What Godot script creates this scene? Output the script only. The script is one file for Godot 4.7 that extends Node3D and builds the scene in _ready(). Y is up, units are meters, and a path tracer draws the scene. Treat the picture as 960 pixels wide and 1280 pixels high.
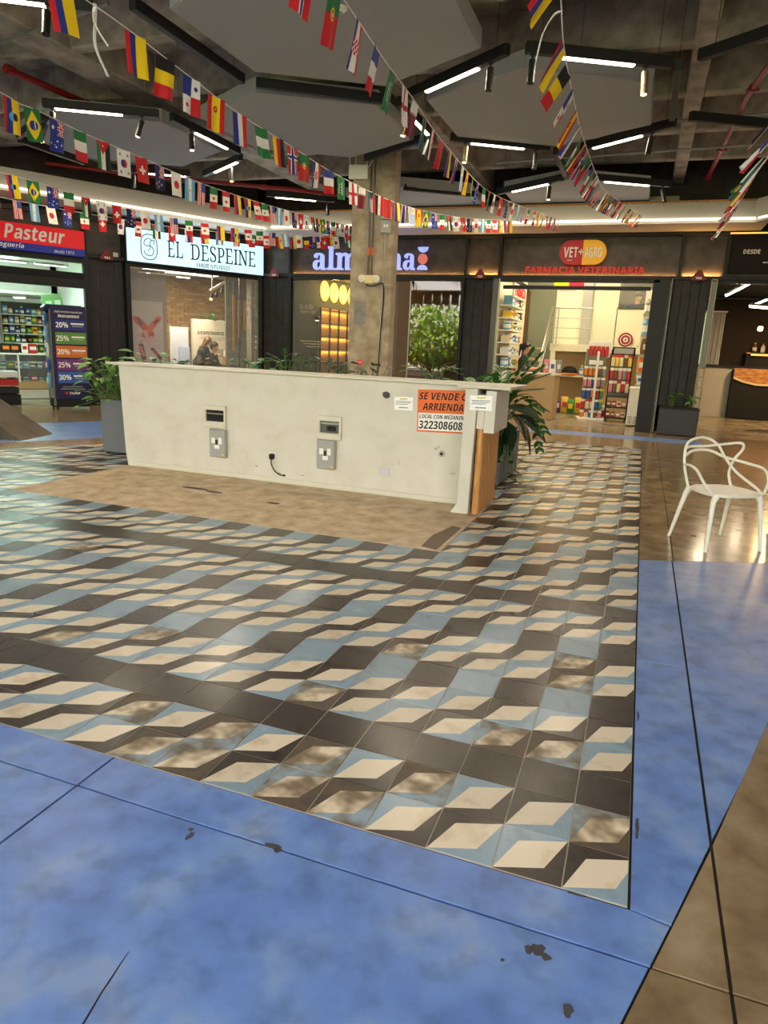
extends Node3D

# ------------------------------------------------------------------ helpers
var rng := RandomNumberGenerator.new()
var M := {}
var taken := {}
var cam: Camera3D
const ORD := ["first", "second", "third", "fourth", "fifth", "sixth", "seventh", "eighth", "ninth", "tenth", "eleventh", "twelfth", "thirteenth", "fourteenth", "fifteenth", "sixteenth", "seventeenth", "eighteenth", "nineteenth", "twentieth"]
const K := Vector3(-8.9, 0, -13.2)          # the corner where the far and the left shop fronts meet
const LR := PI / 3.0                        # the left shop front is turned by 60 degrees

func rgb(r: float, g: float, b: float) -> Color:
	return Color(r / 255.0, g / 255.0, b / 255.0)

func numbered(called: String) -> String:
	if not taken.has(called):
		taken[called] = 0
		return called
	taken[called] += 1
	return "%s_%03d" % [called, taken[called]]

func tag(o: Node, label: String, category: String, group: String = "") -> Node:
	o.set_meta("label", label)
	o.set_meta("category", category)
	if group != "":
		o.set_meta("group", group)
	return o

func thing(called: String, label: String, category: String, at: Vector3 = Vector3.ZERO, turn: float = 0.0, group: String = "") -> Node3D:
	var o := Node3D.new()
	o.name = numbered(called)
	add_child(o, true)
	o.position = at
	o.rotation.y = turn
	tag(o, label, category, group)
	return o

func structure(called: String, at: Vector3 = Vector3.ZERO, turn: float = 0.0) -> Node3D:
	var o := Node3D.new()
	o.name = numbered(called)
	add_child(o, true)
	o.position = at
	o.rotation.y = turn
	o.set_meta("kind", "structure")
	return o

func mi(called: String, mesh: Mesh, m: Material, parent: Node, at: Vector3 = Vector3.ZERO) -> MeshInstance3D:
	var o := MeshInstance3D.new()
	o.mesh = mesh
	if m:
		o.material_override = m
	if parent == self:
		o.name = numbered(called)
	else:
		o.name = called if not parent.has_node(called) else next_name(parent, called)
	parent.add_child(o, true)
	o.position = at
	return o

var child_no := {}
func next_name(parent: Node, called: String) -> String:
	var key := str(parent.get_instance_id()) + called
	var n: int = child_no.get(key, 0)
	n += 1
	child_no[key] = n
	return "%s_%03d" % [called, n]

func dup(root: Node3D, at: Vector3, turn: float, label: String) -> Node3D:
	var base := str(root.name).trim_suffix("")
	var r: Node3D = root.duplicate()
	r.name = numbered(base)
	add_child(r, true)
	r.position = at
	r.rotation.y = turn
	r.set_meta("label", label)
	return r

func lf(lx: float, y: float, lz: float) -> Vector3:      # a point in the left shop front's own axes
	return K + Basis(Vector3.UP, LR) * Vector3(lx, y, lz)

func mb() -> SurfaceTool:
	var st := SurfaceTool.new()
	st.begin(Mesh.PRIMITIVE_TRIANGLES)
	return st

func tri(st: SurfaceTool, a: Vector3, b: Vector3, c: Vector3, out: Vector3) -> void:
	var n := (b - a).cross(c - a)
	if n.length_squared() < 1e-16:
		return
	if n.dot(out) < 0.0:
		var t := b
		b = c
		c = t
		n = -n
	n = n.normalized()
	for v in [a, c, b]:
		st.set_normal(n)
		st.set_uv(Vector2.ZERO)
		st.add_vertex(v)

func quad(st: SurfaceTool, a: Vector3, b: Vector3, c: Vector3, d: Vector3, out: Vector3) -> void:
	tri(st, a, b, c, out)
	tri(st, a, c, d, out)

func uvquad(st: SurfaceTool, a: Vector3, b: Vector3, c: Vector3, d: Vector3) -> void:   # a b c d: lower left, lower right, upper right, upper left
	var n := (b - a).cross(d - a).normalized()
	var p := [a, b, c, d]
	var u := [Vector2(0, 1), Vector2(1, 1), Vector2(1, 0), Vector2(0, 0)]
	for i in [0, 2, 1, 0, 3, 2]:
		st.set_normal(n)
		st.set_uv(u[i])
		st.add_vertex(p[i])

func bx(st: SurfaceTool, c: Vector3, s: Vector3, b: float = 0.0, ba: Basis = Basis.IDENTITY) -> void:
	var h := s / 2.0
	b = minf(b, minf(h.x, minf(h.y, h.z)) * 0.9)
	if b <= 0.0:
		for ax in 3:
			for sg in [-1.0, 1.0]:
				var n := Vector3.ZERO
				n[ax] = sg
				var u := (ax + 1) % 3
				var w := (ax + 2) % 3
				var q := []
				for k in [[-1, -1], [1, -1], [1, 1], [-1, 1]]:
					var v := Vector3.ZERO
					v[ax] = sg * h[ax]
					v[u] = k[0] * h[u]
					v[w] = k[1] * h[w]
					q.append(c + ba * v)
				quad(st, q[0], q[1], q[2], q[3], ba * n)
		return
	var P := func(ax: int, sx: Vector3) -> Vector3:      # the corner of face ax next to the box corner sx
		var v := Vector3.ZERO
		for i in 3:
			v[i] = sx[i] * (h[i] if i == ax else h[i] - b)
		return c + ba * v
	for ax in 3:
		var u := (ax + 1) % 3
		var w := (ax + 2) % 3
		for sg in [-1.0, 1.0]:
			var q := []
			for k in [[-1, -1], [1, -1], [1, 1], [-1, 1]]:
				var s3 := Vector3.ZERO
				s3[ax] = sg
				s3[u] = k[0]
				s3[w] = k[1]
				q.append(P.call(ax, s3))
			var n := Vector3.ZERO
			n[ax] = sg
			quad(st, q[0], q[1], q[2], q[3], ba * n)
			for sh in [-1.0, 1.0]:                           # the edge between faces ax and u, along w
				var s1 := Vector3.ZERO
				s1[ax] = sg
				s1[u] = sh
				s1[w] = -1
				var s2 := s1
				s2[w] = 1
				quad(st, P.call(ax, s1), P.call(ax, s2), P.call(u, s2), P.call(u, s1), ba * Vector3(s1 + s2))
	for sx in [-1.0, 1.0]:
		for sy in [-1.0, 1.0]:
			for sz in [-1.0, 1.0]:
				var s4 := Vector3(sx, sy, sz)
				tri(st, P.call(0, s4), P.call(1, s4), P.call(2, s4), ba * s4)

func boxm(s: Vector3, b: float = 0.0, c: Vector3 = Vector3.ZERO) -> ArrayMesh:
	var st := mb()
	bx(st, c, s, b)
	return st.commit()

func bar(st: SurfaceTool, a: Vector3, b: Vector3, w: float, h: float, bev: float = 0.0) -> void:    # a square bar from a to b
	var d := b - a
	var z := d.normalized()
	var up := Vector3.UP if absf(z.y) < 0.95 else Vector3.RIGHT
	var x := up.cross(z).normalized()
	var y := z.cross(x)
	bx(st, (a + b) / 2.0, Vector3(w, h, d.length()), bev, Basis(x, y, z))

func tube(st: SurfaceTool, pts: Array, rad, sides: int = 8, caps: bool = true) -> void:
	var n := pts.size()
	var rings := []
	var x := Vector3.ZERO
	for i in n:
		var t: Vector3 = (pts[mini(i + 1, n - 1)] - pts[maxi(i - 1, 0)]).normalized()
		if x == Vector3.ZERO:
			x = (Vector3.UP if absf(t.y) < 0.9 else Vector3.RIGHT).cross(t).normalized()
		else:
			x = (x - t * x.dot(t)).normalized()
		var y := t.cross(x)
		var r: float = rad[i] if rad is Array else rad
		var ring := []
		for k in sides:
			var a := TAU * k / sides
			var nn := x * cos(a) + y * sin(a)
			ring.append([pts[i] + nn * r, nn])
		rings.append(ring)
	for i in n - 1:
		for k in sides:
			var k2 := (k + 1) % sides
			for q in [[i, k], [i + 1, k], [i + 1, k2], [i, k], [i + 1, k2], [i, k2]]:
				st.set_normal(rings[q[0]][q[1]][1])
				st.set_uv(Vector2.ZERO)
				st.add_vertex(rings[q[0]][q[1]][0])
	if caps:
		for e in [0, n - 1]:
			var out: Vector3 = (pts[0] - pts[1]) if e == 0 else (pts[n - 1] - pts[n - 2])
			for k in sides:
				tri(st, pts[e], rings[e][k][0], rings[e][(k + 1) % sides][0], out)

func lathe(st: SurfaceTool, prof: Array, sides: int = 16, xf: Transform3D = Transform3D.IDENTITY) -> void:   # prof: [radius, height] upwards
	for i in prof.size() - 1:
		var p: Array = prof[i]
		var q: Array = prof[i + 1]
		var nr: float = q[1] - p[1]
		var ny: float = p[0] - q[0]
		for k in sides:
			var a := TAU * k / sides
			var b := TAU * (k + 1) / sides
			var v := [Vector3(p[0] * cos(a), p[1], p[0] * sin(a)), Vector3(p[0] * cos(b), p[1], p[0] * sin(b)), Vector3(q[0] * cos(b), q[1], q[0] * sin(b)), Vector3(q[0] * cos(a), q[1], q[0] * sin(a))]
			var nn := [Vector3(nr * cos(a), ny, nr * sin(a)).normalized(), Vector3(nr * cos(b), ny, nr * sin(b)).normalized()]
			var ni := [0, 1, 1, 0]
			for j in [0, 1, 2, 0, 2, 3]:
				st.set_normal(xf.basis * nn[ni[j]])
				st.set_uv(Vector2.ZERO)
				st.add_vertex(xf * v[j])

func ext(st: SurfaceTool, poly: PackedVector2Array, depth: float, xf: Transform3D = Transform3D.IDENTITY) -> void:    # a polygon in x and y, drawn out along z from 0 to depth
	var ix := Geometry2D.triangulate_polygon(poly)
	for i in range(0, ix.size(), 3):
		for z in [0.0, depth]:
			tri(st, xf * Vector3(poly[ix[i]].x, poly[ix[i]].y, z), xf * Vector3(poly[ix[i + 1]].x, poly[ix[i + 1]].y, z), xf * Vector3(poly[ix[i + 2]].x, poly[ix[i + 2]].y, z), xf.basis * Vector3(0, 0, -1 if z == 0.0 else 1))
	var cw := Geometry2D.is_polygon_clockwise(poly)
	for i in poly.size():
		var a := poly[i]
		var b := poly[(i + 1) % poly.size()]
		var e := b - a
		var out := Vector3(e.y, -e.x, 0) * (-1.0 if cw else 1.0)
		quad(st, xf * Vector3(a.x, a.y, 0), xf * Vector3(b.x, b.y, 0), xf * Vector3(b.x, b.y, depth), xf * Vector3(a.x, a.y, depth), xf.basis * out)

func flat_poly(poly: PackedVector2Array, top: float, thick: float) -> ArrayMesh:    # a slab whose outline is given in x and z
	var st := mb()
	ext(st, poly, thick, Transform3D(Basis(Vector3(1, 0, 0), Vector3(0, 0, 1), Vector3(0, -1, 0)), Vector3(0, top, 0)))
	return st.commit()

func disc_poly(c: Vector2, rx: float, ry: float, n: int = 24, a0: float = 0.0, a1: float = TAU) -> PackedVector2Array:
	var p := PackedVector2Array()
	var full := absf(a1 - a0 - TAU) < 0.001
	for i in (n if full else n + 1):
		var a := a0 + (a1 - a0) * i / n
		p.append(c + Vector2(cos(a) * rx, sin(a) * ry))
	return p

func rrect(w: float, h: float, r: float, n: int = 6) -> PackedVector2Array:
	var p := PackedVector2Array()
	for q in [[1, 1, 0.0], [-1, 1, PI / 2], [-1, -1, PI], [1, -1, PI * 1.5]]:
		for i in n + 1:
			var a: float = q[2] + PI / 2 * i / n
			p.append(Vector2(q[0] * (w / 2 - r) + cos(a) * r, q[1] * (h / 2 - r) + sin(a) * r))
	return p

func catmull(p: Array, per: int = 6) -> Array:
	var o := []
	for i in p.size() - 1:
		var a: Vector3 = p[maxi(i - 1, 0)]
		var b: Vector3 = p[i]
		var c: Vector3 = p[i + 1]
		var d: Vector3 = p[mini(i + 2, p.size() - 1)]
		for k in per:
			o.append(b.cubic_interpolate(c, a, d, float(k) / per))
	o.append(p[-1])
	return o

var fonts := {}
func font(face: String, skew: float, bold: float) -> Font:
	var key := "%s %f %f" % [face, skew, bold]
	if not fonts.has(key):
		var f := SystemFont.new()
		f.font_names = PackedStringArray([face])
		f.font_weight = 700 if bold >= 0.3 else 400
		var v := FontVariation.new()
		v.base_font = f
		v.variation_transform = Transform2D(Vector2(1, skew), Vector2(0, 1), Vector2.ZERO)
		fonts[key] = v
	return fonts[key]

# lettering of a given width and height, centred on its place, standing in the parent's x and y
func text(words: String, w: float, h: float, depth: float, m: Material, parent: Node, at: Vector3, face: String = "Droid Sans", bold: float = 0.0, skew: float = 0.0, called: String = "lettering", turn: float = 0.0) -> MeshInstance3D:
	var t := TextMesh.new()
	t.text = words
	t.font = font(face, skew, bold)
	t.font_size = 48
	t.pixel_size = 0.01
	t.depth = depth
	t.curve_step = 1.5
	var box := t.get_aabb()
	var o := mi(called, t, m, parent, at)
	o.rotation.y = turn
	if box.size.x > 0.0:
		var sx := w / box.size.x
		var sy := h / box.size.y
		o.scale = Vector3(sx, sy, 1)
		var mid := box.get_center()
		o.position = at - o.basis * Vector3(mid.x, mid.y, 0)
	return o

# ------------------------------------------------------------------ materials
func mat(key: String, c: Color, rough: float = 0.7, metal: float = 0.0) -> StandardMaterial3D:
	if M.has(key):
		return M[key]
	var m := StandardMaterial3D.new()
	m.resource_name = key
	m.albedo_color = c
	m.roughness = rough
	m.metallic = metal
	m.cull_mode = BaseMaterial3D.CULL_DISABLED
	M[key] = m
	return m

func ntex(sd: int, freq: float, stops: Array, size: int = 512, oct: int = 5, kind: int = FastNoiseLite.TYPE_SIMPLEX_SMOOTH) -> NoiseTexture2D:
	var n := FastNoiseLite.new()
	n.seed = sd
	n.frequency = freq
	n.noise_type = kind
	n.fractal_octaves = oct
	n.fractal_gain = 0.55
	var t := NoiseTexture2D.new()
	t.width = size
	t.height = size
	t.seamless = true
	t.noise = n
	var g := Gradient.new()
	var off := PackedFloat32Array()
	var col := PackedColorArray()
	for s in stops:
		off.append(s[0])
		col.append(s[1])
	g.offsets = off
	g.colors = col
	t.color_ramp = g
	return t

func grey(v: float) -> Color:
	return Color(v, v, v)

func tex(m: StandardMaterial3D, t: Texture2D, per_metre: float, world: bool = true) -> StandardMaterial3D:
	m.albedo_texture = t
	m.uv1_triplanar = true
	m.uv1_world_triplanar = world
	m.uv1_scale = Vector3.ONE * per_metre
	return m

func emit(key: String, c: Color, e: float) -> StandardMaterial3D:
	var m := mat(key, c, 0.5)
	m.emission_enabled = true
	m.emission = c
	m.emission_energy_multiplier = e
	return m

func glass(key: String, c: Color, a: float, spec: float = 0.5) -> StandardMaterial3D:
	var m := mat(key, Color(c.r, c.g, c.b, a), 0.02)
	m.transparency = BaseMaterial3D.TRANSPARENCY_ALPHA
	m.metallic_specular = spec
	return m

func print_mat(key: String, im: Image, rough: float = 0.6) -> StandardMaterial3D:
	var m := mat(key, Color.WHITE, rough)
	m.albedo_texture = ImageTexture.create_from_image(im)
	return m

func area(called: String, parent: Node, at: Vector3, size: Vector2, e: float, c: Color, towards: Vector3) -> AreaLight3D:
	var l := AreaLight3D.new()
	l.name = called
	l.area_size = size
	l.light_energy = e
	l.light_color = c
	l.shadow_enabled = true
	parent.add_child(l, true)
	l.position = at
	var up := Vector3.UP if absf(towards.normalized().y) < 0.9 else Vector3.BACK
	l.basis = Basis.looking_at(towards, up)
	return l

func materials() -> void:
	var spk := ntex(4, 0.05, [[0.0, grey(0.80)], [0.5, grey(0.95)], [1.0, grey(1.0)]], 512, 6)
	# floors
	var b := mat("blue concrete", Color.WHITE, 0.3)
	tex(b, ntex(11, 0.009, [[0.1, rgb(104, 138, 204)], [0.42, rgb(116, 151, 216)], [0.6, rgb(124, 158, 218)], [0.78, rgb(138, 167, 216)], [0.95, rgb(154, 172, 206)]], 1024, 6), 0.27)
	b.detail_enabled = true
	b.detail_blend_mode = BaseMaterial3D.BLEND_MODE_MUL
	b.detail_albedo = spk
	var c := mat("brown concrete", Color.WHITE, 0.17)
	tex(c, ntex(12, 0.008, [[0.1, rgb(122, 101, 74)], [0.45, rgb(143, 121, 90)], [0.65, rgb(154, 132, 100)], [0.95, rgb(170, 150, 118)]], 1024, 6), 0.4)
	var p := mat("pad concrete", Color.WHITE, 0.6)
	tex(p, ntex(13, 0.007, [[0.1, rgb(176, 148, 112)], [0.45, rgb(204, 178, 142)], [0.65, rgb(214, 190, 155)], [0.95, rgb(228, 208, 178)]], 1024, 6), 0.55)
	var st := mat("shop floor", Color.WHITE, 0.25)
	tex(st, ntex(14, 0.008, [[0.1, rgb(120, 108, 88)], [0.5, rgb(150, 138, 116)], [0.95, rgb(172, 160, 138)]], 512, 5), 0.4)
	mat("joint", rgb(46, 38, 32), 0.9)
	mat("grout", rgb(206, 194, 168), 0.9)
	mat("chip", rgb(74, 72, 74), 0.8)
	var tn := {"cream": [rgb(241, 224, 194), rgb(222, 200, 164), rgb(246, 232, 206)], "dark": [rgb(74, 65, 59), rgb(60, 51, 45), rgb(86, 77, 70)], "sky": [rgb(150, 172, 184), rgb(134, 154, 166), rgb(164, 185, 196)]}
	for k in tn:
		var t0 := ntex(hash(k) % 1000, 0.012, [[0.1, tn[k][1]], [0.4, tn[k][0]], [0.7, tn[k][0]], [0.95, tn[k][2]]], 512, 6)
		for v in 3:
			var m := mat("tile %s %d" % [k, v], grey([1.0, 0.94, 0.985][v]), [0.22, 0.28, 0.25][v])
			tex(m, t0, [0.9, 1.1, 0.7][v])
			m.metallic_specular = 0.4
		var soil: Color = tn[k][0]
		var w := mat("tile %s 3" % k, Color.WHITE, 0.45)
		tex(w, ntex(77, 0.008, [[0.25, soil.lerp(rgb(92, 72, 48), 0.75)], [0.5, soil.lerp(rgb(120, 94, 62), 0.45)], [0.8, soil]], 512, 3), 1.5)
	# concrete overhead
	var cc := mat("raw concrete", Color.WHITE, 0.9)
	tex(cc, ntex(21, 0.01, [[0.1, rgb(138, 130, 118)], [0.5, rgb(168, 160, 147)], [0.9, rgb(194, 186, 173)]], 512, 6), 0.45)
	var cl := mat("column concrete", Color.WHITE, 0.85)
	tex(cl, ntex(22, 0.012, [[0.1, rgb(136, 121, 101)], [0.5, rgb(164, 149, 127)], [0.9, rgb(184, 171, 150)]], 512, 6), 0.6)
	var gp := mat("grey plaster", Color.WHITE, 0.8)
	tex(gp, ntex(23, 0.012, [[0.1, rgb(120, 117, 112)], [0.9, rgb(150, 147, 141)]], 512, 5), 0.6)
	var wp := mat("white paint", Color.WHITE, 0.65)
	tex(wp, ntex(24, 0.006, [[0.05, rgb(207, 201, 188)], [0.4, rgb(215, 209, 196)], [0.9, rgb(220, 215, 204)]], 512, 6), 0.8)
	mat("hex face", rgb(164, 166, 167), 0.95)
	mat("soffit white", rgb(212, 205, 192), 0.85)
	mat("black metal", rgb(15, 15, 16), 0.55)
	mat("black matt", rgb(20, 20, 21), 0.8)
	mat("steel", rgb(168, 162, 150), 0.3, 0.9)
	mat("steel dark", rgb(92, 90, 88), 0.35, 0.8)
	mat("red pipe", rgb(146, 28, 28), 0.45)
	mat("grey pipe", rgb(150, 150, 148), 0.5, 0.4)
	var bz := mat("bronze panel", Color.WHITE, 0.5, 0.2)
	tex(bz, ntex(25, 0.01, [[0.1, rgb(58, 50, 46)], [0.9, rgb(84, 75, 69)]], 512, 4), 0.5)
	var dk := mat("dark plank", Color.WHITE, 0.6)
	tex(dk, ntex(26, 0.02, [[0.1, rgb(26, 24, 23)], [0.9, rgb(44, 41, 39)]], 256, 4), 0.8)
	mat("cream wall", rgb(238, 229, 200), 0.85)
	mat("white wall", rgb(232, 232, 226), 0.8)
	mat("white plastic", rgb(240, 236, 224), 0.35)
	mat("chair white", rgb(244, 240, 228), 0.3)
	mat("off white", rgb(218, 212, 196), 0.5)
	mat("grey box", rgb(164, 164, 160), 0.5)
	mat("planter grey", rgb(112, 114, 120), 0.6)
	mat("planter dark", rgb(64, 64, 68), 0.6)
	mat("soil", rgb(54, 40, 30), 1.0)
	var pw := mat("pine", Color.WHITE, 0.5)
	tex(pw, ntex(27, 0.02, [[0.1, rgb(176, 116, 58)], [0.5, rgb(206, 146, 84)], [0.9, rgb(222, 168, 106)]], 256, 4), 1.0)
	pw.uv1_scale = Vector3(6, 0.5, 6)
	var sl := mat("slab wood", Color.WHITE, 0.35)
	tex(sl, ntex(28, 0.02, [[0.1, rgb(140, 84, 30)], [0.5, rgb(190, 126, 56)], [0.9, rgb(216, 158, 86)]], 256, 4), 1.0)
	sl.uv1_scale = Vector3(0.8, 4, 4)
	mat("sapwood", rgb(228, 198, 140), 0.5)
	mat("tan board", rgb(196, 164, 118), 0.6)
	mat("paper", rgb(244, 242, 236), 0.8)
	mat("ink", rgb(26, 26, 28), 0.7)
	mat("sign orange", rgb(236, 112, 50), 0.6)
	mat("red sign", rgb(214, 16, 26), 0.4)
	mat("blue sign", rgb(26, 44, 132), 0.4)
	emit("pill red", rgb(160, 12, 20), 0.35)  # slight emission added to brighten the front-lit pill sign
	emit("pill gold", rgb(222, 160, 16), 0.35)  # emission added here too; the sign is no lamp
	emit("letter red", rgb(206, 16, 18), 0.3)  # emission added to strengthen the red of the letters
	mat("cord white", rgb(232, 228, 222), 0.8)
	mat("navy", rgb(28, 26, 72), 0.45)
	for q in [["green", 70, 132, 62], ["leaf", 58, 104, 38], ["deep leaf", 28, 50, 30], ["fresh leaf", 92, 146, 52]]:
		var m := mat(q[0], rgb(q[1], q[2], q[3]), 0.4)
		m.backlight_enabled = true
		m.backlight = rgb(q[1] * 0.4, q[2] * 0.4, q[3] * 0.2)
	mat("stem", rgb(84, 110, 52), 0.6)
	mat("brown stem", rgb(96, 66, 42), 0.8)
	glass("pane", Color(0.95, 0.98, 0.97), 0.06, 0.7)
	glass("shop pane", Color(0.04, 0.05, 0.05), 0.3, 1.0)
	emit("tube glow", Color(1.0, 0.93, 0.80), 7.0)
	emit("cove glow", Color(1.0, 0.96, 0.88), 2.2)
	emit("spot glow", Color(1.0, 0.83, 0.55), 9.0)
	emit("panel glow", Color(1.0, 0.97, 0.9), 2.5)
	emit("green white glow", Color(0.86, 1.0, 0.94), 2.0)
	emit("warm strip", Color(1.0, 0.72, 0.34), 1.4)
	emit("sign glow", Color(0.80, 0.94, 1.0), 0.88)
	emit("letter glow", Color(0.62, 0.68, 1.0), 0.85)
	emit("disc glow", Color(1.0, 0.86, 0.42), 1.0)
	emit("pink glow", Color(0.85, 0.45, 0.42), 0.55)

# ------------------------------------------------------------------ the scene
func _ready() -> void:
	rng.seed = 20240611
	# camera, sky, sun, exposure
	cam = Camera3D.new()
	cam.name = "camera"
	cam.fov = 73.52
	cam.near = 0.05
	cam.far = 200.0
	add_child(cam)
	cam.position = Vector3(-0.1613, 1.4576, 1.7205)
	cam.rotation = Vector3(-0.236938, 0.344805, 0.043704)
	cam.current = true
	var env := Environment.new()
	var sky := Sky.new()
	var sm := ProceduralSkyMaterial.new()
	sm.sky_top_color = Color(0.76, 0.76, 0.78)
	sm.sky_horizon_color = Color(0.98, 0.93, 0.86)
	sm.ground_bottom_color = Color(0.45, 0.43, 0.40)
	sm.ground_horizon_color = Color(0.75, 0.74, 0.72)
	sm.sky_energy_multiplier = 2.7
	sm.ground_energy_multiplier = 1.0
	sky.sky_material = sm
	env.background_mode = Environment.BG_SKY
	env.sky = sky
	env.tonemap_mode = Environment.TONE_MAPPER_LINEAR
	env.tonemap_exposure = 0.98
	env.sdfgi_enabled = true
	env.ssao_enabled = true
	env.ssil_enabled = true
	var we := WorldEnvironment.new()
	we.name = "world"
	we.environment = env
	add_child(we)
	var sun := DirectionalLight3D.new()
	sun.name = "sun"
	sun.light_color = Color(1.0, 0.94, 0.84)
	sun.light_energy = 18.0
	sun.light_angular_distance = 0.5
	sun.shadow_enabled = true
	add_child(sun)
	sun.basis = Basis.looking_at(Vector3(0.25, -0.85, 0.55), Vector3.UP)
	materials()
	floors()
	shell()
	overhead()
	fronts()
	kiosk()
	column()
	drugstore()
	salon()
	lamp_shop()
	vet_shop()
	bar_shop()
	track_lights()
	bunting_all()
	chairs()
	plants()
	people()
	outside()

# ------------------------------------------------------------------ floors
func clip(a: PackedVector2Array, b: PackedVector2Array) -> PackedVector2Array:
	var r := Geometry2D.intersect_polygons(a, b)
	return r[0] if r.size() > 0 else PackedVector2Array()

func V(a: Array) -> PackedVector2Array:
	var p := PackedVector2Array()
	for i in range(0, a.size(), 2):
		p.append(Vector2(a[i], a[i + 1]))
	return p

func slab(root: Node3D, poly: PackedVector2Array, m: Material, called: String, top: float = 0.0) -> void:
	var g := Geometry2D.offset_polygon(poly, -0.0022)
	if g.size() > 0:
		mi(called, flat_poly(g[0], top, 0.03), m, root)

func tile_kind(k: int, j: int) -> Array:        # [kind, 0]: patterned with the dark or the blue corner up, or plain
	var m := (j + 6) % 9
	var b := (j + 6) / 9
	if m == 8:
		return ["dark", false]
	if m == 2 or m == 5:
		return ["sky" if (k + b) % 2 == 0 else "dark", false]
	return ["pattern", (k + (m % 3) + b) % 2 == 0]

func tile_faces(kind: Array, cutter: PackedVector2Array) -> Array:     # [colour, polygon]
	var e := 0.0021
	var s := 0.2 - e
	var o := []
	var f := []
	if kind[0] != "pattern":
		f = [[kind[0], V([e, -e, s, -e, s, -s, e, -s])]]
	else:
		var hi := "dark" if kind[1] else "sky"
		var lo := "sky" if kind[1] else "dark"
		f = [["cream", V([e, -e, 0.144, -0.056, s, -s, 0.056, -0.144])], [hi, V([e, -e, 0.056, -0.144, s, -s, e, -s])], [lo, V([e, -e, s, -e, s, -s, 0.144, -0.056])]]
	for q in f:
		var p: PackedVector2Array = q[1]
		if cutter.size() > 0:
			p = clip(p, cutter)
		if p.size() > 2:
			o.append([q[0], p])
	return o

func tile_shape(sts: Dictionary, kind: Array, variant: int, stain: bool, xf: Transform3D, cutter: PackedVector2Array) -> void:
	var up := xf.basis * Vector3.UP
	for q in tile_faces(kind, cutter):
		var key := "tile %s %d" % [q[0], 3 if stain else variant]
		if not sts.has(key):
			sts[key] = mb()
		var st: SurfaceTool = sts[key]
		var p: PackedVector2Array = q[1]
		var ix := Geometry2D.triangulate_polygon(p)
		for i in range(0, ix.size(), 3):
			tri(st, xf * Vector3(p[ix[i]].x, 0, p[ix[i]].y), xf * Vector3(p[ix[i + 1]].x, 0, p[ix[i + 1]].y), xf * Vector3(p[ix[i + 2]].x, 0, p[ix[i + 2]].y), up)
		for i in p.size():                                # the rim of the tile
			var a := p[i]
			var b := p[(i + 1) % p.size()]
			var mid := (a + b) / 2.0
			if cutter.size() == 0 and mid.x > 0.004 and mid.x < 0.196 and mid.y < -0.004 and mid.y > -0.196:
				continue
			var out := xf.basis * Vector3(mid.x - 0.1, 0, mid.y + 0.1)
			quad(st, xf * Vector3(a.x, 0, a.y), xf * Vector3(b.x, 0, b.y), xf * Vector3(b.x, -0.012, b.y), xf * Vector3(a.x, -0.012, a.y), out)

func tile_mesh(sts: Dictionary) -> ArrayMesh:
	var mesh := ArrayMesh.new()
	for key in sts:
		sts[key].commit(mesh)
		mesh.surface_set_material(mesh.get_surface_count() - 1, M[key])
	return mesh

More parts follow.
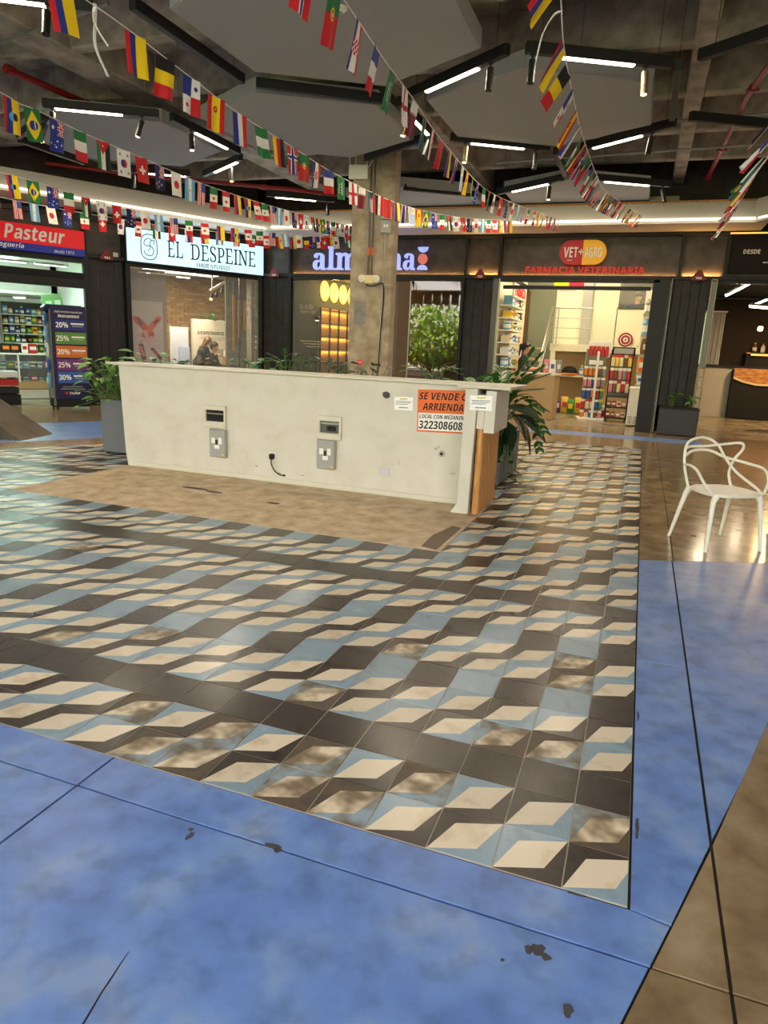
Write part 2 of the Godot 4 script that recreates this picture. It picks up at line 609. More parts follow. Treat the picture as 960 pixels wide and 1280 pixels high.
func floors() -> void:
	var fl := structure("floor")
	# what shows in the joints
	mi("subfloor", boxm(Vector3(30, 0.1, 40), 0, Vector3(-6, -0.057, -3)), M["joint"], fl)
	mi("grout_bed", flat_poly(V([-9.6, 0.0, -0.024, 0.0, -0.024, -10.25, -4.35, -10.25]), -0.0022, 0.003), M["grout"], fl)
	# --- encaustic tiles, 20 cm
	var stained := {"5,0": 1, "5,1": 1, "7,1": 1, "7,0": 1, "8,0": 1, "9,1": 1, "3,1": 1, "2,3": 1, "1,3": 1, "1,6": 1, "1,7": 1, "5,6": 1, "4,0": 1, "13,3": 1, "18,9": 1, "11,4": 1, "0,1": 1, "6,3": 1}
	var cells := []
	var rest := {}
	var inv := cam.transform.affine_inverse()
	for j in 52:
		for k in 52:
			var x0 := -(k + 1) * 0.2
			var z0 := -j * 0.2
			if j >= 15 and j < 23 and k >= 7 and k < 28:      # the bare pad of the kiosk
				continue
			var c := Vector3(x0 + 0.1, 0, z0 - 0.1)
			var cutter := PackedVector2Array()
			if k == 0:
				cutter = V([0, 0, 0.175, 0, 0.175, -0.2, 0, -0.2])
			if j == 51:
				cutter = V([0, 0, 0.2 if k > 0 else 0.175, 0, 0.2 if k > 0 else 0.175, -0.05, 0, -0.05])
			var edge := c.x * 0.866 + c.z * 0.5 + 8.88         # cut off along the left side, parallel to the shop fronts there
			if edge < -0.14:
				continue
			if edge < 0.14:
				var loc := V([0, 0, 0.2, 0, 0.2, -0.2, 0, -0.2])
				var off := -8.88 - (x0 * 0.866 + z0 * 0.5)      # in tile axes: 0.866 u + 0.5 v > off
				var n := Vector2(0.866, 0.5)
				var t := Vector2(-0.5, 0.866)
				var o2 := n * off
				cutter = clip(loc, PackedVector2Array([o2 - t * 3, o2 + t * 3, o2 + t * 3 + n * 3, o2 - t * 3 + n * 3]))
				if cutter.size() < 3:
					continue
			var q := inv * c
			var px := 480.0 + 856.58 * q.x / -q.z
			var py := 640.0 - 856.58 * q.y / -q.z
			var vis := q.z < -0.2 and px > -30 and px < 990 and py < 1300
			cells.append([(-q.z if vis else 100.0 - q.z), k, j, x0, z0, cutter])
	cells.sort_custom(func(a, b): return a[0] < b[0])
	var cache := {}
	for i in cells.size():
		var ce: Array = cells[i]
		var kind := tile_kind(ce[1], ce[2])
		var v := rng.randi() % 3
		var stain: bool = stained.has("%d,%d" % [ce[1], ce[2]])
		if i < 300:
			var key := "%s %s %d %s" % [kind[0], kind[1], v, stain]
			if ce[5].size() > 0:
				key += " %d,%d" % [ce[1] if ce[1] > 0 else 0, 0 if ce[1] == 0 and ce[2] < 51 else ce[2]]
			if not cache.has(key):
				var sts := {}
				tile_shape(sts, kind, v, stain, Transform3D.IDENTITY, ce[5])
				cache[key] = tile_mesh(sts)
			var o := mi("tile", cache[key], null, fl, Vector3(ce[3], rng.randf_range(-0.0006, 0.0004), ce[4]))
			o.rotation = Vector3(rng.randf_range(-0.0025, 0.0025), 0, rng.randf_range(-0.0025, 0.0025))
		else:
			tile_shape(rest, kind, v, stain, Transform3D(Basis.IDENTITY, Vector3(ce[3], 0, ce[4])), ce[5])
	var far := mi("tile_field", tile_mesh(rest), null, fl)
	far.set_meta("kind", "stuff")
	# --- the kiosk's bare pad
	slab(fl, V([-5.6, -3.0, -1.4, -3.0, -1.4, -4.6, -5.6, -4.6]), M["pad concrete"], "pad", 0.002)
	mi("pad_patch", flat_poly(V([-1.57, -3.06, -1.44, -3.03, -1.43, -3.75, -1.51, -3.78, -1.58, -3.4]), 0.004, 0.003), mat("patch", rgb(112, 94, 76), 0.6), fl)
	for q in [[-4.2, -3.93, 0.16, 0.035], [-3.95, -3.88, 0.1, 0.03], [-3.22, -3.75, 0.07, 0.03]]:
		mi("pad_stain", flat_poly(disc_poly(Vector2(q[0], q[1]), q[2], q[3], 12), 0.0035, 0.002), M["chip"], fl)
	# --- blue concrete
	var B: Material = M["blue concrete"]
	slab(fl, V([-0.018, -3.51, 0.212, -3.61, 0.212, -1.69, -0.018, -1.69]), B, "blue_slab")
	slab(fl, V([0.218, -3.61, 1.39, -4.12, 0.66, -1.69, 0.218, -1.69]), B, "blue_slab")
	slab(fl, V([-0.018, -1.685, 0.212, -1.685, 0.212, -0.36, 0.088, 0.02, -0.018, 0.004]), B, "blue_slab")
	slab(fl, V([0.218, -1.685, 0.658, -1.685, 0.218, -0.38]), B, "blue_slab")
	slab(fl, V([-1.751, 0.004, -0.018, 0.007, 0.085, 0.026, 0.034, 0.177, -1.751, 0.177]), B, "blue_slab")
	slab(fl, V([-14, 0.004, -1.756, 0.004, -1.756, 0.177, -14, 0.177]), B, "blue_slab")
	slab(fl, V([-1.751, 0.182, 0.031, 0.182, -0.93, 3.03, -1.751, 3.03]), B, "blue_slab")
	slab(fl, V([-14, 0.182, -1.756, 0.182, -1.756, 3.03, -14, 3.03]), B, "blue_slab")
	slab(fl, V([-14, 3.035, -0.93, 3.035, -1.4, 4.4, -14, 4.4]), B, "blue_slab")
	# a crack and worn-through chips
	var st := mb()
	var cr := [Vector3(-1.163, 0, 0.63), Vector3(-1.157, 0, 0.67), Vector3(-1.15, 0, 0.71), Vector3(-1.146, 0, 0.74), Vector3(-1.13, 0, 0.81), Vector3(-1.11, 0, 0.9)]
	tube(st, cr, [0.0008, 0.0016, 0.0022, 0.0018, 0.0026, 0.002], 5)
	mi("crack", st.commit(), M["joint"], fl)
	for q in [[-0.235, 0.235, 0.02, 0.018], [-0.21, 0.25, 0.013, 0.011], [-0.255, 0.245, 0.01, 0.012], [-1.27, 0.235, 0.008, 0.018], [-1.285, 0.21, 0.008, 0.007], [-1.02, 0.176, 0.026, 0.01], [-1.0, 0.185, 0.012, 0.01], [-0.145, 0.372, 0.013, 0.02], [-0.31, 0.3, 0.006, 0.005], [-0.16, 0.01, 0.03, 0.004], [-0.002, -0.35, 0.006, 0.05], [-0.004, -1.1, 0.005, 0.04]]:
		var p := PackedVector2Array()
		for i in 11:
			var a := TAU * i / 11
			var r := rng.randf_range(0.65, 1.25)
			p.append(Vector2(q[0] + cos(a) * q[2] * r, q[1] + sin(a) * q[3] * r))
		mi("paint_chip", flat_poly(p, 0.0012, 0.001), M["chip"], fl)
	# --- brown polished concrete
	var C: Material = M["brown concrete"]
	slab(fl, V([1.39, -4.12, 9, -7.4, 9, 0.177, 0.217, 0.177, 0.217, -0.362]), C, "concrete_slab")
	slab(fl, V([0.212, -0.345, 0.212, 0.177, 0.036, 0.177]), C, "concrete_slab")
	slab(fl, V([0.033, 0.182, 0.212, 0.182, 0.212, 4.4, -1.39, 4.4]), C, "concrete_slab")
	slab(fl, V([0.217, 0.182, 9, 0.182, 9, 4.4, 0.217, 4.4]), C, "concrete_slab")
	slab(fl, V([-0.018, -3.515, 0.222, -3.615, 0.222, -9.3, -0.018, -9.3]), C, "concrete_slab")
	slab(fl, V([0.227, -3.615, 9, -7.41, 9, -9.3, 0.227, -9.3]), C, "concrete_slab")
	slab(fl, V([-0.018, -9.305, 0.222, -9.305, 0.222, -11.5, -0.018, -11.5]), C, "concrete_slab")
	slab(fl, V([0.227, -9.305, 9, -9.305, 9, -11.5, 0.227, -11.5]), C, "concrete_slab")
	slab(fl, V([-4.34, -10.255, -0.023, -10.255, -0.023, -11.5, -4.27, -11.5]), C, "concrete_slab")
	slab(fl, V([-4.27, -11.505, 1.0, -11.505, 1.0, -12.2, -6.2, -12.2]), B, "blue_slab")
	slab(fl, V([1.005, -11.505, 9, -11.505, 9, -12.2, 1.005, -12.2]), C, "concrete_slab")
	slab(fl, V([-6.2, -12.205, 9, -12.205, 9, -13.2, -8.9, -13.2]), C, "concrete_slab")
	# the same bands along the left side
	slab(fl, V([-10.26, 0.0, -4.345, -10.25, -4.275, -11.5, -10.915, 0.0]), C, "concrete_slab")
	slab(fl, V([-10.92, 0.0, -4.28, -11.5, -6.205, -12.2, -13.25, 0.0]), B, "blue_slab")
	slab(fl, V([-13.255, 0.0, -6.21, -12.2, -8.9, -13.2, -16.52, 0.0]), C, "concrete_slab")
	# shop floors
	slab(fl, V([-8.9, -13.205, 9, -13.205, 9, -20, -8.9, -20]), M["shop floor"], "shop_slab")
	slab(fl, V([-8.905, -13.205, -16.525, 0.0, -22, 0, -22, -20, -8.905, -20]), M["shop floor"], "shop_slab")

# ------------------------------------------------------------------ walls and roof
func shell() -> void:
	var w := structure("wall_back")
	mi("masonry", boxm(Vector3(34, 5.6, 0.3), 0, Vector3(-6, 2.7, -20.1)), M["grey plaster"], w)
	w = structure("wall_right")
	mi("masonry", boxm(Vector3(0.3, 5.6, 24.5), 0, Vector3(9.1, 2.7, -7.9)), M["grey plaster"], w)
	w = structure("wall_left")
	mi("masonry", boxm(Vector3(0.3, 5.6, 24.5), 0, Vector3(-22.1, 2.7, -7.9)), M["grey plaster"], w)
	# the outer corner walls either side of the wide opening to the garden
	w = structure("wall_front")
	mi("masonry", boxm(Vector3(10.8, 5.6, 0.3), 0, Vector3(-16.7, 2.7, 4.3)), M["grey plaster"], w)
	mi("masonry", boxm(Vector3(3.0, 5.6, 0.3), 0, Vector3(7.6, 2.7, 4.3)), M["grey plaster"], w)
	w = structure("ceiling")
	mi("slab", boxm(Vector3(31.6, 0.35, 24.8), 0, Vector3(-6.5, 5.27, -7.9)), M["raw concrete"], w)
	for i in 10:                                             # joists across, ribs along
		var z := 2.1 - 1.5 * i
		mi("joist", boxm(Vector3(31.0, 0.5, 0.17), 0.02, Vector3(-6.5, 4.87, z)), M["raw concrete"], w)
	for x in [7.0, 3.5, 0.03, -3.5, -7.0, -10.5, -14.0, -17.5]:
		mi("rib", boxm(Vector3(0.2 if x > -5 else 0.5, 0.52, 17.2), 0.02, Vector3(x, 4.86, -4.4)), M["raw concrete"], w)
	# above the shop fronts: a plain dark wall up to the slab
	w = structure("wall_upper")
	mi("masonry", boxm(Vector3(17.9, 1.5, 0.2), 0, Vector3(0.05, 4.4, -13.55)), M["bronze panel"], w)
	var wl := structure("wall_upper", lf(-7.6, 4.4, -0.15), LR)
	mi("masonry", boxm(Vector3(15.2, 1.5, 0.2), 0), M["bronze panel"], wl)
	# lowered white edge in front of them, with a line of light in its lower corner
	w = structure("trim_1")
	mi("fascia", boxm(Vector3(9.4, 0.28, 0.08), 0.005, Vector3(-3.36, 4.0, -12.3)), M["soffit white"], w)
	mi("underside", boxm(Vector3(9.9, 0.06, 0.86), 0, Vector3(-3.4, 3.83, -12.72)), M["soffit white"], w)
	mi("cap", boxm(Vector3(9.4, 0.03, 0.1), 0, Vector3(-3.36, 4.155, -12.3)), M["pine"], w)
	var r60 := Basis(Vector3.UP, -PI / 3)
	var e := mi("fascia", boxm(Vector3(6.0, 0.30, 0.08), 0.005), M["soffit white"], w, Vector3(1.34 + 1.5, 4.02, -12.3 + 2.6))
	e.basis = r60
	e = mi("underside", boxm(Vector3(6.0, 0.06, 2.6), 0), M["soffit white"], w, Vector3(1.34 + 1.5 + 1.12, 3.83, -12.3 + 2.6 - 0.65))
	e.basis = r60
	var wlt := structure("trim_2", lf(-4.0, 0, 0.9), LR)
	mi("fascia", boxm(Vector3(8.8, 0.30, 0.08), 0.005, Vector3(-0.1, 4.02, 0)), M["soffit white"], wlt)
	mi("underside", boxm(Vector3(9.0, 0.06, 0.86), 0, Vector3(0, 3.83, -0.42)), M["soffit white"], wlt)
	var g := thing("led_strip", "long straight line of white light along the edge above the shop fronts", "strip light", Vector3(-3.36, 3.855, -12.24))
	mi("diffuser", boxm(Vector3(9.4, 0.035, 0.03), 0.008), M["cove glow"], g)
	area("light", g, Vector3(0, 0.0, 0.05), Vector2(9.0, 0.04), 2.0, Color(1, 0.96, 0.88), Vector3(0, -0.5, 1))
	g = thing("led_strip", "line of white light turning towards the viewer at the upper right", "strip light", Vector3(1.36, 3.855, -12.22), -PI / 3)
	mi("diffuser", boxm(Vector3(5.6, 0.035, 0.03), 0.008, Vector3(2.8, 0, -0.02)), M["cove glow"], g)
	area("light", g, Vector3(2.8, 0, 0.05), Vector2(5.4, 0.04), 1.2, Color(1, 0.96, 0.88), Vector3(0, -0.5, 1))
	g = thing("led_strip", "line of white light above the drugstore and the hair studio, behind the flags", "strip light", lf(-4.0, 3.855, 0.96), LR)
	mi("diffuser", boxm(Vector3(8.6, 0.035, 0.03), 0.008), M["cove glow"], g)
	area("light", g, Vector3(0, 0, 0.05), Vector2(8.4, 0.04), 2.0, Color(1, 0.96, 0.88), Vector3(0, -0.5, 1))
	# concrete ramp edge at the far left
	var rp := thing("concrete_ramp", "low dark concrete ramp with a sloping end at the left edge", "ramp", Vector3(-7.96, 0, -5.3), 0.25)
	var st := mb()
	ext(st, V([0, 0, -0.9, 0.55, -2.4, 0.62, -2.4, 0]), 0.75, Transform3D(Basis.IDENTITY, Vector3(0, 0, -0.75)))
	mi("ramp_body", st.commit(), tex(mat("ramp concrete", Color.WHITE, 0.8), ntex(31, 0.012, [[0.1, rgb(70, 62, 52)], [0.9, rgb(104, 94, 80)]], 256, 5), 0.6), rp)

func overhead() -> void:
	# hexagonal sound panels, hung on thin wires
	var P := func(cx: float, cz: float, label: String) -> void:
		var o := thing("ceiling_panel", label, "ceiling panel", Vector3(cx, 4.2, cz))
		var hex := PackedVector2Array()
		for i in 6:
			hex.append(Vector2(1.4 * sin(PI / 3 * i), 1.4 * cos(PI / 3 * i)))
		var inner := Geometry2D.offset_polygon(hex, -0.01)[0]
		var st := mb()
		ext(st, hex, 0.15, Transform3D(Basis(Vector3(1, 0, 0), Vector3(0, 0, 1), Vector3(0, -1, 0)), Vector3(0, 0.16, 0)))
		ext(st, inner, 0.012, Transform3D(Basis(Vector3(1, 0, 0), Vector3(0, 0, 1), Vector3(0, -1, 0)), Vector3(0, 0.012, 0)))
		mi("panel", st.commit(), M["hex face"], o)
		for i in 3:
			var w := mb()
			var a := PI / 3 * (2 * i) + 0.5
			tube(w, [Vector3(sin(a), 0.15, cos(a)), Vector3(sin(a), 0.92, cos(a))], 0.003, 4)
			mi("hanging_wire", w.commit(), M["steel dark"], o)
	P.call(-3.15, -4.65, "largest grey hexagonal ceiling panel, cut off by the top edge, with a smoke detector")
	P.call(-4.66, -7.27, "grey hexagonal ceiling panel directly in front of the concrete column's top")
	P.call(-1.63, -7.27, "grey hexagonal ceiling panel with glowing bars along its edges, right of the column")
	P.call(-7.69, -7.27, "grey hexagonal ceiling panel behind the flags at the far left")
	P.call(-1.63, -11.92, "small far hexagonal ceiling panel above the veterinary pharmacy sign")
	P.call(-4.66, -11.92, "small far hexagonal ceiling panel left of the column, behind the flags")
	var sd := thing("smoke_detector", "small white round smoke detector under the largest hexagonal panel", "smoke detector", Vector3(-2.9, 4.2, -4.28))
	var st := mb()
	lathe(st, [[0.0, -0.035], [0.03, -0.035], [0.045, -0.02], [0.06, -0.012], [0.06, 0.0]], 20)
	mi("housing", st.commit(), M["white plastic"], sd)
	st = mb()
	lathe(st, [[0.0, -0.042], [0.018, -0.04], [0.02, -0.034]], 16)
	mi("sensor", st.commit(), M["grey box"], sd)
	# sprinkler and conduit pipes
	var pipe := func(called: String, label: String, pts: Array, r: float, m: Material, joints: Array) -> void:
		var o := thing(called, label, "pipe")
		var s := mb()
		tube(s, pts, r, 10)
		mi("pipe_run", s.commit(), m, o)
		for j in joints:
			var a: Vector3 = pts[j[0]].lerp(pts[j[0] + 1], j[1])
			var d: Vector3 = (pts[j[0] + 1] - pts[j[0]]).normalized()
			var c := mb()
			tube(c, [a - d * 0.05, a + d * 0.05], r * 1.45, 10)
			mi("coupling", c.commit(), m, o)
			c = mb()
			tube(c, [a - Vector3(0.07, 0.02, 0), a + Vector3(0.07, -0.02, 0)], r * 0.5, 6)
			mi("bracket", c.commit(), m, o)
	pipe.call("sprinkler_pipe", "red sprinkler pipe running away from the viewer at the upper right", [Vector3(0.86, 4.55, -5.9), Vector3(0.62, 4.55, -8.3), Vector3(0.5, 4.55, -12.4)], 0.035, M["red pipe"], [[0, 0.9], [1, 0.55], [1, 0.98]])
	pipe.call("sprinkler_pipe", "red sprinkler pipe with a flanged end at the upper left, under the concrete rib", [Vector3(-7.75, 4.5, -5.3), Vector3(-7.6, 4.5, -8.6)], 0.04, M["red pipe"], [[0, 0.02], [0, 0.4]])
	pipe.call("sprinkler_pipe", "long red sprinkler pipe behind the rows of flags on the left", [Vector3(-10.7, 4.4, -8.75), Vector3(-9.4, 4.4, -9.85), Vector3(-7.1, 4.4, -11.4), Vector3(-6.3, 4.4, -12.1)], 0.035, M["red pipe"], [[0, 0.3], [1, 0.3], [1, 0.8]])
	pipe.call("conduit", "thin grey conduit crossing under the joists right of centre, the nearer one", [Vector3(-3.0, 4.5, -9.15), Vector3(2.4, 4.5, -8.75)], 0.018, M["grey pipe"], [[0, 0.3], [0, 0.55]])
	pipe.call("conduit", "thin grey conduit crossing under the joists right of centre, the farther one", [Vector3(-2.8, 4.45, -10.35), Vector3(2.4, 4.45, -9.9)], 0.018, M["grey pipe"], [[0, 0.4]])
	pipe.call("conduit", "thin pale conduit along the concrete rib at the upper left", [Vector3(-8.2, 4.55, -5.05), Vector3(-5.4, 4.55, -4.4)], 0.02, M["grey pipe"], [[0, 0.5]])
	pipe.call("conduit", "thin grey conduit at the top edge near the right flag string", [Vector3(-2.9, 4.5, -5.25), Vector3(0.4, 4.5, -4.5)], 0.022, M["grey pipe"], [[0, 0.45]])

# ------------------------------------------------------------------ shop fronts
func planks(root: Node3D, x0: float, x1: float, y0: float, y1: float, z: float, n: int, m: Material) -> void:
	var w := (x1 - x0) / n
	for i in n:
		mi("plank", boxm(Vector3(w - 0.006, y1 - y0, 0.03), 0.004), m, root, Vector3(x0 + w * (i + 0.5), (y0 + y1) / 2, z))

func band(root: Node3D, xs: Array, z: float, warm: Array) -> void:      # the dark fascia with its fins and, in some bays, a warm line of light
	var x0: float = xs[0]
	var x1: float = xs[-1]
	mi("backing", boxm(Vector3(x1 - x0, 0.76, 0.06), 0, Vector3((x0 + x1) / 2, 3.36, z - 0.14)), M["bronze panel"], root)
	mi("lower_rail", boxm(Vector3(x1 - x0, 0.07, 0.16), 0.006, Vector3((x0 + x1) / 2, 2.965, z - 0.03)), M["black metal"], root)
	mi("upper_rail", boxm(Vector3(x1 - x0, 0.06, 0.16), 0.006, Vector3((x0 + x1) / 2, 3.77, z - 0.03)), M["black metal"], root)
	for x in xs:
		mi("fin", boxm(Vector3(0.05, 0.74, 0.14), 0.005, Vector3(x, 3.37, z - 0.04)), M["black metal"], root)
	for w in warm:
		var o := mi("led_glow", boxm(Vector3(xs[w + 1] - xs[w] - 0.1, 0.012, 0.012), 0, Vector3((xs[w] + xs[w + 1]) / 2, 3.008, z - 0.085)), M["warm strip"], root)
		area("light", o, Vector3((xs[w] + xs[w + 1]) / 2, 3.02, z - 0.085), Vector2(xs[w + 1] - xs[w] - 0.12, 0.012), 0.7, Color(1, 0.74, 0.42), Vector3(0, 1, -0.25))

func plaque(number: String, at: Vector3, turn: float, where: String) -> void:
	var o := thing("number_plaque", "dark red triangular number plaque above the %s" % where, "sign", at, turn)
	var st := mb()
	ext(st, V([-0.13, -0.06, 0.13, -0.06, 0.13, -0.02, 0.02, 0.13, -0.02, 0.13, -0.13, -0.02]), 0.02)
	mi("plate", st.commit(), M["plaque red"], o)
	text(number, 0.11, 0.045, 0.004, M["paper"], o, Vector3(0, -0.02, 0.022), "Droid Sans", 0.4)
	var s := mb()
	lathe(s, [[0.0, -0.03], [0.022, -0.03], [0.026, 0.0]], 12, Transform3D(Basis(Vector3.RIGHT, 0.0), Vector3(0, -0.09, 0.02)))
	mi("lamp_cup", s.commit(), M["black metal"], o)

func fronts() -> void:
	mat("plaque red", rgb(120, 20, 26), 0.5)
	var a := structure("wall_far")
	band(a, [-8.86, -8.1, -3.92, -3.2, 0.28, 1.06, 4.8], -13.2, [1, 2, 3, 4])
	var b := structure("wall_side", K, LR)
	band(b, [-10.4, -3.93, -3.17, -0.02], 0.0, [])
	# dark planked piers between the shops
	var p := structure("wall_pier")
	planks(p, -8.82, -8.1, 0.0, 2.93, -13.24, 4, M["dark plank"])
	mi("post", boxm(Vector3(0.08, 2.95, 0.12), 0.006, Vector3(-8.07, 1.475, -13.2)), M["black metal"], p)
	mi("post", boxm(Vector3(0.1, 2.95, 0.12), 0.006, Vector3(-8.84, 1.475, -13.18)), M["black metal"], p)
	p = structure("wall_pier")
	planks(p, -3.92, -3.3, 0.0, 2.93, -13.26, 3, M["dark plank"])
	mi("post", boxm(Vector3(0.07, 2.95, 0.12), 0.006, Vector3(-3.95, 1.475, -13.2)), M["black metal"], p)
	mi("jamb", boxm(Vector3(0.13, 2.93, 0.1), 0.008, Vector3(-3.24, 1.465, -13.19)), M["steel dark"], p)
	mi("jamb_edge", boxm(Vector3(0.025, 2.93, 0.06), 0.004, Vector3(-3.165, 1.465, -13.15)), M["steel"], p)
	p = structure("wall_pier")
	planks(p, 0.2, 0.84, 0.55, 2.93, -13.2, 4, M["dark plank"])
	mi("post", boxm(Vector3(0.30, 2.95, 0.14), 0.006, Vector3(-0.02, 1.475, -13.2)), M["black metal"], p)
	mi("post", boxm(Vector3(0.035, 2.95, 0.05), 0.006, Vector3(0.17, 1.475, -13.11)), M["steel dark"], p)
	p = structure("wall_pier", K, LR)
	planks(p, -3.88, -3.2, 0.0, 2.93, -0.04, 4, M["dark plank"])
	mi("post", boxm(Vector3(0.1, 2.95, 0.12), 0.006, Vector3(-3.95, 1.475, 0)), M["black metal"], p)
	mi("post", boxm(Vector3(0.1, 2.95, 0.12), 0.006, Vector3(-3.12, 1.475, 0)), M["black metal"], p)
	mi("post", boxm(Vector3(0.08, 2.95, 0.12), 0.006, Vector3(0.03, 1.475, 0)), M["black metal"], p)
	# the ladder-like chrome edge beside the bar
	var t := structure("trim_3")
	for x in [0.86, 0.955]:
		mi("stile", boxm(Vector3(0.022, 2.93, 0.05), 0.004, Vector3(x, 1.465, -13.1)), mat("brassy steel", rgb(130, 116, 94), 0.35, 0.8), t)
	for i in 6:
		mi("rung", boxm(Vector3(0.08, 0.02, 0.03), 0.003, Vector3(0.907, 0.14 + 0.2 * i, -13.1)), mat("brassy steel", rgb(130, 116, 94), 0.35, 0.8), t)
	mi("clamp", boxm(Vector3(0.1, 0.03, 0.06), 0.004, Vector3(0.907, 2.93, -13.09)), mat("brassy steel", rgb(130, 116, 94), 0.35, 0.8), t)
	mi("web", boxm(Vector3(0.08, 1.6, 0.02), 0, Vector3(0.907, 2.1, -13.12)), M["steel dark"], t)
	plaque("101", lf(-3.55, 2.98, 0.08), LR, "pier between drugstore and hair studio")
	plaque("104", Vector3(-8.45, 2.98, -13.1), 0, "pier between hair studio and lamp shop")
	plaque("105", Vector3(-3.58, 2.98, -13.1), 0, "pier between lamp shop and pharmacy")
	plaque("106", Vector3(0.62, 2.98, -13.1), 0, "planted pier beside the bar")
	# black planter at the foot of the right pier
	var pl := thing("planter_box", "black planter box at the foot of the dark pier beside the veterinary pharmacy", "planter", Vector3(0.6, 0, -12.99))
	mi("box", boxm(Vector3(0.72, 0.5, 0.26), 0.008, Vector3(0, 0.26, 0)), M["planter dark"], pl)
	mi("rim", boxm(Vector3(0.74, 0.03, 0.28), 0.006, Vector3(0, 0.52, 0)), M["black metal"], pl)
	mi("soil", boxm(Vector3(0.66, 0.02, 0.2), 0, Vector3(0, 0.54, 0)), M["soil"], pl)

# ------------------------------------------------------------------ the kiosk and what is fixed to it
func lines_img(w: int, h: int, rows: Array, paper: Color) -> Image:      # [y, height, x0, x1, colour]: printed lines too small to read
	var im := Image.create(w, h, false, Image.FORMAT_RGBA8)
	im.fill(paper)
	for r in rows:
		var x: int = r[2]
		while x < r[3]:
			var n := rng.randi_range(2, 6)
			im.fill_rect(Rect2i(x, r[0], mini(n, r[3] - x), r[1]), r[4])
			x += n + 1
	return im

func sheet(w: float, h: float, d: float, m: Material, edge: Material, parent: Node3D, at: Vector3, called: String, tilt: float = 0.0) -> MeshInstance3D:    # a thin printed plate, its face towards +z
	var st := mb()
	var x := w / 2
	var y := h / 2
	uvquad(st, Vector3(-x, -y, d), Vector3(x, -y, d), Vector3(x, y, d), Vector3(-x, y, d))
	var mesh := st.commit()
	st = mb()
	quad(st, Vector3(-x, -y, 0), Vector3(x, -y, 0), Vector3(x, -y, d), Vector3(-x, -y, d), Vector3.DOWN)
	quad(st, Vector3(-x, y, 0), Vector3(x, y, 0), Vector3(x, y, d), Vector3(-x, y, d), Vector3.UP)
	quad(st, Vector3(-x, -y, 0), Vector3(-x, y, 0), Vector3(-x, y, d), Vector3(-x, -y, d), Vector3.LEFT)
	quad(st, Vector3(x, -y, 0), Vector3(x, y, 0), Vector3(x, y, d), Vector3(x, -y, d), Vector3.RIGHT)
	quad(st, Vector3(-x, -y, 0), Vector3(x, -y, 0), Vector3(x, y, 0), Vector3(-x, y, 0), Vector3.FORWARD)
	st.commit(mesh)
	mesh.surface_set_material(0, m)
	mesh.surface_set_material(1, edge)
	var o := mi(called, mesh, null, parent, at)
	o.rotation.z = tilt
	return o

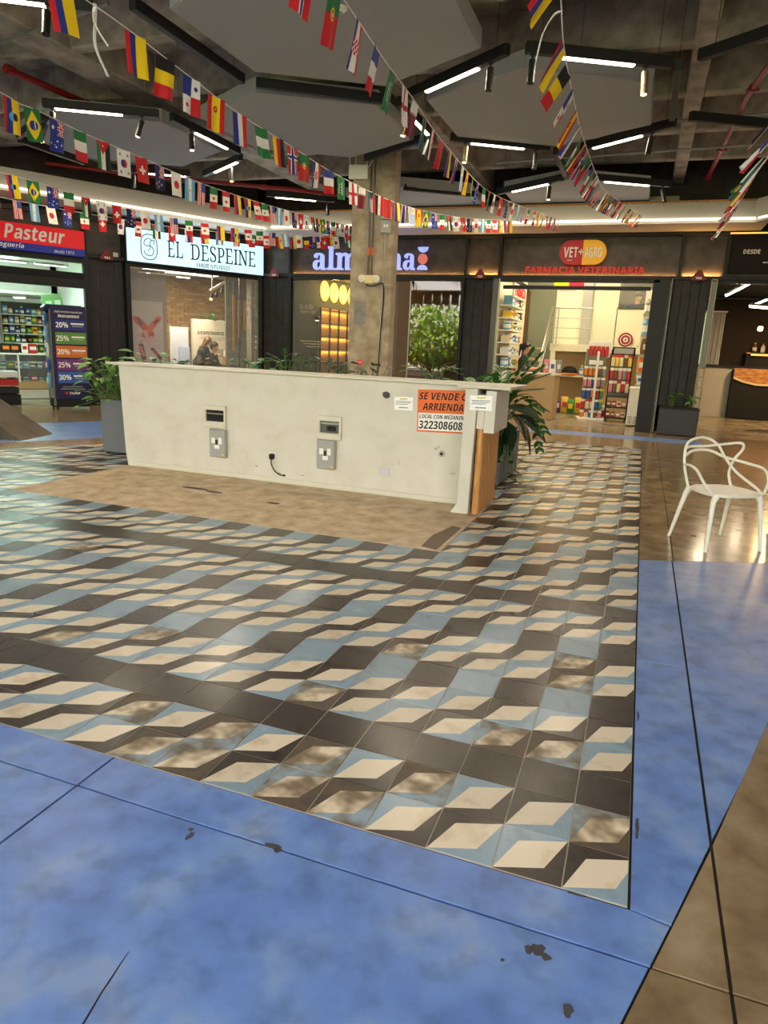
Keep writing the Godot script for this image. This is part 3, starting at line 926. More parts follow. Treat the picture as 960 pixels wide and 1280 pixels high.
func kiosk() -> void:
	var k := thing("kiosk", "long low white kiosk wall with thin counter top and wooden right end", "kiosk", Vector3(-3.6, 0, -4.7))
	var W: Material = M["white paint"]
	var o := Vector3(3.6, 0, 4.7)
	var st := mb()
	ext(st, V([-5.585, 0.0, -1.6, 0.0, -1.6, 1.13, -5.66, 1.13, -5.61, 0.15]), 0.15, Transform3D(Basis.IDENTITY, o + Vector3(0, 0, -4.75)))
	mi("wall", st.commit(), W, k)
	st = mb()
	bx(st, o + Vector3(-3.5, 0.035, -4.592), Vector3(3.9, 0.05, 0.02), 0.006)
	mi("skirting", st.commit(), M["off white"], k)
	st = mb()
	ext(st, V([-5.84, 4.98, -5.80, 4.56, -1.68, 4.56, -1.68, 4.27, -1.2, 4.24, -1.18, 5.02]), 0.022, Transform3D(Basis(Vector3(1, 0, 0), Vector3(0, 0, -1), Vector3(0, 1, 0)), o + Vector3(0, 1.135, 0)))
	mi("counter_top", st.commit(), M["off white"], k)
	st = mb()
	ext(st, V([-1.67, 0.0, -1.505, 0.0, -1.49, 1.13, -1.598, 1.13, -1.61, 0.09]), 0.45, Transform3D(Basis.IDENTITY, o + Vector3(0, 0, -4.72)))
	mi("end_post", st.commit(), W, k)
	mi("end_box", boxm(Vector3(0.095, 0.37, 0.62), 0.004, o + Vector3(-1.368, 0.935, -4.58)), W, k)
	mi("spacer", boxm(Vector3(0.075, 0.3, 0.4), 0.003, o + Vector3(-1.452, 0.93, -4.5)), W, k)
	st = mb()
	tube(st, [o + Vector3(-1.447, 0.0, -4.325), o + Vector3(-1.447, 0.78, -4.325)], 0.034, 14)
	mi("corner_rod", st.commit(), M["pine"], k)
	for i in 7:
		mi("wood_slat", boxm(Vector3(0.05, 0.77, 0.094), 0.006, o + Vector3(-1.443, 0.385, -4.41 - 0.1 * i)), M["pine"], k)
	mi("frame_board", boxm(Vector3(3.5, 1.1, 0.03), 0, o + Vector3(-3.3, 0.565, -5.0)), M["tan board"], k)
	# hole and plaster scars
	st = mb()
	ext(st, V([-0.04, 0.02, 0.0, 0.035, 0.035, 0.02, 0.04, -0.015, 0.01, -0.035, -0.02, -0.025, -0.035, -0.01]), 0.003, Transform3D(Basis.IDENTITY, o + Vector3(-2.46, 1.0, -4.6)))
	mi("wall_hole", st.commit(), M["chip"], k)
	for q in [[-1.93, 0.525, 0.02, 0.012], [-1.905, 0.545, 0.015, 0.008], [-3.62, 0.11, 0.02, 0.006], [-3.35, 0.115, 0.03, 0.006], [-3.9, 0.16, 0.02, 0.008], [-2.3, 0.35, 0.003, 0.03], [-1.75, 0.3, 0.03, 0.006]]:
		var s := mb()
		ext(s, disc_poly(Vector2.ZERO, q[2], q[3], 9), 0.002, Transform3D(Basis.IDENTITY, o + Vector3(q[0], q[1], -4.6)))
		mi("plaster_scar", s.commit(), M["scar"] if M.has("scar") else mat("scar", rgb(176, 170, 156), 0.9), k)
	# a pipe end in the wall
	var pe := thing("pipe_stub", "small pipe end with black opening on the white wall, below the sale sign", "pipe", Vector3(-1.87, 0.48, -4.6))
	st = mb()
	lathe(st, [[0.03, 0.0], [0.028, 0.012], [0.016, 0.014], [0.015, 0.002]], 16, Transform3D(Basis(Vector3.RIGHT, PI / 2), Vector3.ZERO))
	mi("collar", st.commit(), M["grey box"], pe)
	st = mb()
	lathe(st, [[0.0, 0.004], [0.016, 0.004]], 14, Transform3D(Basis(Vector3.RIGHT, PI / 2), Vector3.ZERO))
	mi("opening", st.commit(), M["black matt"], pe)
	# for-sale sign
	var s := thing("sale_sign", "orange and white for-sale sign with a phone number on the white kiosk wall", "sign", Vector3(-2.14, 1.075, -4.598))
	mi("board", boxm(Vector3(0.49, 0.4, 0.004), 0, Vector3(0.245, -0.2, 0.002)), M["sign orange"], s)
	mi("white_field", boxm(Vector3(0.478, 0.165, 0.002), 0, Vector3(0.25, -0.302, 0.005)), M["paper"], s)
	text("SE VENDE O", 0.475, 0.066, 0.002, M["ink"], s, Vector3(0.25, -0.06, 0.005), "Droid Sans", 0.5, 0.2)
	text("ARRIENDA", 0.4, 0.066, 0.002, M["ink"], s, Vector3(0.25, -0.158, 0.005), "Droid Sans", 0.5, 0.2)
	text("LOCAL CON MEZANINE", 0.462, 0.036, 0.002, M["ink"], s, Vector3(0.252, -0.252, 0.007), "Droid Sans", 0.4, 0.2)
	text("322308608", 0.43, 0.078, 0.002, M["ink"], s, Vector3(0.232, -0.332, 0.007), "Droid Sans", 0.6, 0.1)
	s.rotation.z = 0.03
	# two small notices
	var note := lines_img(96, 64, [[6, 7, 30, 68, rgb(224, 190, 40)], [20, 3, 8, 88, rgb(90, 90, 90)], [27, 3, 10, 84, rgb(90, 90, 90)], [34, 3, 8, 70, rgb(90, 90, 90)], [50, 4, 24, 70, rgb(70, 70, 70)]], Color.WHITE)
	var nm := print_mat("notice print", note)
	var n1 := thing("paper_notice", "white paper notice with a yellow line, on the wall beside the sale sign", "notice", Vector3(-2.28, 0.93, -4.6))
	sheet(0.19, 0.125, 0.001, nm, M["paper"], n1, Vector3.ZERO, "paper_sheet", 0.02)
	var n2 := thing("paper_notice", "white paper notice with a yellow line, taped across the kiosk's end post", "notice", Vector3(-1.455, 1.01, -4.268))
	sheet(0.2, 0.13, 0.001, nm, M["paper"], n2, Vector3.ZERO, "paper_sheet", 0.03)
	# breaker panels and the grey boxes under them
	for i in 2:
		var x: float = [-4.395, -3.045][i]
		var side: String = ["left", "right"][i]
		var y: float = [0.65, 0.635][i]
		var e := thing("breaker_panel", ["cream breaker panel with an open black front on the white kiosk wall", "cream breaker panel with a smoked window over grey switches on the kiosk wall"][i], "breaker panel", Vector3(x, y, -4.6))
		var fr := mb()
		var bw := 0.27 if i == 0 else 0.255
		for q in [[0, 0.093, bw, 0.05], [0, -0.085, bw, 0.066], [-bw / 2 + 0.012, 0, 0.024, 0.14], [bw / 2 - 0.012, 0, 0.024, 0.14]]:
			bx(fr, Vector3(q[0], q[1], 0.016), Vector3(q[2], q[3], 0.032), 0.005)
		mi("frame", fr.commit(), M["off white"], e)
		mi("recess", boxm(Vector3(bw - 0.04, 0.13, 0.008), 0, Vector3(0, 0.01, 0.006)), M["black matt"] if i == 0 else M["steel dark"], e)
		if i == 0:
			mi("din_rail", boxm(Vector3(0.2, 0.012, 0.01), 0.002, Vector3(0, 0.03, 0.014)), M["steel"], e)
			mi("label_sticker", boxm(Vector3(0.018, 0.018, 0.002), 0, Vector3(0.1, -0.085, 0.033)), M["pill gold"], e)
		else:
			for j in 4:
				mi("switch", boxm(Vector3(0.02, 0.05, 0.02), 0.003, Vector3(-0.02 + 0.024 * j, -0.005, 0.018)), M["ink"], e)
			mi("name_strip", boxm(Vector3(0.2, 0.018, 0.01), 0.002, Vector3(0, 0.045, 0.014)), M["grey box"], e)
		var bx2: float = [-4.352, -3.07][i]
		var g := thing("switch_box", "grey switch box with torn paper on it, below the %s" % ["open black breaker panel", "breaker panel with grey switches"][i], "switch box", Vector3(bx2, 0.367, -4.6))
		mi("housing", boxm(Vector3(0.2, 0.30, 0.05), 0.006, Vector3(0, 0, 0.025)), M["grey box"], g)
		mi("cover", boxm(Vector3(0.186, 0.286, 0.006), 0.002, Vector3(0, 0, 0.053)), M["grey box"], g)
		for q in [[-0.045, 0.03, 0.045, 0.06], [0.04, 0.03, 0.04, 0.07], [0.0, -0.035, 0.06, 0.04]]:
			mi("paper_scrap", boxm(Vector3(q[2], q[3], 0.001), 0, Vector3(q[0] + 0.0, q[1], 0.057)), M["paper"], g)
		mi("lever", boxm(Vector3(0.02, 0.05, 0.016), 0.003, Vector3(0.0, 0.015, 0.064)), M["ink"], g)
		mi("sticker", boxm(Vector3(0.02, 0.02, 0.001), 0, Vector3(0.075, -0.12, 0.057)), M["pill gold"], g)
	# blank plates and a plug with its cord
	for q in [[-5.15, 0.965, 0.1, 0.07, "square blank outlet plate high on the left end of the kiosk wall"], [-4.28, 0.985, 0.1, 0.07, "square blank outlet plate above the open black breaker panel"], [-4.055, 0.24, 0.1, 0.07, "rectangular socket plate right of the left grey switch box"], [-2.45, 0.245, 0.12, 0.08, "pale lilac blank plate low on the wall, below the paper notice"]]:
		var pl := thing("outlet_plate", q[4], "outlet", Vector3(q[0], q[1], -4.6))
		mi("plate", boxm(Vector3(q[2], q[3], 0.008), 0.003, Vector3(0, 0, 0.004)), M["off white"] if q[0] < -3 else mat("lilac", rgb(206, 202, 206), 0.5), pl)
		for j in (2 if q[0] < -3.0 else 0):
			mi("insert", boxm(Vector3(0.03, 0.03, 0.004), 0.001, Vector3(-0.022 + 0.044 * j, 0, 0.009)), M["white paint"], pl)
	var pg := thing("plug", "black power plug with a short hanging cord in the white kiosk wall", "plug", Vector3(-3.7, 0.285, -4.6))
	mi("body", boxm(Vector3(0.055, 0.06, 0.05), 0.012, Vector3(0, 0, 0.026)), M["black matt"], pg)
	mi("backplate", boxm(Vector3(0.075, 0.08, 0.006), 0.002, Vector3(0, 0, 0.003)), M["white plastic"], pg)
	st = mb()
	tube(st, catmull([Vector3(0, -0.03, 0.04), Vector3(0.012, -0.085, 0.05), Vector3(0.05, -0.15, 0.045), Vector3(0.1, -0.185, 0.03), Vector3(0.135, -0.19, 0.02)], 4), 0.006, 6)
	mi("cord", st.commit(), M["black matt"], pg)
	st = mb()
	tube(st, [Vector3(0.135, -0.19, 0.02), Vector3(0.152, -0.19, 0.017)], 0.011, 8)
	mi("cord_end", st.commit(), M["black matt"], pg)

func column() -> void:
	var at := Vector3(-4.45, 0, -9.1)
	var turn := 0.22
	var c := thing("concrete_column", "square raw concrete column behind the white kiosk", "column", at, turn)
	mi("shaft", boxm(Vector3(0.68, 4.7, 0.62), 0.015, Vector3(0, 2.35, -0.31)), M["column concrete"], c)
	mi("form_joint", boxm(Vector3(0.685, 0.012, 0.625), 0, Vector3(0, 2.42, -0.31)), M["grey box"], c)
	mi("patch", boxm(Vector3(0.2, 0.36, 0.004), 0, Vector3(-0.16, 1.98, 0.001)), M["grey plaster"], c)
	var ba := Basis(Vector3.UP, turn)
	var P := func(x: float, y: float, z: float) -> Vector3: return at + ba * Vector3(x, y, z)
	var e := thing("emergency_light", "cream emergency light with two round lamp heads on the concrete column", "emergency light", P.call(-0.02, 2.49, 0.0), turn)
	mi("body", boxm(Vector3(0.16, 0.13, 0.07), 0.012, Vector3(0, 0, 0.035)), M["cream plastic"] if M.has("cream plastic") else mat("cream plastic", rgb(226, 206, 146), 0.5), e)
	for s in [-1, 1]:
		var st := mb()
		lathe(st, [[0.0, 0.075], [0.05, 0.07], [0.062, 0.05], [0.055, 0.0]], 18, Transform3D(Basis(Vector3.RIGHT, PI / 2), Vector3(0.115 * s, 0.01, 0.01)))
		var h := mi("lamp_head", st.commit(), M["white plastic"], e)
		st = mb()
		lathe(st, [[0.0, 0.082], [0.04, 0.076]], 16, Transform3D(Basis(Vector3.RIGHT, PI / 2), Vector3(0.115 * s, 0.01, 0.01)))
		mi("lens", st.commit(), M["off white"], h)
	var st2 := mb()
	tube(st2, catmull([Vector3(-0.05, -0.07, 0.04), Vector3(0.0, -0.1, 0.05), Vector3(0.1, -0.09, 0.05), Vector3(0.18, -0.06, 0.04), Vector3(0.23, -0.07, 0.03), Vector3(0.25, -0.3, 0.03), Vector3(0.22, -0.8, 0.03), Vector3(0.2, -1.4, 0.03), Vector3(0.17, -1.75, 0.03)], 4), 0.01, 6)
	mi("cable", st2.commit(), M["black matt"], e)
	for i in 2:
		var o := thing("conduit", "grey conduit with an orange band running down the column, %s one" % ["left", "right"][i], "pipe", P.call(-0.045 + 0.06 * i, 0, 0.0), turn)
		var st := mb()
		tube(st, [Vector3(0, 4.6, 0.02), Vector3(0, 2.56, 0.02)], 0.012, 8)
		mi("tube", st.commit(), M["steel dark"], o)
		st = mb()
		tube(st, [Vector3(0, 2.86, 0.02), Vector3(0, 2.98, 0.02)], 0.017, 8)
		mi("band", st.commit(), M["sign orange"], o)
	var b := thing("socket_box", "grey double socket boxes on the column with a thin pipe running down", "socket box", P.call(0.22, 3.35, 0.0), turn)
	mi("box", boxm(Vector3(0.17, 0.19, 0.07), 0.008, Vector3(0.0, 0.14, 0.035)), M["grey box"], b)
	mi("box", boxm(Vector3(0.16, 0.19, 0.07), 0.008, Vector3(-0.005, -0.06, 0.035)), M["grey box"], b)
	for q in [[-0.02, 0.14], [0.03, 0.14], [-0.02, -0.05], [0.02, -0.05]]:
		mi("socket", boxm(Vector3(0.03, 0.04, 0.006), 0.002, Vector3(q[0], q[1], 0.072)), M["ink"] if q[1] > 0 else M["paper"], b)
	var st3 := mb()
	tube(st3, [Vector3(-0.01, -0.15, 0.02), Vector3(-0.02, -1.0, 0.02), Vector3(-0.05, -2.3, 0.02)], 0.011, 8)
	mi("pipe_run", st3.commit(), M["steel"], b)
	var r := thing("router", "white wireless access box with upright antennas at the top of the column", "router", P.call(-0.24, 4.07, 0.0), turn)
	mi("housing", boxm(Vector3(0.3, 0.2, 0.06), 0.008, Vector3(0, 0, 0.08)), M["white plastic"], r)
	mi("bracket", boxm(Vector3(0.1, 0.1, 0.06), 0, Vector3(0, 0, 0.03)), M["grey box"], r)
	for q in [[-0.13, -0.1], [-0.05, 0.0], [0.12, 0.1], [0.17, 0.25]]:
		var st := mb()
		tube(st, [Vector3(q[0], 0.08, 0.07), Vector3(q[0] + q[1] * 0.3, 0.24, 0.07)], 0.009, 6)
		mi("antenna", st.commit(), M["white plastic"], r)
	var k := thing("red_sticker", "small red square fire sticker low on the concrete column", "sticker", P.call(-0.13, 1.19, 0.0), turn)
	mi("plate", boxm(Vector3(0.08, 0.08, 0.004), 0.001, Vector3(0, 0, 0.002)), mat("sticker red", rgb(222, 66, 70), 0.5), k)
	mi("mark", boxm(Vector3(0.05, 0.008, 0.001), 0, Vector3(0, 0.0, 0.0045)), M["paper"], k)

# ------------------------------------------------------------------ goods
var goods := {}
const HUES := {"white": [236, 236, 230], "blue": [44, 88, 172], "light blue": [110, 170, 214], "teal": [40, 140, 140], "green": [70, 140, 66], "yellow": [232, 198, 52], "orange": [226, 126, 40], "red": [194, 36, 36], "pink": [216, 130, 140], "purple": [96, 56, 120], "brown": [120, 78, 48], "black": [30, 30, 32], "cream": [228, 214, 176], "grey": [140, 140, 140]}

func hue(n: String) -> StandardMaterial3D:
	var c: Array = HUES[n]
	return mat("goods " + n, rgb(c[0], c[1], c[2]), 0.45)

func good(kind: String, tone: String, s: Vector3) -> Node3D:      # a package standing on its own base, with its parts
	var o := Node3D.new()
	o.name = kind
	var key := "%s %s" % [kind, s]
	if not goods.has(key):
		var a := mb()
		var b := mb()
		var c := mb()
		match kind:
			"carton":
				bx(a, Vector3(0, s.y / 2, 0), s, 0.006)
				bx(b, Vector3(0, s.y * 0.55, s.z / 2), Vector3(s.x * 0.8, s.y * 0.36, 0.006), 0.001)
			"bottle":
				var r := s.x / 2
				lathe(a, [[0.0, 0.0], [r * 0.92, 0.0], [r, s.y * 0.05], [r, s.y * 0.62], [r * 0.45, s.y * 0.78], [r * 0.38, s.y * 0.84], [0.0, s.y * 0.84]], 12)
				lathe(b, [[r * 0.42, s.y * 0.84], [r * 0.45, s.y * 0.86], [r * 0.45, s.y * 0.99], [0.0, s.y]], 12)
				lathe(c, [[r * 1.02, s.y * 0.16], [r * 1.02, s.y * 0.5]], 12)
			"jar":
				var r := s.x / 2
				lathe(a, [[0.0, 0.0], [r * 0.94, 0.0], [r, s.y * 0.06], [r, s.y * 0.74], [r * 0.85, s.y * 0.8], [0.0, s.y * 0.8]], 12)
				lathe(b, [[r * 0.9, s.y * 0.8], [r * 0.92, s.y * 0.97], [0.0, s.y]], 12)
				lathe(c, [[r * 1.02, s.y * 0.2], [r * 1.02, s.y * 0.6]], 12)
			"bag":                                             # a filled bag: waisted seams at head and foot, swollen between
				for i in 6:
					var f0 := float(i) / 6
					var f1 := float(i + 1) / 6
					for k in 10:
						var q := []
						for e in [[f0, k], [f0, k + 1], [f1, k + 1], [f1, k]]:
							var t: float = e[0]
							var an: float = TAU * e[1] / 10
							var fat := pow(sin(PI * clampf(t, 0.02, 0.98)), 0.6)
							var wx: float = (0.86 + 0.14 * fat) * s.x / 2
							var wz: float = maxf(0.06, fat) * s.z / 2
							q.append(Vector3(signf(cos(an)) * pow(absf(cos(an)), 0.6) * wx, t * s.y, signf(sin(an)) * pow(absf(sin(an)), 0.8) * wz))
						var mid: Vector3 = (q[0] + q[2]) / 2
						quad(a, q[0], q[1], q[2], q[3], Vector3(mid.x, 0, mid.z))
				bx(b, Vector3(0, s.y * 0.5, s.z * 0.46), Vector3(s.x * 0.55, s.y * 0.34, s.z * 0.12), 0.004)
				bx(c, Vector3(0, s.y * 0.985, 0), Vector3(s.x * 0.86, s.y * 0.03, 0.012), 0)
			"packet":                                          # hangs from its header card
				bx(a, Vector3(0, -s.y * 0.6, 0), Vector3(s.x, s.y * 0.76, s.z), s.z * 0.4)
				bx(b, Vector3(0, -s.y * 0.12, 0), Vector3(s.x * 1.03, s.y * 0.22, s.z * 0.5), 0.001)
		goods[key] = [a.commit(), b.commit(), c.commit()]
	var second: String = {"white": "blue", "cream": "red", "yellow": "red", "blue": "white", "light blue": "white", "teal": "white", "orange": "white", "green": "yellow", "red": "white", "pink": "white", "purple": "white", "brown": "cream", "black": "orange", "grey": "white"}[tone]
	mi({"carton": "box", "bottle": "body", "jar": "body", "bag": "sack", "packet": "pouch"}[kind], goods[key][0], hue(tone), o)
	mi({"carton": "label_band", "bottle": "cap", "jar": "lid", "bag": "label_band", "packet": "header_card"}[kind], goods[key][1], hue(second), o)
	if kind in ["bottle", "jar", "bag"]:
		mi("seam" if kind == "bag" else "label_band", goods[key][2], hue(second if kind == "bag" else "white" if tone != "white" else "teal"), o)
	return o

func put(kind: String, tone: String, s: Vector3, at: Vector3, turn: float, label: String, group: String) -> void:
	var o := good(kind, tone, s)
	o.name = numbered({"carton": "carton", "bottle": "bottle", "jar": "jar", "bag": "food_bag", "packet": "hanging_packet"}[kind])
	add_child(o, true)
	o.position = at
	o.rotation.y = turn
	tag(o, label, {"carton": "carton", "bottle": "bottle", "jar": "jar", "bag": "bag", "packet": "packet"}[kind], group)

# a shelf full: from a to b, tones and kinds taken at random but fixed by the seed
func stock(a: Vector3, b: Vector3, n: int, h: float, depth: float, kinds: Array, tones: Array, turn: float, where: String, group: String) -> void:
	var w := a.distance_to(b) / n
	for i in n:
		var kind: String = kinds[rng.randi() % kinds.size()]
		var tone: String = tones[rng.randi() % tones.size()]
		var q := [0.7, 0.85, 1.0][rng.randi() % 3] as float
		var s := Vector3(w * 0.88, h * q, minf(depth, w * 1.1))
		if kind == "bottle" or kind == "jar":
			var r := minf(w * 0.8, depth * 0.9)
			s = Vector3(r, h * q, r)
		var word: String = {"carton": "carton", "bottle": "bottle", "jar": "jar", "bag": "bag", "packet": "packet"}[kind]
		var article := "%s %s" % [tone, word]
		put(kind, tone, s, a.lerp(b, (i + 0.5) / n), turn + rng.randf_range(-0.06, 0.06), "%s, %s from left, %s" % [article, ORD[i], where], group)

func lthing(called: String, label: String, category: String, lx: float, y: float, lz: float, group: String = "") -> Node3D:
	return thing(called, label, category, lf(lx, y, lz), LR, group)

func lamp_box(called: String, label: String, at: Vector3, turn: float, size: Vector3, glow: String, col: Color, e: float) -> void:    # a flat ceiling lamp
	var o := thing(called, label, "ceiling lamp", at, turn)
	mi("housing", boxm(size + Vector3(0.03, 0.03, 0.03), 0.005, Vector3(0, 0.03, 0)), M["white plastic"], o)
	mi("diffuser", boxm(Vector3(size.x, 0.02, size.z), 0.004, Vector3(0, -size.y / 2, 0)), M[glow], o)
	area("light", o, Vector3(0, -size.y / 2 - 0.03, 0), Vector2(size.x, size.z), e, col, Vector3.DOWN)

# ------------------------------------------------------------------ the drugstore at the far left
func drugstore() -> void:
	var s := lthing("store_sign", "red and blue drugstore sign with bold white italic lettering", "sign", -5.75, 2.91, 0.12)
	mi("red_panel", boxm(Vector3(3.5, 0.34, 0.16), 0.008, Vector3(0, 0.31, 0)), emit("red sign lit", rgb(225, 14, 26), 0.28), s)
	mi("blue_panel", boxm(Vector3(3.5, 0.14, 0.16), 0.008, Vector3(0, 0.07, 0)), emit("blue sign lit", rgb(26, 44, 140), 0.22), s)
	text("Pasteur", 1.06, 0.25, 0.01, M["paper"], s, Vector3(0.86, 0.32, 0.085), "Droid Sans", 1.1, 0.22)
	text("Droguería", 0.55, 0.11, 0.01, M["paper"], s, Vector3(0.38, 0.072, 0.085), "Droid Sans", 0.6, 0.2)
	text("desde 1973", 0.36, 0.062, 0.01, M["paper"], s, Vector3(1.36, 0.055, 0.085), "Droid Sans", 0.2, 0.15)
	# front: black head over the opening and a glazed strip above
	var h := structure("wall_head", K, LR)
	mi("lintel", boxm(Vector3(4.2, 0.16, 0.2), 0.006, Vector3(-6.1, 2.41, 0)), M["black metal"], h)
	mi("lintel", boxm(Vector3(4.2, 0.1, 0.2), 0.006, Vector3(-6.1, 2.86, 0)), M["black metal"], h)
	mi("header_panel", boxm(Vector3(4.2, 0.14, 0.06), 0.004, Vector3(-6.1, 2.55, 0.02)), M["black matt"], h)
	for i in 3:
		var l := lthing("ceiling_lamp", "flat white lamp behind the glazed strip over the drugstore's entrance, %s from the right" % ORD[i], "ceiling lamp", -4.5 - 0.75 * i, 2.76, -0.35)
		mi("housing", boxm(Vector3(0.62, 0.03, 0.14), 0.004), M["white plastic"], l)
		mi("diffuser", boxm(Vector3(0.58, 0.02, 0.1), 0.003, Vector3(0, -0.02, 0)), M["green white glow"], l)
	# inside
	var w := structure("wall_drugstore", K, LR)
	mi("back", boxm(Vector3(4.6, 3.2, 0.1), 0, Vector3(-5.8, 1.5, -4.3)), M["white wall"], w)
	mi("side", boxm(Vector3(0.1, 3.2, 4.2), 0, Vector3(-3.3, 1.5, -2.2)), M["white wall"], w)
	mi("side", boxm(Vector3(0.1, 3.2, 4.2), 0, Vector3(-8.1, 1.5, -2.2)), M["white wall"], w)
	mi("inner_ceiling", boxm(Vector3(4.8, 0.1, 4.1), 0, Vector3(-5.7, 3.15, -2.3)), M["white wall"], w)
	lamp_box("ceiling_lamp", "long cool white lamp above the drugstore's back shelves", lf(-4.9, 2.75, -2.5), LR, Vector3(1.4, 0.04, 0.3), "green white glow", Color(0.86, 1.0, 0.93), 6.5)
	lamp_box("ceiling_lamp", "cool white lamp over the drugstore's glass counter", lf(-5.6, 2.9, -1.2), LR, Vector3(1.4, 0.04, 0.3), "green white glow", Color(0.86, 1.0, 0.93), 5.5)
	var tl := lthing("tube_lamp", "short slanting tube lamp under the drugstore's ceiling panel", "lamp", -4.75, 2.14, -2.0)
	mi("tube", boxm(Vector3(0.24, 0.03, 0.05), 0.008), M["green white glow"], tl)
	mi("holder", boxm(Vector3(0.26, 0.03, 0.07), 0.004, Vector3(0, 0.03, 0)), M["white plastic"], tl)
	var dp := lthing("lower_ceiling", "pale lowered ceiling panel inside the drugstore", "ceiling panel", -4.9, 2.22, -2.6)
	mi("panel", boxm(Vector3(2.0, 0.06, 2.2), 0.004, Vector3(0, 0.03, -0.4)), M["white wall"], dp)
	var gs := lthing("hanging_sign", "tilted translucent green sign hanging inside the drugstore", "sign", -4.2, 2.12, -1.6)
	mi("board", boxm(Vector3(0.42, 0.26, 0.03), 0.006), emit("green sign", rgb(120, 178, 110), 0.35), gs)
	for i in 2:
		mi("window_mark", boxm(Vector3(0.12, 0.1, 0.006), 0, Vector3(-0.08 + 0.18 * i, -0.05, 0.018)), emit("pale sign", rgb(190, 226, 190), 0.4), gs)
	gs.rotation.z = 0.16
	# two bays of shelves along the back
	for bay in 2:
		var cx: float = [-5.5, -4.42][bay]
		var u := lthing("wall_shelves", ["drugstore shelf bay at the left edge of the photo, white boards full of goods", "drugstore shelf bay behind the glass counter, dark back, beside the discount banner"][bay], "shelves", cx, 0, -3.2)
		mi("back_panel", boxm(Vector3(1.04, 2.1, 0.03), 0, Vector3(0, 1.05, -0.2)), M["steel dark"], u)
		for sd in [-0.52, 0.52]:
			mi("upright", boxm(Vector3(0.03, 2.1, 0.4), 0.003, Vector3(sd, 1.05, 0)), M["grey box"], u)
		for i in 6:
			var y := 0.95 + 0.215 * i - 0.215
			mi("shelf", boxm(Vector3(1.0, 0.025, 0.38), 0.003, Vector3(0, y, 0)), M["white plastic"], u)
			if i > 0:
				stock(lf(cx - 0.48, y + 0.013, -3.1), lf(cx + 0.48, y + 0.013, -3.1), 8, 0.18, 0.25, ["carton", "carton", "bottle", "jar", "bag"], ["blue", "light blue", "teal", "white", "blue", "light blue", "pink", "green", "yellow"] if i > 2 else ["teal", "white", "green", "light blue", "pink", "orange", "black"], LR, "%s board of the drugstore's %s shelf bay" % [ORD[i - 1], ["left", "right"][bay]], "goods on the drugstore shelves")
	# glass counter
	var c := lthing("glass_counter", "glass display counter with a wooden foot inside the drugstore", "counter", -4.85, 0, -1.9)
	mi("plinth", boxm(Vector3(1.9, 0.16, 0.5), 0.005, Vector3(0, 0.3, 0)), M["tan board"], c)
	mi("foot", boxm(Vector3(1.9, 0.2, 0.44), 0.005, Vector3(0, 0.11, 0)), M["white plastic"], c)
	mi("top", boxm(Vector3(1.94, 0.03, 0.54), 0.004, Vector3(0, 0.96, 0)), M["white plastic"], c)
	for x in [-0.95, -0.1, 0.95]:
		mi("post", boxm(Vector3(0.035, 0.6, 0.035), 0.003, Vector3(x, 0.66, 0.25)), M["white plastic"], c)
	mi("front_pane", boxm(Vector3(1.86, 0.56, 0.006), 0, Vector3(0, 0.66, 0.255)), M["pane"], c)
	mi("glass_shelf", boxm(Vector3(1.86, 0.008, 0.46), 0, Vector3(0, 0.66, 0)), M["pane"], c)
	for lv in 2:
		stock(lf(-5.75, 0.385 + 0.28 * lv, -1.85), lf(-3.95, 0.385 + 0.28 * lv, -1.85), 12, 0.13, 0.16, ["carton", "jar", "bottle"], ["teal", "white", "black", "light blue", "red", "green"], LR, "%s row in the drugstore's glass counter" % ["lower", "upper"][lv], "goods in the glass counter")
	stock(lf(-5.4, 0.975, -1.95), lf(-4.5, 0.975, -1.95), 5, 0.24, 0.2, ["bag", "carton"], ["black", "black", "red", "black"], LR, "standing on the drugstore's glass counter", "goods on the glass counter")
	var cs := lthing("card_stand", "small white card stand on the drugstore's glass counter", "card stand", -4.78, 0.975, -1.76)
	mi("card", boxm(Vector3(0.13, 0.2, 0.004), 0.001, Vector3(0, 0.12, 0)), M["paper"], cs)
	mi("foot", boxm(Vector3(0.1, 0.02, 0.06), 0.003, Vector3(0, 0.01, 0)), M["off white"], cs)
	mi("print", boxm(Vector3(0.08, 0.07, 0.002), 0, Vector3(0, 0.12, 0.004)), hue("red"), cs)
	# a dark stand with red tins cut off by the edge of the photo
	var ds := lthing("floor_stand", "dark product stand with red trays at the left edge of the photo", "display stand", -5.42, 0, -0.6)
	mi("body", boxm(Vector3(0.4, 0.2, 0.4), 0.01, Vector3(0, 0.1, 0)), M["black metal"], ds)
	for i in 3:
		mi("tray", boxm(Vector3(0.36, 0.12, 0.36), 0.008, Vector3(0, 0.28 + 0.16 * i, 0)), hue(["black", "red", "white"][i]), ds)
	# the discount banner on its rolling stand
	var b := lthing("discount_banner", "tall dark blue discount banner with coloured bands on a wheeled metal stand", "banner stand", -4.56, 0, 0.8)
	b.rotation.y = LR
	mi("board", boxm(Vector3(0.64, 1.75, 0.04), 0.01, Vector3(0, 1.07, 0.0)), M["navy"], b)
	mi("top_roll", boxm(Vector3(0.74, 0.16, 0.34), 0.06, Vector3(-0.05, 1.88, -0.17)), M["navy"], b)
	mi("base", boxm(Vector3(0.66, 0.16, 0.36), 0.01, Vector3(0, 0.13, -0.18)), M["black matt"], b)
	mi("side_frame", boxm(Vector3(0.03, 1.8, 0.06), 0.004, Vector3(-0.325, 0.98, -0.02)), M["steel"], b)
	mi("side_frame", boxm(Vector3(0.03, 1.8, 0.06), 0.004, Vector3(-0.325, 0.98, -0.34)), M["steel"], b)
	mi("side_grid", boxm(Vector3(0.01, 1.6, 0.28), 0, Vector3(-0.32, 1.05, -0.18)), M["grey box"], b)
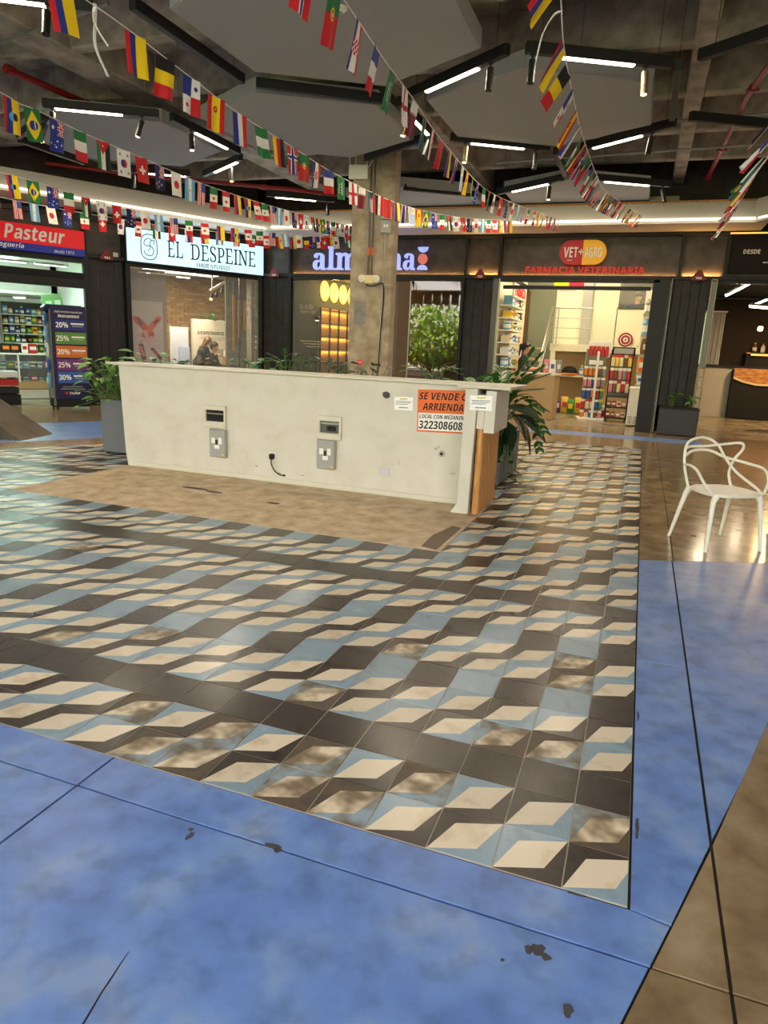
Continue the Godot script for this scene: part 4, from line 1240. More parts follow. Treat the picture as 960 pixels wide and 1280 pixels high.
	for i in 2:
		var ca := mb()
		lathe(ca, [[0.0, 0.0], [0.035, 0.0], [0.035, 0.03], [0.0, 0.03]], 12, Transform3D(Basis(Vector3.FORWARD, PI / 2), Vector3(-0.3, 0.036, -0.02 - 0.3 * i)))
		mi("caster", ca.commit(), M["black matt"], b)
	var bands := [[1.69, 1.50, rgb(34, 48, 118), "20%"], [1.46, 1.24, rgb(92, 138, 62), "25%"], [1.21, 0.99, rgb(206, 112, 44), "20%"], [0.96, 0.75, rgb(112, 50, 122), "25%"], [0.73, 0.51, rgb(48, 92, 168), "30%"]]
	for q in bands:
		mi("colour_band", boxm(Vector3(0.56 if q[3] != "" else 0.6, q[0] - q[1], 0.006), 0.002, Vector3(0.02, (q[0] + q[1]) / 2, 0.023)), mat("band %s" % q[2].to_html(), q[2], 0.5), b)
		text(q[3], 0.22, 0.1, 0.002, M["paper"], b, Vector3(-0.13, (q[0] + q[1]) / 2, 0.027), "Droid Sans", 0.6)
		mi("text_bar", boxm(Vector3(0.24, 0.028, 0.002), 0, Vector3(0.15, (q[0] + q[1]) / 2 + 0.025, 0.027)), M["paper"], b)
		mi("text_bar", boxm(Vector3(0.2, 0.016, 0.002), 0, Vector3(0.15, (q[0] + q[1]) / 2 - 0.02, 0.027)), M["grey box"], b)
	text("¡Aprovecha nuestros", 0.5, 0.05, 0.002, M["paper"], b, Vector3(0.0, 1.83, 0.024), "Droid Sans", 0.2)
	text("descuentos!", 0.38, 0.06, 0.002, M["paper"], b, Vector3(0.0, 1.76, 0.024), "Droid Sans", 0.5)
	mi("text_bar", boxm(Vector3(0.36, 0.012, 0.002), 0, Vector3(0.0, 0.44, 0.022)), M["grey box"], b)
	mi("text_bar", boxm(Vector3(0.44, 0.012, 0.002), 0, Vector3(0.0, 0.4, 0.022)), M["grey box"], b)
	text("Pasteur", 0.2, 0.05, 0.002, M["paper"], b, Vector3(0.03, 0.32, 0.024), "Droid Sans", 0.5, 0.2)
	mi("emblem", boxm(Vector3(0.05, 0.05, 0.002), 0, Vector3(-0.12, 0.32, 0.024)), hue("red"), b)
	for i in 5:
		put("bag", ["light blue", "blue", "white", "light blue", "blue"][i], Vector3(0.2, 0.26, 0.06), lf(-4.93, 0.42 + 0.29 * i, 0.62), LR - PI / 2, "blue and white pack on the discount banner stand's side, %s from below" % ORD[i], "packs on the banner stand")

# ------------------------------------------------------------------ the hair studio
func salon() -> void:
	var s := lthing("light_box_sign", "pale glowing hair studio light box with thin black lettering", "sign", -1.56, 2.92, 0.06)
	mi("frame", boxm(Vector3(3.24, 0.70, 0.14), 0.006, Vector3(0, 0.35, 0)), M["black metal"], s)
	mi("glowing_face", boxm(Vector3(3.18, 0.64, 0.02), 0.004, Vector3(0, 0.35, 0.07)), M["sign glow"], s)
	area("light", s, Vector3(0, 0.35, 0.12), Vector2(3.1, 0.6), 2.2, Color(0.8, 0.94, 1.0), Vector3(0, 0, 1))
	text("EL", 0.34, 0.33, 0.008, M["ink"], s, Vector3(-0.56, 0.36, 0.082), "Droid Serif", -0.6)
	text("DESPEINE", 1.58, 0.33, 0.008, M["ink"], s, Vector3(0.58, 0.36, 0.082), "Droid Serif", -0.3)
	text("HAIR STUDIO", 0.78, 0.085, 0.008, M["ink"], s, Vector3(0.32, 0.1, 0.082), "Droid Sans", -0.4)
	var st := mb()
	var ring := rrect(0.34, 0.5, 0.16)
	var pts := []
	for p in ring:
		pts.append(Vector3(p.x, p.y, 0))
	pts.append(pts[0])
	tube(st, pts, 0.009, 5)
	tube(st, catmull([Vector3(0.07, 0.14, 0), Vector3(-0.02, 0.17, 0), Vector3(-0.1, 0.1, 0), Vector3(-0.08, 0.03, 0), Vector3(0.04, 0.02, 0), Vector3(0.1, -0.06, 0), Vector3(0.05, -0.16, 0), Vector3(-0.07, -0.15, 0), Vector3(-0.1, -0.07, 0)], 4), 0.008, 5)
	tube(st, catmull([Vector3(0.1, 0.05, 0), Vector3(0.11, 0.15, 0), Vector3(0.02, 0.1, 0), Vector3(0.03, 0.0, 0), Vector3(-0.03, -0.1, 0)], 4), 0.007, 5)
	mi("logo", st.commit(), M["ink"], s, Vector3(-1.13, 0.34, 0.085))
	# window
	var w := structure("window_1", K, LR)
	mi("frame_sill", boxm(Vector3(3.06, 0.08, 0.1), 0.005, Vector3(-1.54, 0.06, 0)), M["black metal"], w)
	mi("frame_head", boxm(Vector3(3.06, 0.1, 0.1), 0.005, Vector3(-1.54, 2.9, 0)), M["black metal"], w)
	mi("pane", boxm(Vector3(2.5, 2.75, 0.012), 0, Vector3(-1.8, 1.48, 0)), M["pane"], w)
	mi("pane", boxm(Vector3(0.48, 2.75, 0.012), 0, Vector3(-0.28, 1.48, 0)), M["pane"], w)
	mi("pane_edge", boxm(Vector3(0.012, 2.75, 0.014), 0, Vector3(-0.53, 1.48, 0)), M["steel"], w)
	for i in 3:
		mi("white_dot", boxm(Vector3(0.03, 0.03, 0.002), 0.0, Vector3(-0.1, 1.3 + 0.13 * i, 0.008)), M["paper"], w)
	for i in 3:
		text(["Tu", "magia", "brilla"][i], [0.2, 0.3, 0.34][i], 0.16, 0.002, M["etch"] if M.has("etch") else mat("etch", rgb(170, 158, 140), 0.5), w, Vector3(-0.24 + 0.0 * i, 2.42 - 0.16 * i, 0.009), "Droid Serif", 0.0, 0.3)
	# room
	var r := structure("wall_salon", K, LR)
	mi("side", boxm(Vector3(0.08, 3.1, 3.4), 0, Vector3(-3.1, 1.5, -1.72)), M["grey plaster"], r)
	var sd := mi("side", boxm(Vector3(0.08, 3.1, 3.9), 0), M["grey plaster"], r, Vector3(0.68, 1.5, -1.85))
	sd.rotation.y = -0.38
	mi("inner_ceiling", boxm(Vector3(4.6, 0.1, 3.3), 0, Vector3(-0.95, 3.12, -1.86)), M["white wall"], r)
	var bw := structure("wall_brick", K, LR)
	mi("mortar", boxm(Vector3(4.6, 3.1, 0.1), 0, Vector3(-0.95, 1.5, -3.5)), M["mortar"] if M.has("mortar") else mat("mortar", rgb(134, 112, 80), 0.9), bw)
	var br := []
	for i in 3:
		br.append(mat("brick %d" % i, [rgb(158, 126, 82), rgb(146, 114, 72), rgb(170, 138, 94)][i], 0.85))
	var bm := boxm(Vector3(0.235, 0.066, 0.03), 0.004)
	var n := 0
	var rest := {}
	for row in 40:
		for col in 19:
			var at := Vector3(-3.18 + 0.245 * col + (0.12 if row % 2 == 1 else 0.0), 0.04 + 0.076 * row, -3.44)
			if at.x > 1.2:
				continue
			var inview: bool = at.y > 1.15 and at.x > -1.4
			var v := rng.randi() % 3
			if inview and n < 290:
				mi("brick", bm, br[v], bw, at + Vector3(0, 0, rng.randf_range(-0.004, 0.004)))
				n += 1
			else:
				if not rest.has(v):
					rest[v] = mb()
				bx(rest[v], at, Vector3(0.235, 0.066, 0.03), 0.004)
	for v in rest:
		var o := mi("brick_field", rest[v].commit(), br[v], bw)
		o.set_meta("kind", "stuff")
	# poster on a grey panel standing in the window
	var p := lthing("window_panel", "grey display panel with a large red and black fashion poster in the salon window", "poster panel", -2.55, 0, -0.4)
	mi("board", boxm(Vector3(0.82, 2.86, 0.05), 0.004, Vector3(0, 1.43, 0)), mat("panel grey", rgb(150, 140, 138), 0.8), p)
	var im := Image.create(96, 176, false, Image.FORMAT_RGBA8)
	im.fill(rgb(186, 174, 172))
	var shapes := [[0, 30, 92, 60, 26, 30, rgb(70, 40, 44)], [1, 14, 50, 58, 92, 18, rgb(188, 64, 66)], [1, 84, 46, 36, 96, 15, rgb(206, 92, 84)], [1, 40, 84, 52, 118, 9, rgb(210, 160, 160)], [1, 26, 124, 34, 160, 13, rgb(84, 30, 34)], [1, 60, 132, 86, 160, 9, rgb(60, 26, 30)], [1, 20, 50, 30, 66, 5, rgb(40, 26, 30)], [1, 24, 128, 34, 152, 7, rgb(214, 110, 100)], [1, 62, 138, 76, 150, 5, rgb(200, 84, 80)], [1, 70, 60, 82, 50, 6, rgb(60, 30, 34)]]
	for q in shapes:
		if q[0] == 1:
			for t in 60:
				var c := Vector2(q[1], q[2]).lerp(Vector2(q[3], q[4]), t / 59.0)
				im.fill_rect(Rect2i(int(c.x - q[5] / 2.0), int(c.y - q[5] / 3.0), q[5], int(q[5] * 0.66)), q[6])
	for t in 500:
		im.set_pixel(rng.randi_range(10, 86), rng.randi_range(90, 130), [rgb(196, 70, 76), rgb(226, 190, 186), rgb(120, 60, 64)][rng.randi() % 3])
	sheet(0.7, 1.36, 0.004, print_mat("fashion print", im), M["paper"], p, Vector3(-0.03, 1.52, 0.026), "poster")
	# white reception wall with lettering, and the tilted bluish board beside it
	var rc := lthing("partition", "white reception partition with small lettering behind the hairdresser", "partition", -0.12, 0, -2.3)
	mi("panel", boxm(Vector3(1.1, 1.94, 0.12), 0.006, Vector3(0, 0.97, 0)), M["white paint"], rc)
	text("DESPEINARSE", 0.74, 0.085, 0.004, M["ink"], rc, Vector3(-0.05, 1.6, 0.062), "Droid Sans", 0.4)
	for i in 3:
		mi("text_line", boxm(Vector3([0.72, 0.8, 0.5][i], 0.014, 0.002), 0, Vector3(0.0, 1.49 - 0.035 * i, 0.061)), M["grey box"], rc)
	mi("grey_patch", boxm(Vector3(0.36, 0.2, 0.004), 0, Vector3(0.12, 1.1, 0.061)), M["grey box"], rc)
	var tb := lthing("tilted_board", "pale bluish board leaning beside the white reception partition", "board", -0.95, 0, -2.45)
	mi("board", boxm(Vector3(0.48, 1.72, 0.05), 0.005, Vector3(0, 0.86, 0)), mat("pale blue", rgb(196, 206, 226), 0.5), tb)
	mi("edge", boxm(Vector3(0.02, 1.74, 0.06), 0.003, Vector3(-0.25, 0.87, 0)), M["white plastic"], tb)
	mi("fold", boxm(Vector3(0.3, 1.2, 0.03), 0.004, Vector3(0.1, 0.62, 0.04), ), mat("blue fold", rgb(168, 186, 222), 0.5), tb)
	# styling counter, with a dark mirror foot
	var dk := lthing("styling_counter", "orange wooden styling counter with a dark post, right of the seated client", "counter", 0.3, 0, -2.04)
	mi("top", boxm(Vector3(0.4, 0.05, 0.28), 0.005, Vector3(0, 1.0, 0)), M["pine"], dk)
	mi("body", boxm(Vector3(0.36, 0.98, 0.24), 0.005, Vector3(0, 0.49, 0)), M["pine"], dk)
	mi("dark_post", boxm(Vector3(0.05, 0.34, 0.05), 0.004, Vector3(0.02, 1.19, 0.1)), M["black matt"], dk)
	mi("white_drape", boxm(Vector3(0.2, 0.16, 0.06), 0.02, Vector3(-0.16, 1.08, 0.1)), M["paper"], dk)
	# lamps
	var rl := lthing("spot_rail", "white hanging rail with black spotlights in the hair studio", "spotlight rail", -0.62, 2.62, -1.2)
	mi("drop_rod", boxm(Vector3(0.03, 0.46, 0.03), 0.003, Vector3(0.0, 0.25, 0)), M["white plastic"], rl)
	var stb := mb()
	bar(stb, Vector3(-0.05, -0.02, 0), Vector3(0.46, 0.28, 0), 0.06, 0.06, 0.006)
	mi("rail", stb.commit(), M["white plastic"], rl)
	for i in 4:
		var c := Vector3(-0.02 + 0.14 * i, -0.12 + 0.075 * i, 0.02)
		stb = mb()
		tube(stb, [c, c + Vector3(-0.05, -0.1, 0.05)], [0.035, 0.045], 10)
		var hd := mi("spot_head", stb.commit(), M["black metal"], rl)
		if i == 3 or i == 0:
			stb = mb()
			var f := c + Vector3(-0.051, -0.102, 0.051)
			tube(stb, [f, f + Vector3(-0.004, -0.008, 0.004)], 0.035, 10)
			mi("lamp_face", stb.commit(), M["spot glow"], hd)
	var sl := SpotLight3D.new()
	sl.name = "spot"
	sl.light_color = Color(1, 0.88, 0.68)
	sl.light_energy = 1.6
	sl.spot_angle = 50
	sl.spot_range = 12
	sl.light_size = 0.04
	sl.shadow_enabled = true
	rl.add_child(sl)
	sl.position = Vector3(-0.1, -0.28, 0.12)
	sl.basis = Basis.looking_at(Vector3(-0.2, -0.6, -0.75), Vector3.UP)
	lamp_box("ceiling_lamp", "flat warm white ceiling lamp inside the hair studio", lf(-1.2, 3.0, -1.7), LR, Vector3(1.8, 0.04, 0.4), "panel glow", Color(1, 0.92, 0.78), 10.0)
	var ln := lthing("line_lamp", "thin bright line lamp along the top of the salon window", "lamp", -2.2, 2.78, -0.25)
	mi("profile", boxm(Vector3(1.2, 0.03, 0.03), 0.003), M["white plastic"], ln)
	mi("diffuser", boxm(Vector3(0.3, 0.02, 0.03), 0.003, Vector3(0.42, -0.022, 0)), M["tube glow"], ln)
	# gilded ornaments at the right end of the window
	for i in 3:
		var g := lthing("hanging_strip", "gold hanging strip behind the salon window's right end, %s from the left" % ORD[i], "decoration", -0.42 + 0.15 * i, 1.35 + 0.1 * i, -0.5)
		mi("strip", boxm(Vector3(0.06, [1.3, 0.9, 0.7][i], 0.02), 0.004, Vector3(0, 0.5, 0)), mat("brass", rgb(206, 160, 84), 0.35, 0.5), g)
		mi("cord", boxm(Vector3(0.006, 0.6, 0.006), 0, Vector3(0, [1.4, 1.2, 1.1][i], 0)), M["steel dark"], g)
	var gp := structure("wall_screen", lf(-0.2, 0, -0.8), LR)
	mi("panel", boxm(Vector3(0.56, 3.0, 0.05), 0.004, Vector3(0, 1.5, 0)), M["grey plaster"], gp)

# ------------------------------------------------------------------ the lamp shop
func lamp_shop() -> void:
	var s := thing("letter_sign", "glowing bluish lowercase letters half hidden by the concrete column", "sign", Vector3(-6.25, 3.09, -13.18))
	text("alm", 1.12, 0.5, 0.05, M["letter glow"], s, Vector3(-0.65, 0.24, 0.06), "Droid Serif", 1.0)
	text("e", 0.34, 0.34, 0.05, M["letter glow"], s, Vector3(0.36, 0.165, 0.06), "Droid Serif", 1.0)
	text("na", 0.62, 0.34, 0.05, M["letter glow"], s, Vector3(0.91, 0.165, 0.06), "Droid Serif", 1.0)
	var X := func(p: PackedVector2Array) -> ArrayMesh:
		var st := mb()
		ext(st, p, 0.05)
		return st.commit()
	mi("half_disc", X.call(disc_poly(Vector2(0, 0), 0.115, 0.11, 14, PI, TAU)), M["letter glow"], s, Vector3(1.39, 0.46, 0.04))
	mi("disc", X.call(disc_poly(Vector2(0, 0), 0.105, 0.105, 20)), M["pink glow"], s, Vector3(1.39, 0.22, 0.04))
	mi("half_disc", X.call(disc_poly(Vector2(0, 0), 0.115, 0.1, 14, 0, PI)), M["letter glow"], s, Vector3(1.39, 0.0, 0.04))
	mi("backplate", boxm(Vector3(0.02, 0.5, 0.02), 0, Vector3(1.39, 0.23, 0.02)), M["black metal"], s)
	area("light", s, Vector3(0.2, 0.25, 0.14), Vector2(2.6, 0.4), 0.4, Color(0.66, 0.72, 1), Vector3(0, 0, 1))
	# windows
	var w := structure("window_2")
	mi("frame_sill", boxm(Vector3(4.0, 0.08, 0.1), 0.005, Vector3(-6.0, 0.05, -13.2)), M["black metal"], w)
	mi("frame_head", boxm(Vector3(4.0, 0.06, 0.1), 0.005, Vector3(-6.0, 2.9, -13.2)), M["black metal"], w)
	mi("pane", boxm(Vector3(2.6, 2.78, 0.012), 0, Vector3(-6.7, 1.48, -13.2)), M["pane"], w)
	mi("door_leaf", boxm(Vector3(0.36, 2.78, 0.05), 0.005, Vector3(-5.3, 1.48, -13.22)), mat("brown door", rgb(96, 70, 42), 0.5), w)
	mi("pane", boxm(Vector3(1.12, 2.78, 0.012), 0, Vector3(-4.55, 1.48, -13.2)), M["shop pane"], w)
	mi("pane_edge", boxm(Vector3(0.025, 2.78, 0.02), 0.002, Vector3(-5.12, 1.48, -13.19)), M["steel"], w)
	var e := M["etch"] as Material
	text("Tu brillo", 0.36, 0.12, 0.002, e, w, Vector3(-7.65, 2.28, -13.19), "Droid Serif", 0, 0.3)
	text("empieza aquí", 0.42, 0.1, 0.002, e, w, Vector3(-7.6, 2.16, -13.19), "Droid Serif", 0, 0.3)
	text("Tu luz", 0.5, 0.24, 0.002, M["ink"], w, Vector3(-4.5, 1.2, -13.19), "Droid Serif", 0, 0.3)
	for i in 3:
		mi("etched_line", boxm(Vector3([0.7, 0.5, 0.4][i], 0.02, 0.002), 0, Vector3(-7.45, 1.5 - 0.06 * i, -13.19)), e, w)
	# the room: its left wall carries round lamps over lit niches
	var r := structure("wall_lamp_shop")
	mi("side", boxm(Vector3(0.1, 3.1, 4.6), 0, Vector3(-8.05, 1.5, -15.6)), mat("olive wall", rgb(80, 80, 62), 0.8), r)
	mi("back", boxm(Vector3(5.0, 3.1, 0.1), 0, Vector3(-5.7, 1.5, -17.6)), mat("brown wall", rgb(92, 70, 44), 0.8), r)
	mi("side", boxm(Vector3(0.1, 3.1, 4.4), 0, Vector3(-3.42, 1.5, -15.5)), M["brown wall"], r)
	mi("inner_ceiling", boxm(Vector3(5.0, 0.1, 4.2), 0, Vector3(-5.75, 3.12, -15.52)), M["black matt"], r)
	for i in 5:
		var z := -14.85 - 0.585 * i
		var d := thing("disc_lamp", "round yellow glowing wall lamp, %s from the left in the lamp shop" % ORD[i], "wall lamp", Vector3(-7.99, 2.76, z))
		var st := mb()
		lathe(st, [[0.0, 0.05], [0.2, 0.046], [0.245, 0.03], [0.25, 0.0]], 28, Transform3D(Basis(Vector3.FORWARD, PI / 2), Vector3.ZERO))
		mi("glowing_disc", st.commit(), M["disc glow"], d)
		st = mb()
		lathe(st, [[0.0, 0.062], [0.05, 0.06], [0.06, 0.048]], 16, Transform3D(Basis(Vector3.FORWARD, PI / 2), Vector3.ZERO))
		mi("centre_boss", st.commit(), mat("brass", rgb(206, 160, 84), 0.35, 0.5), d)
		var l := OmniLight3D.new()
		l.name = "light"
		l.light_color = Color(1, 0.82, 0.42)
		l.light_energy = 0.5
		l.omni_range = 12
		l.omni_attenuation = 2
		l.light_size = 0.1
		l.shadow_enabled = true
		d.add_child(l)
		l.position = Vector3(0.3, 0, 0)
	var u := thing("niche_shelves", "wall of small lit niches in rows below the round yellow lamps", "shelves", Vector3(-7.97, 0, -16.35))
	var warm := mat("niche wood", rgb(196, 150, 84), 0.7)
	mi("back_panel", boxm(Vector3(0.02, 2.3, 3.5), 0, Vector3(-0.03, 1.2, 0)), warm, u)
	for c in 7:
		mi("divider", boxm(Vector3(0.05, 2.3, 0.03), 0.002, Vector3(0.0, 1.2, 1.72 - 0.57 * c)), M["black metal"], u)
	for q in 7:
		mi("shelf", boxm(Vector3(0.05, 0.025, 3.45), 0.002, Vector3(0.0, 2.29 - 0.33 * q, 0)), M["black metal"], u)
		if q < 4:
			for c in 6:
				var zz := 1.435 - 0.57 * c
				mi("niche_lamp", boxm(Vector3(0.02, 0.01, 0.4), 0, Vector3(0.005, 2.27 - 0.33 * q, zz)), M["warm strip"], u)
			area("light", u, Vector3(0.01, 2.258 - 0.33 * q, 0), Vector2(3.3, 0.02), 1.2, Color(1, 0.78, 0.4), Vector3(0, -1, 0))
			(u.get_child(u.get_child_count() - 1) as Node3D).basis = Basis(Vector3(0, 0, 1), Vector3(1, 0, 0), Vector3(0, 1, 0))
	var hl := thing("desk_lamp", "small dark lamp with a bright spot on the lamp shop's olive wall", "lamp", Vector3(-7.95, 2.1, -14.1))
	mi("arm", boxm(Vector3(0.12, 0.02, 0.02), 0.003, Vector3(0.06, 0, 0)), M["black metal"], hl)
	mi("shade", boxm(Vector3(0.1, 0.1, 0.1), 0.02, Vector3(0.14, -0.04, 0)), M["black metal"], hl)
	mi("bulb", boxm(Vector3(0.06, 0.015, 0.06), 0.004, Vector3(0.14, -0.095, 0)), M["spot glow"], hl)

# ------------------------------------------------------------------ the veterinary pharmacy
func vet_shop() -> void:
	var s := thing("pill_sign", "pill shaped sign, half dark red and half gold, above the veterinary pharmacy", "sign", Vector3(-1.55, 3.43, -13.16))
	for q in [[-1, "pill red"], [1, "pill gold"]]:
		var st := mb()
		var p := disc_poly(Vector2(q[0] * 0.22, 0), 0.23, 0.23, 16, -PI / 2 if q[0] > 0 else PI / 2, PI / 2 if q[0] > 0 else PI * 1.5)
		p.append(Vector2(0, 0.23 * q[0]))
		p.append(Vector2(0, -0.23 * q[0]))
		ext(st, p, 0.07)
		mi("half", st.commit(), M[q[1]], s)
	text("VET", 0.27, 0.19, 0.012, M["paper"], s, Vector3(-0.23, 0.0, 0.075), "Droid Sans", 0.9)
	text("+", 0.1, 0.1, 0.012, M["paper"], s, Vector3(-0.035, 0.01, 0.075), "Droid Sans", 1.2)
	text("AGRO", 0.33, 0.19, 0.012, M["paper"], s, Vector3(0.2, 0.0, 0.075), "Droid Sans", 0.9)
	mi("dash", boxm(Vector3(0.1, 0.014, 0.01), 0, Vector3(-0.24, -0.15, 0.075)), M["paper"], s)
	var f := thing("letter_sign", "raised red letters along the fascia above the veterinary pharmacy's entrance", "sign", Vector3(-1.5, 3.1, -13.16))
	text("FARMACIA VETERINARIA", 2.3, 0.125, 0.05, M["letter red"], f, Vector3(0, 0, 0.03), "Droid Sans", 1.2)
	# head of the entrance
	var h := structure("wall_head")
	mi("lintel", boxm(Vector3(3.1, 0.06, 0.14), 0.005, Vector3(-1.6, 2.9, -13.2)), M["black metal"], h)
	mi("sliding_rail", boxm(Vector3(2.9, 0.07, 0.1), 0.005, Vector3(-1.65, 2.77, -13.25)), M["black metal"], h)
	# room
	var r := structure("wall_vet")
	var cw: Material = M["cream wall"]
	mi("side", boxm(Vector3(0.1, 4.6, 5.3), 0, Vector3(-3.36, 2.2, -16.15)), cw, r)
	mi("side", boxm(Vector3(0.1, 4.6, 5.3), 0, Vector3(0.12, 2.2, -16.15)), cw, r)
	mi("back", boxm(Vector3(3.5, 4.6, 0.1), 0, Vector3(-1.65, 2.2, -18.8)), cw, r)
	mi("inner_ceiling", boxm(Vector3(3.5, 0.1, 5.6), 0, Vector3(-1.65, 4.4, -16.05)), cw, r)
	mi("front_upper", boxm(Vector3(3.5, 1.5, 0.08), 0, Vector3(-1.65, 3.66, -13.42)), cw, r)
	# raised floor with storage under it, and the office wall on it
	var m := thing("platform", "cream raised floor with open storage below, at the back of the veterinary pharmacy", "platform", Vector3(-1.2, 0, -16.4))
	mi("deck", boxm(Vector3(2.45, 0.18, 2.2), 0.004, Vector3(0, 1.62, -1.1)), cw, m)
	mi("post", boxm(Vector3(0.12, 1.53, 0.12), 0.004, Vector3(-1.14, 0.765, -0.07)), cw, m)
	mi("post", boxm(Vector3(0.06, 1.53, 0.5), 0.004, Vector3(-0.3, 0.765, -0.26)), cw, m)
	mi("board", boxm(Vector3(0.86, 0.04, 0.5), 0.003, Vector3(-0.7, 0.93, -0.26)), cw, m)
	mi("back_board", boxm(Vector3(2.4, 1.5, 0.04), 0, Vector3(0, 0.76, -0.6)), M["tan board"], m)
	var ow := structure("wall_office")
	mi("masonry", boxm(Vector3(0.56, 2.62, 0.08), 0, Vector3(-1.18, 3.03, -16.48)), cw, ow)
	mi("masonry", boxm(Vector3(0.16, 2.62, 0.08), 0, Vector3(-0.06, 3.03, -16.48)), cw, ow)
	mi("masonry", boxm(Vector3(0.8, 0.86, 0.08), 0, Vector3(-0.52, 2.16, -16.48)), cw, ow)
	mi("masonry", boxm(Vector3(0.8, 0.92, 0.08), 0, Vector3(-0.52, 3.88, -16.48)), cw, ow)
	mi("window_back", boxm(Vector3(1.3, 1.4, 0.05), 0, Vector3(-0.6, 3.0, -17.6)), mat("office dark", rgb(60, 60, 50), 0.8), ow)
	mi("window_frame", boxm(Vector3(0.74, 0.04, 0.1), 0.004, Vector3(-0.54, 2.6, -16.46)), M["steel dark"], ow)
	var ov := structure("window_3")
	mi("pane", boxm(Vector3(0.78, 0.8, 0.01), 0, Vector3(-0.52, 3.0, -16.46)), M["pane"], ov)
	var gw := structure("wall_recess")
	mi("panel", boxm(Vector3(0.75, 2.6, 0.06), 0, Vector3(-2.25, 3.0, -18.6)), cw, gw)
	mi("panel", boxm(Vector3(0.24, 2.6, 0.3), 0, Vector3(-1.78, 3.0, -18.5)), M["grey box"], gw)
	var gl := structure("window_4")
	mi("pane", boxm(Vector3(0.8, 2.6, 0.02), 0, Vector3(-2.92, 2.2, -17.6)), mat("green glass", rgb(122, 128, 112), 0.2), gl)
	# sign seen below the door head, upstairs
	var ps := thing("pill_sign", "bright yellow and red pill sign hanging inside the veterinary pharmacy", "sign", Vector3(-2.0, 3.1, -15.4))
	mi("yellow_half", boxm(Vector3(0.34, 0.3, 0.05), 0.02, Vector3(-0.17, 0, 0)), emit("pill yellow lit", rgb(244, 222, 20), 0.5), ps)
	mi("red_half", boxm(Vector3(0.34, 0.3, 0.05), 0.02, Vector3(0.17, 0.03, 0)), emit("pill red lit", rgb(214, 16, 50), 0.4), ps)
	text("FARMACIA VET", 0.42, 0.04, 0.004, M["letter red"], ps, Vector3(-0.02, -0.2, 0.02), "Droid Sans", 0.8)
	# railing and stair rail
	var rl := thing("railing", "steel railing with four cross bars on the veterinary pharmacy's raised floor", "railing", Vector3(-2.4, 1.71, -16.35))
	for x in [0.04, 0.12, 0.92]:
		mi("post", boxm(Vector3(0.035, 0.86, 0.035), 0.003, Vector3(x, 0.43, 0)), M["steel"], rl)
	for i in 4:
		var st := mb()
		tube(st, [Vector3(0.04, 0.86 - 0.24 * i, 0), Vector3(0.92, 0.86 - 0.24 * i, 0)], 0.02 if i == 0 else 0.01, 8)
		mi("rail", st.commit(), M["steel"], rl)
	var sr := thing("stair_rail", "slanting steel handrail of the steps up to the veterinary pharmacy's raised floor", "handrail", Vector3(-2.42, 0, -16.3))
	for i in 3:
		var st := mb()
		tube(st, [Vector3(0, 2.6 - 0.25 * i, 0), Vector3(-0.1, 1.25 - 0.2 * i, 0.95)], 0.02 if i == 0 else 0.012, 8)
		mi("rail", st.commit(), M["steel"], sr)
	mi("post", boxm(Vector3(0.035, 1.15, 0.035), 0.003, Vector3(-0.1, 0.6, 0.95)), M["steel"], sr)
	for i in 6:
		mi("step", boxm(Vector3(0.5, 0.05, 0.2), 0.004, Vector3(-0.4, 0.27 + 0.26 * i, 0.85 - 0.16 * i)), M["tan board"], sr)
	# round red emblem
	var em := thing("round_emblem", "round red and white emblem on the cream wall above the wire rack", "sign", Vector3(-0.64, 1.86, -16.42))
	for q in [[0.17, 0.02, "emblem red"], [0.125, 0.026, "paper"], [0.11, 0.032, "emblem red"], [0.055, 0.036, "paper"]]:
		mat("emblem red", rgb(150, 44, 48), 0.5)
		var st := mb()
		lathe(st, [[q[0], 0.0], [q[0], q[1]], [0.0, q[1]]], 28, Transform3D(Basis(Vector3.RIGHT, PI / 2), Vector3.ZERO))
		mi("ring", st.commit(), M[q[2]], em)
	mi("cross_bar", boxm(Vector3(0.07, 0.02, 0.004), 0, Vector3(0, 0, 0.038)), M["emblem red"], em)
	mi("cross_bar", boxm(Vector3(0.02, 0.07, 0.004), 0, Vector3(0, 0, 0.038)), M["emblem red"], em)
	# lamps
	lamp_box("ceiling_lamp", "square warm white lamp high in the front of the veterinary pharmacy", Vector3(-1.6, 4.2, -14.7), 0, Vector3(1.6, 0.04, 0.8), "panel glow", Color(1, 0.94, 0.81), 9.5)
	lamp_box("ceiling_lamp", "square warm white lamp above the veterinary pharmacy's raised floor", Vector3(-1.8, 4.2, -17.3), 0, Vector3(1.6, 0.04, 0.8), "panel glow", Color(1, 0.94, 0.81), 6.5)
	# shelves along the left wall
	var u := thing("wall_shelves", "white shelves of small cartons along the veterinary pharmacy's left wall", "shelves", Vector3(-3.3, 0, -14.75))
	mi("back_panel", boxm(Vector3(0.02, 2.6, 1.6), 0, Vector3(0, 1.3, 0)), M["white plastic"], u)
	mi("head_board", boxm(Vector3(0.05, 0.3, 1.6), 0.004, Vector3(0.29, 2.78, 0)), M["white plastic"], u)
	text("FARMACIA", 1.35, 0.22, 0.01, M["letter red"], u, Vector3(0.318, 2.78, 0.02), "Droid Sans", 0.8, 0.0, "lettering", PI / 2)
	for i in 8:
		var y := 2.45 - 0.265 * i
		mi("shelf", boxm(Vector3(0.3, 0.03, 1.6), 0.003, Vector3(0.15, y, 0)), M["white plastic"], u)
		stock(Vector3(-3.12, y + 0.016, -14.0), Vector3(-3.12, y + 0.016, -15.5), 7, 0.2, 0.2, ["carton", "carton", "jar", "bottle"], ["white", "cream", "white", "yellow", "light blue", "orange", "brown", "white"], PI / 2, "%s board down, pharmacy's left shelves" % ORD[i], "goods on the left veterinary shelves")
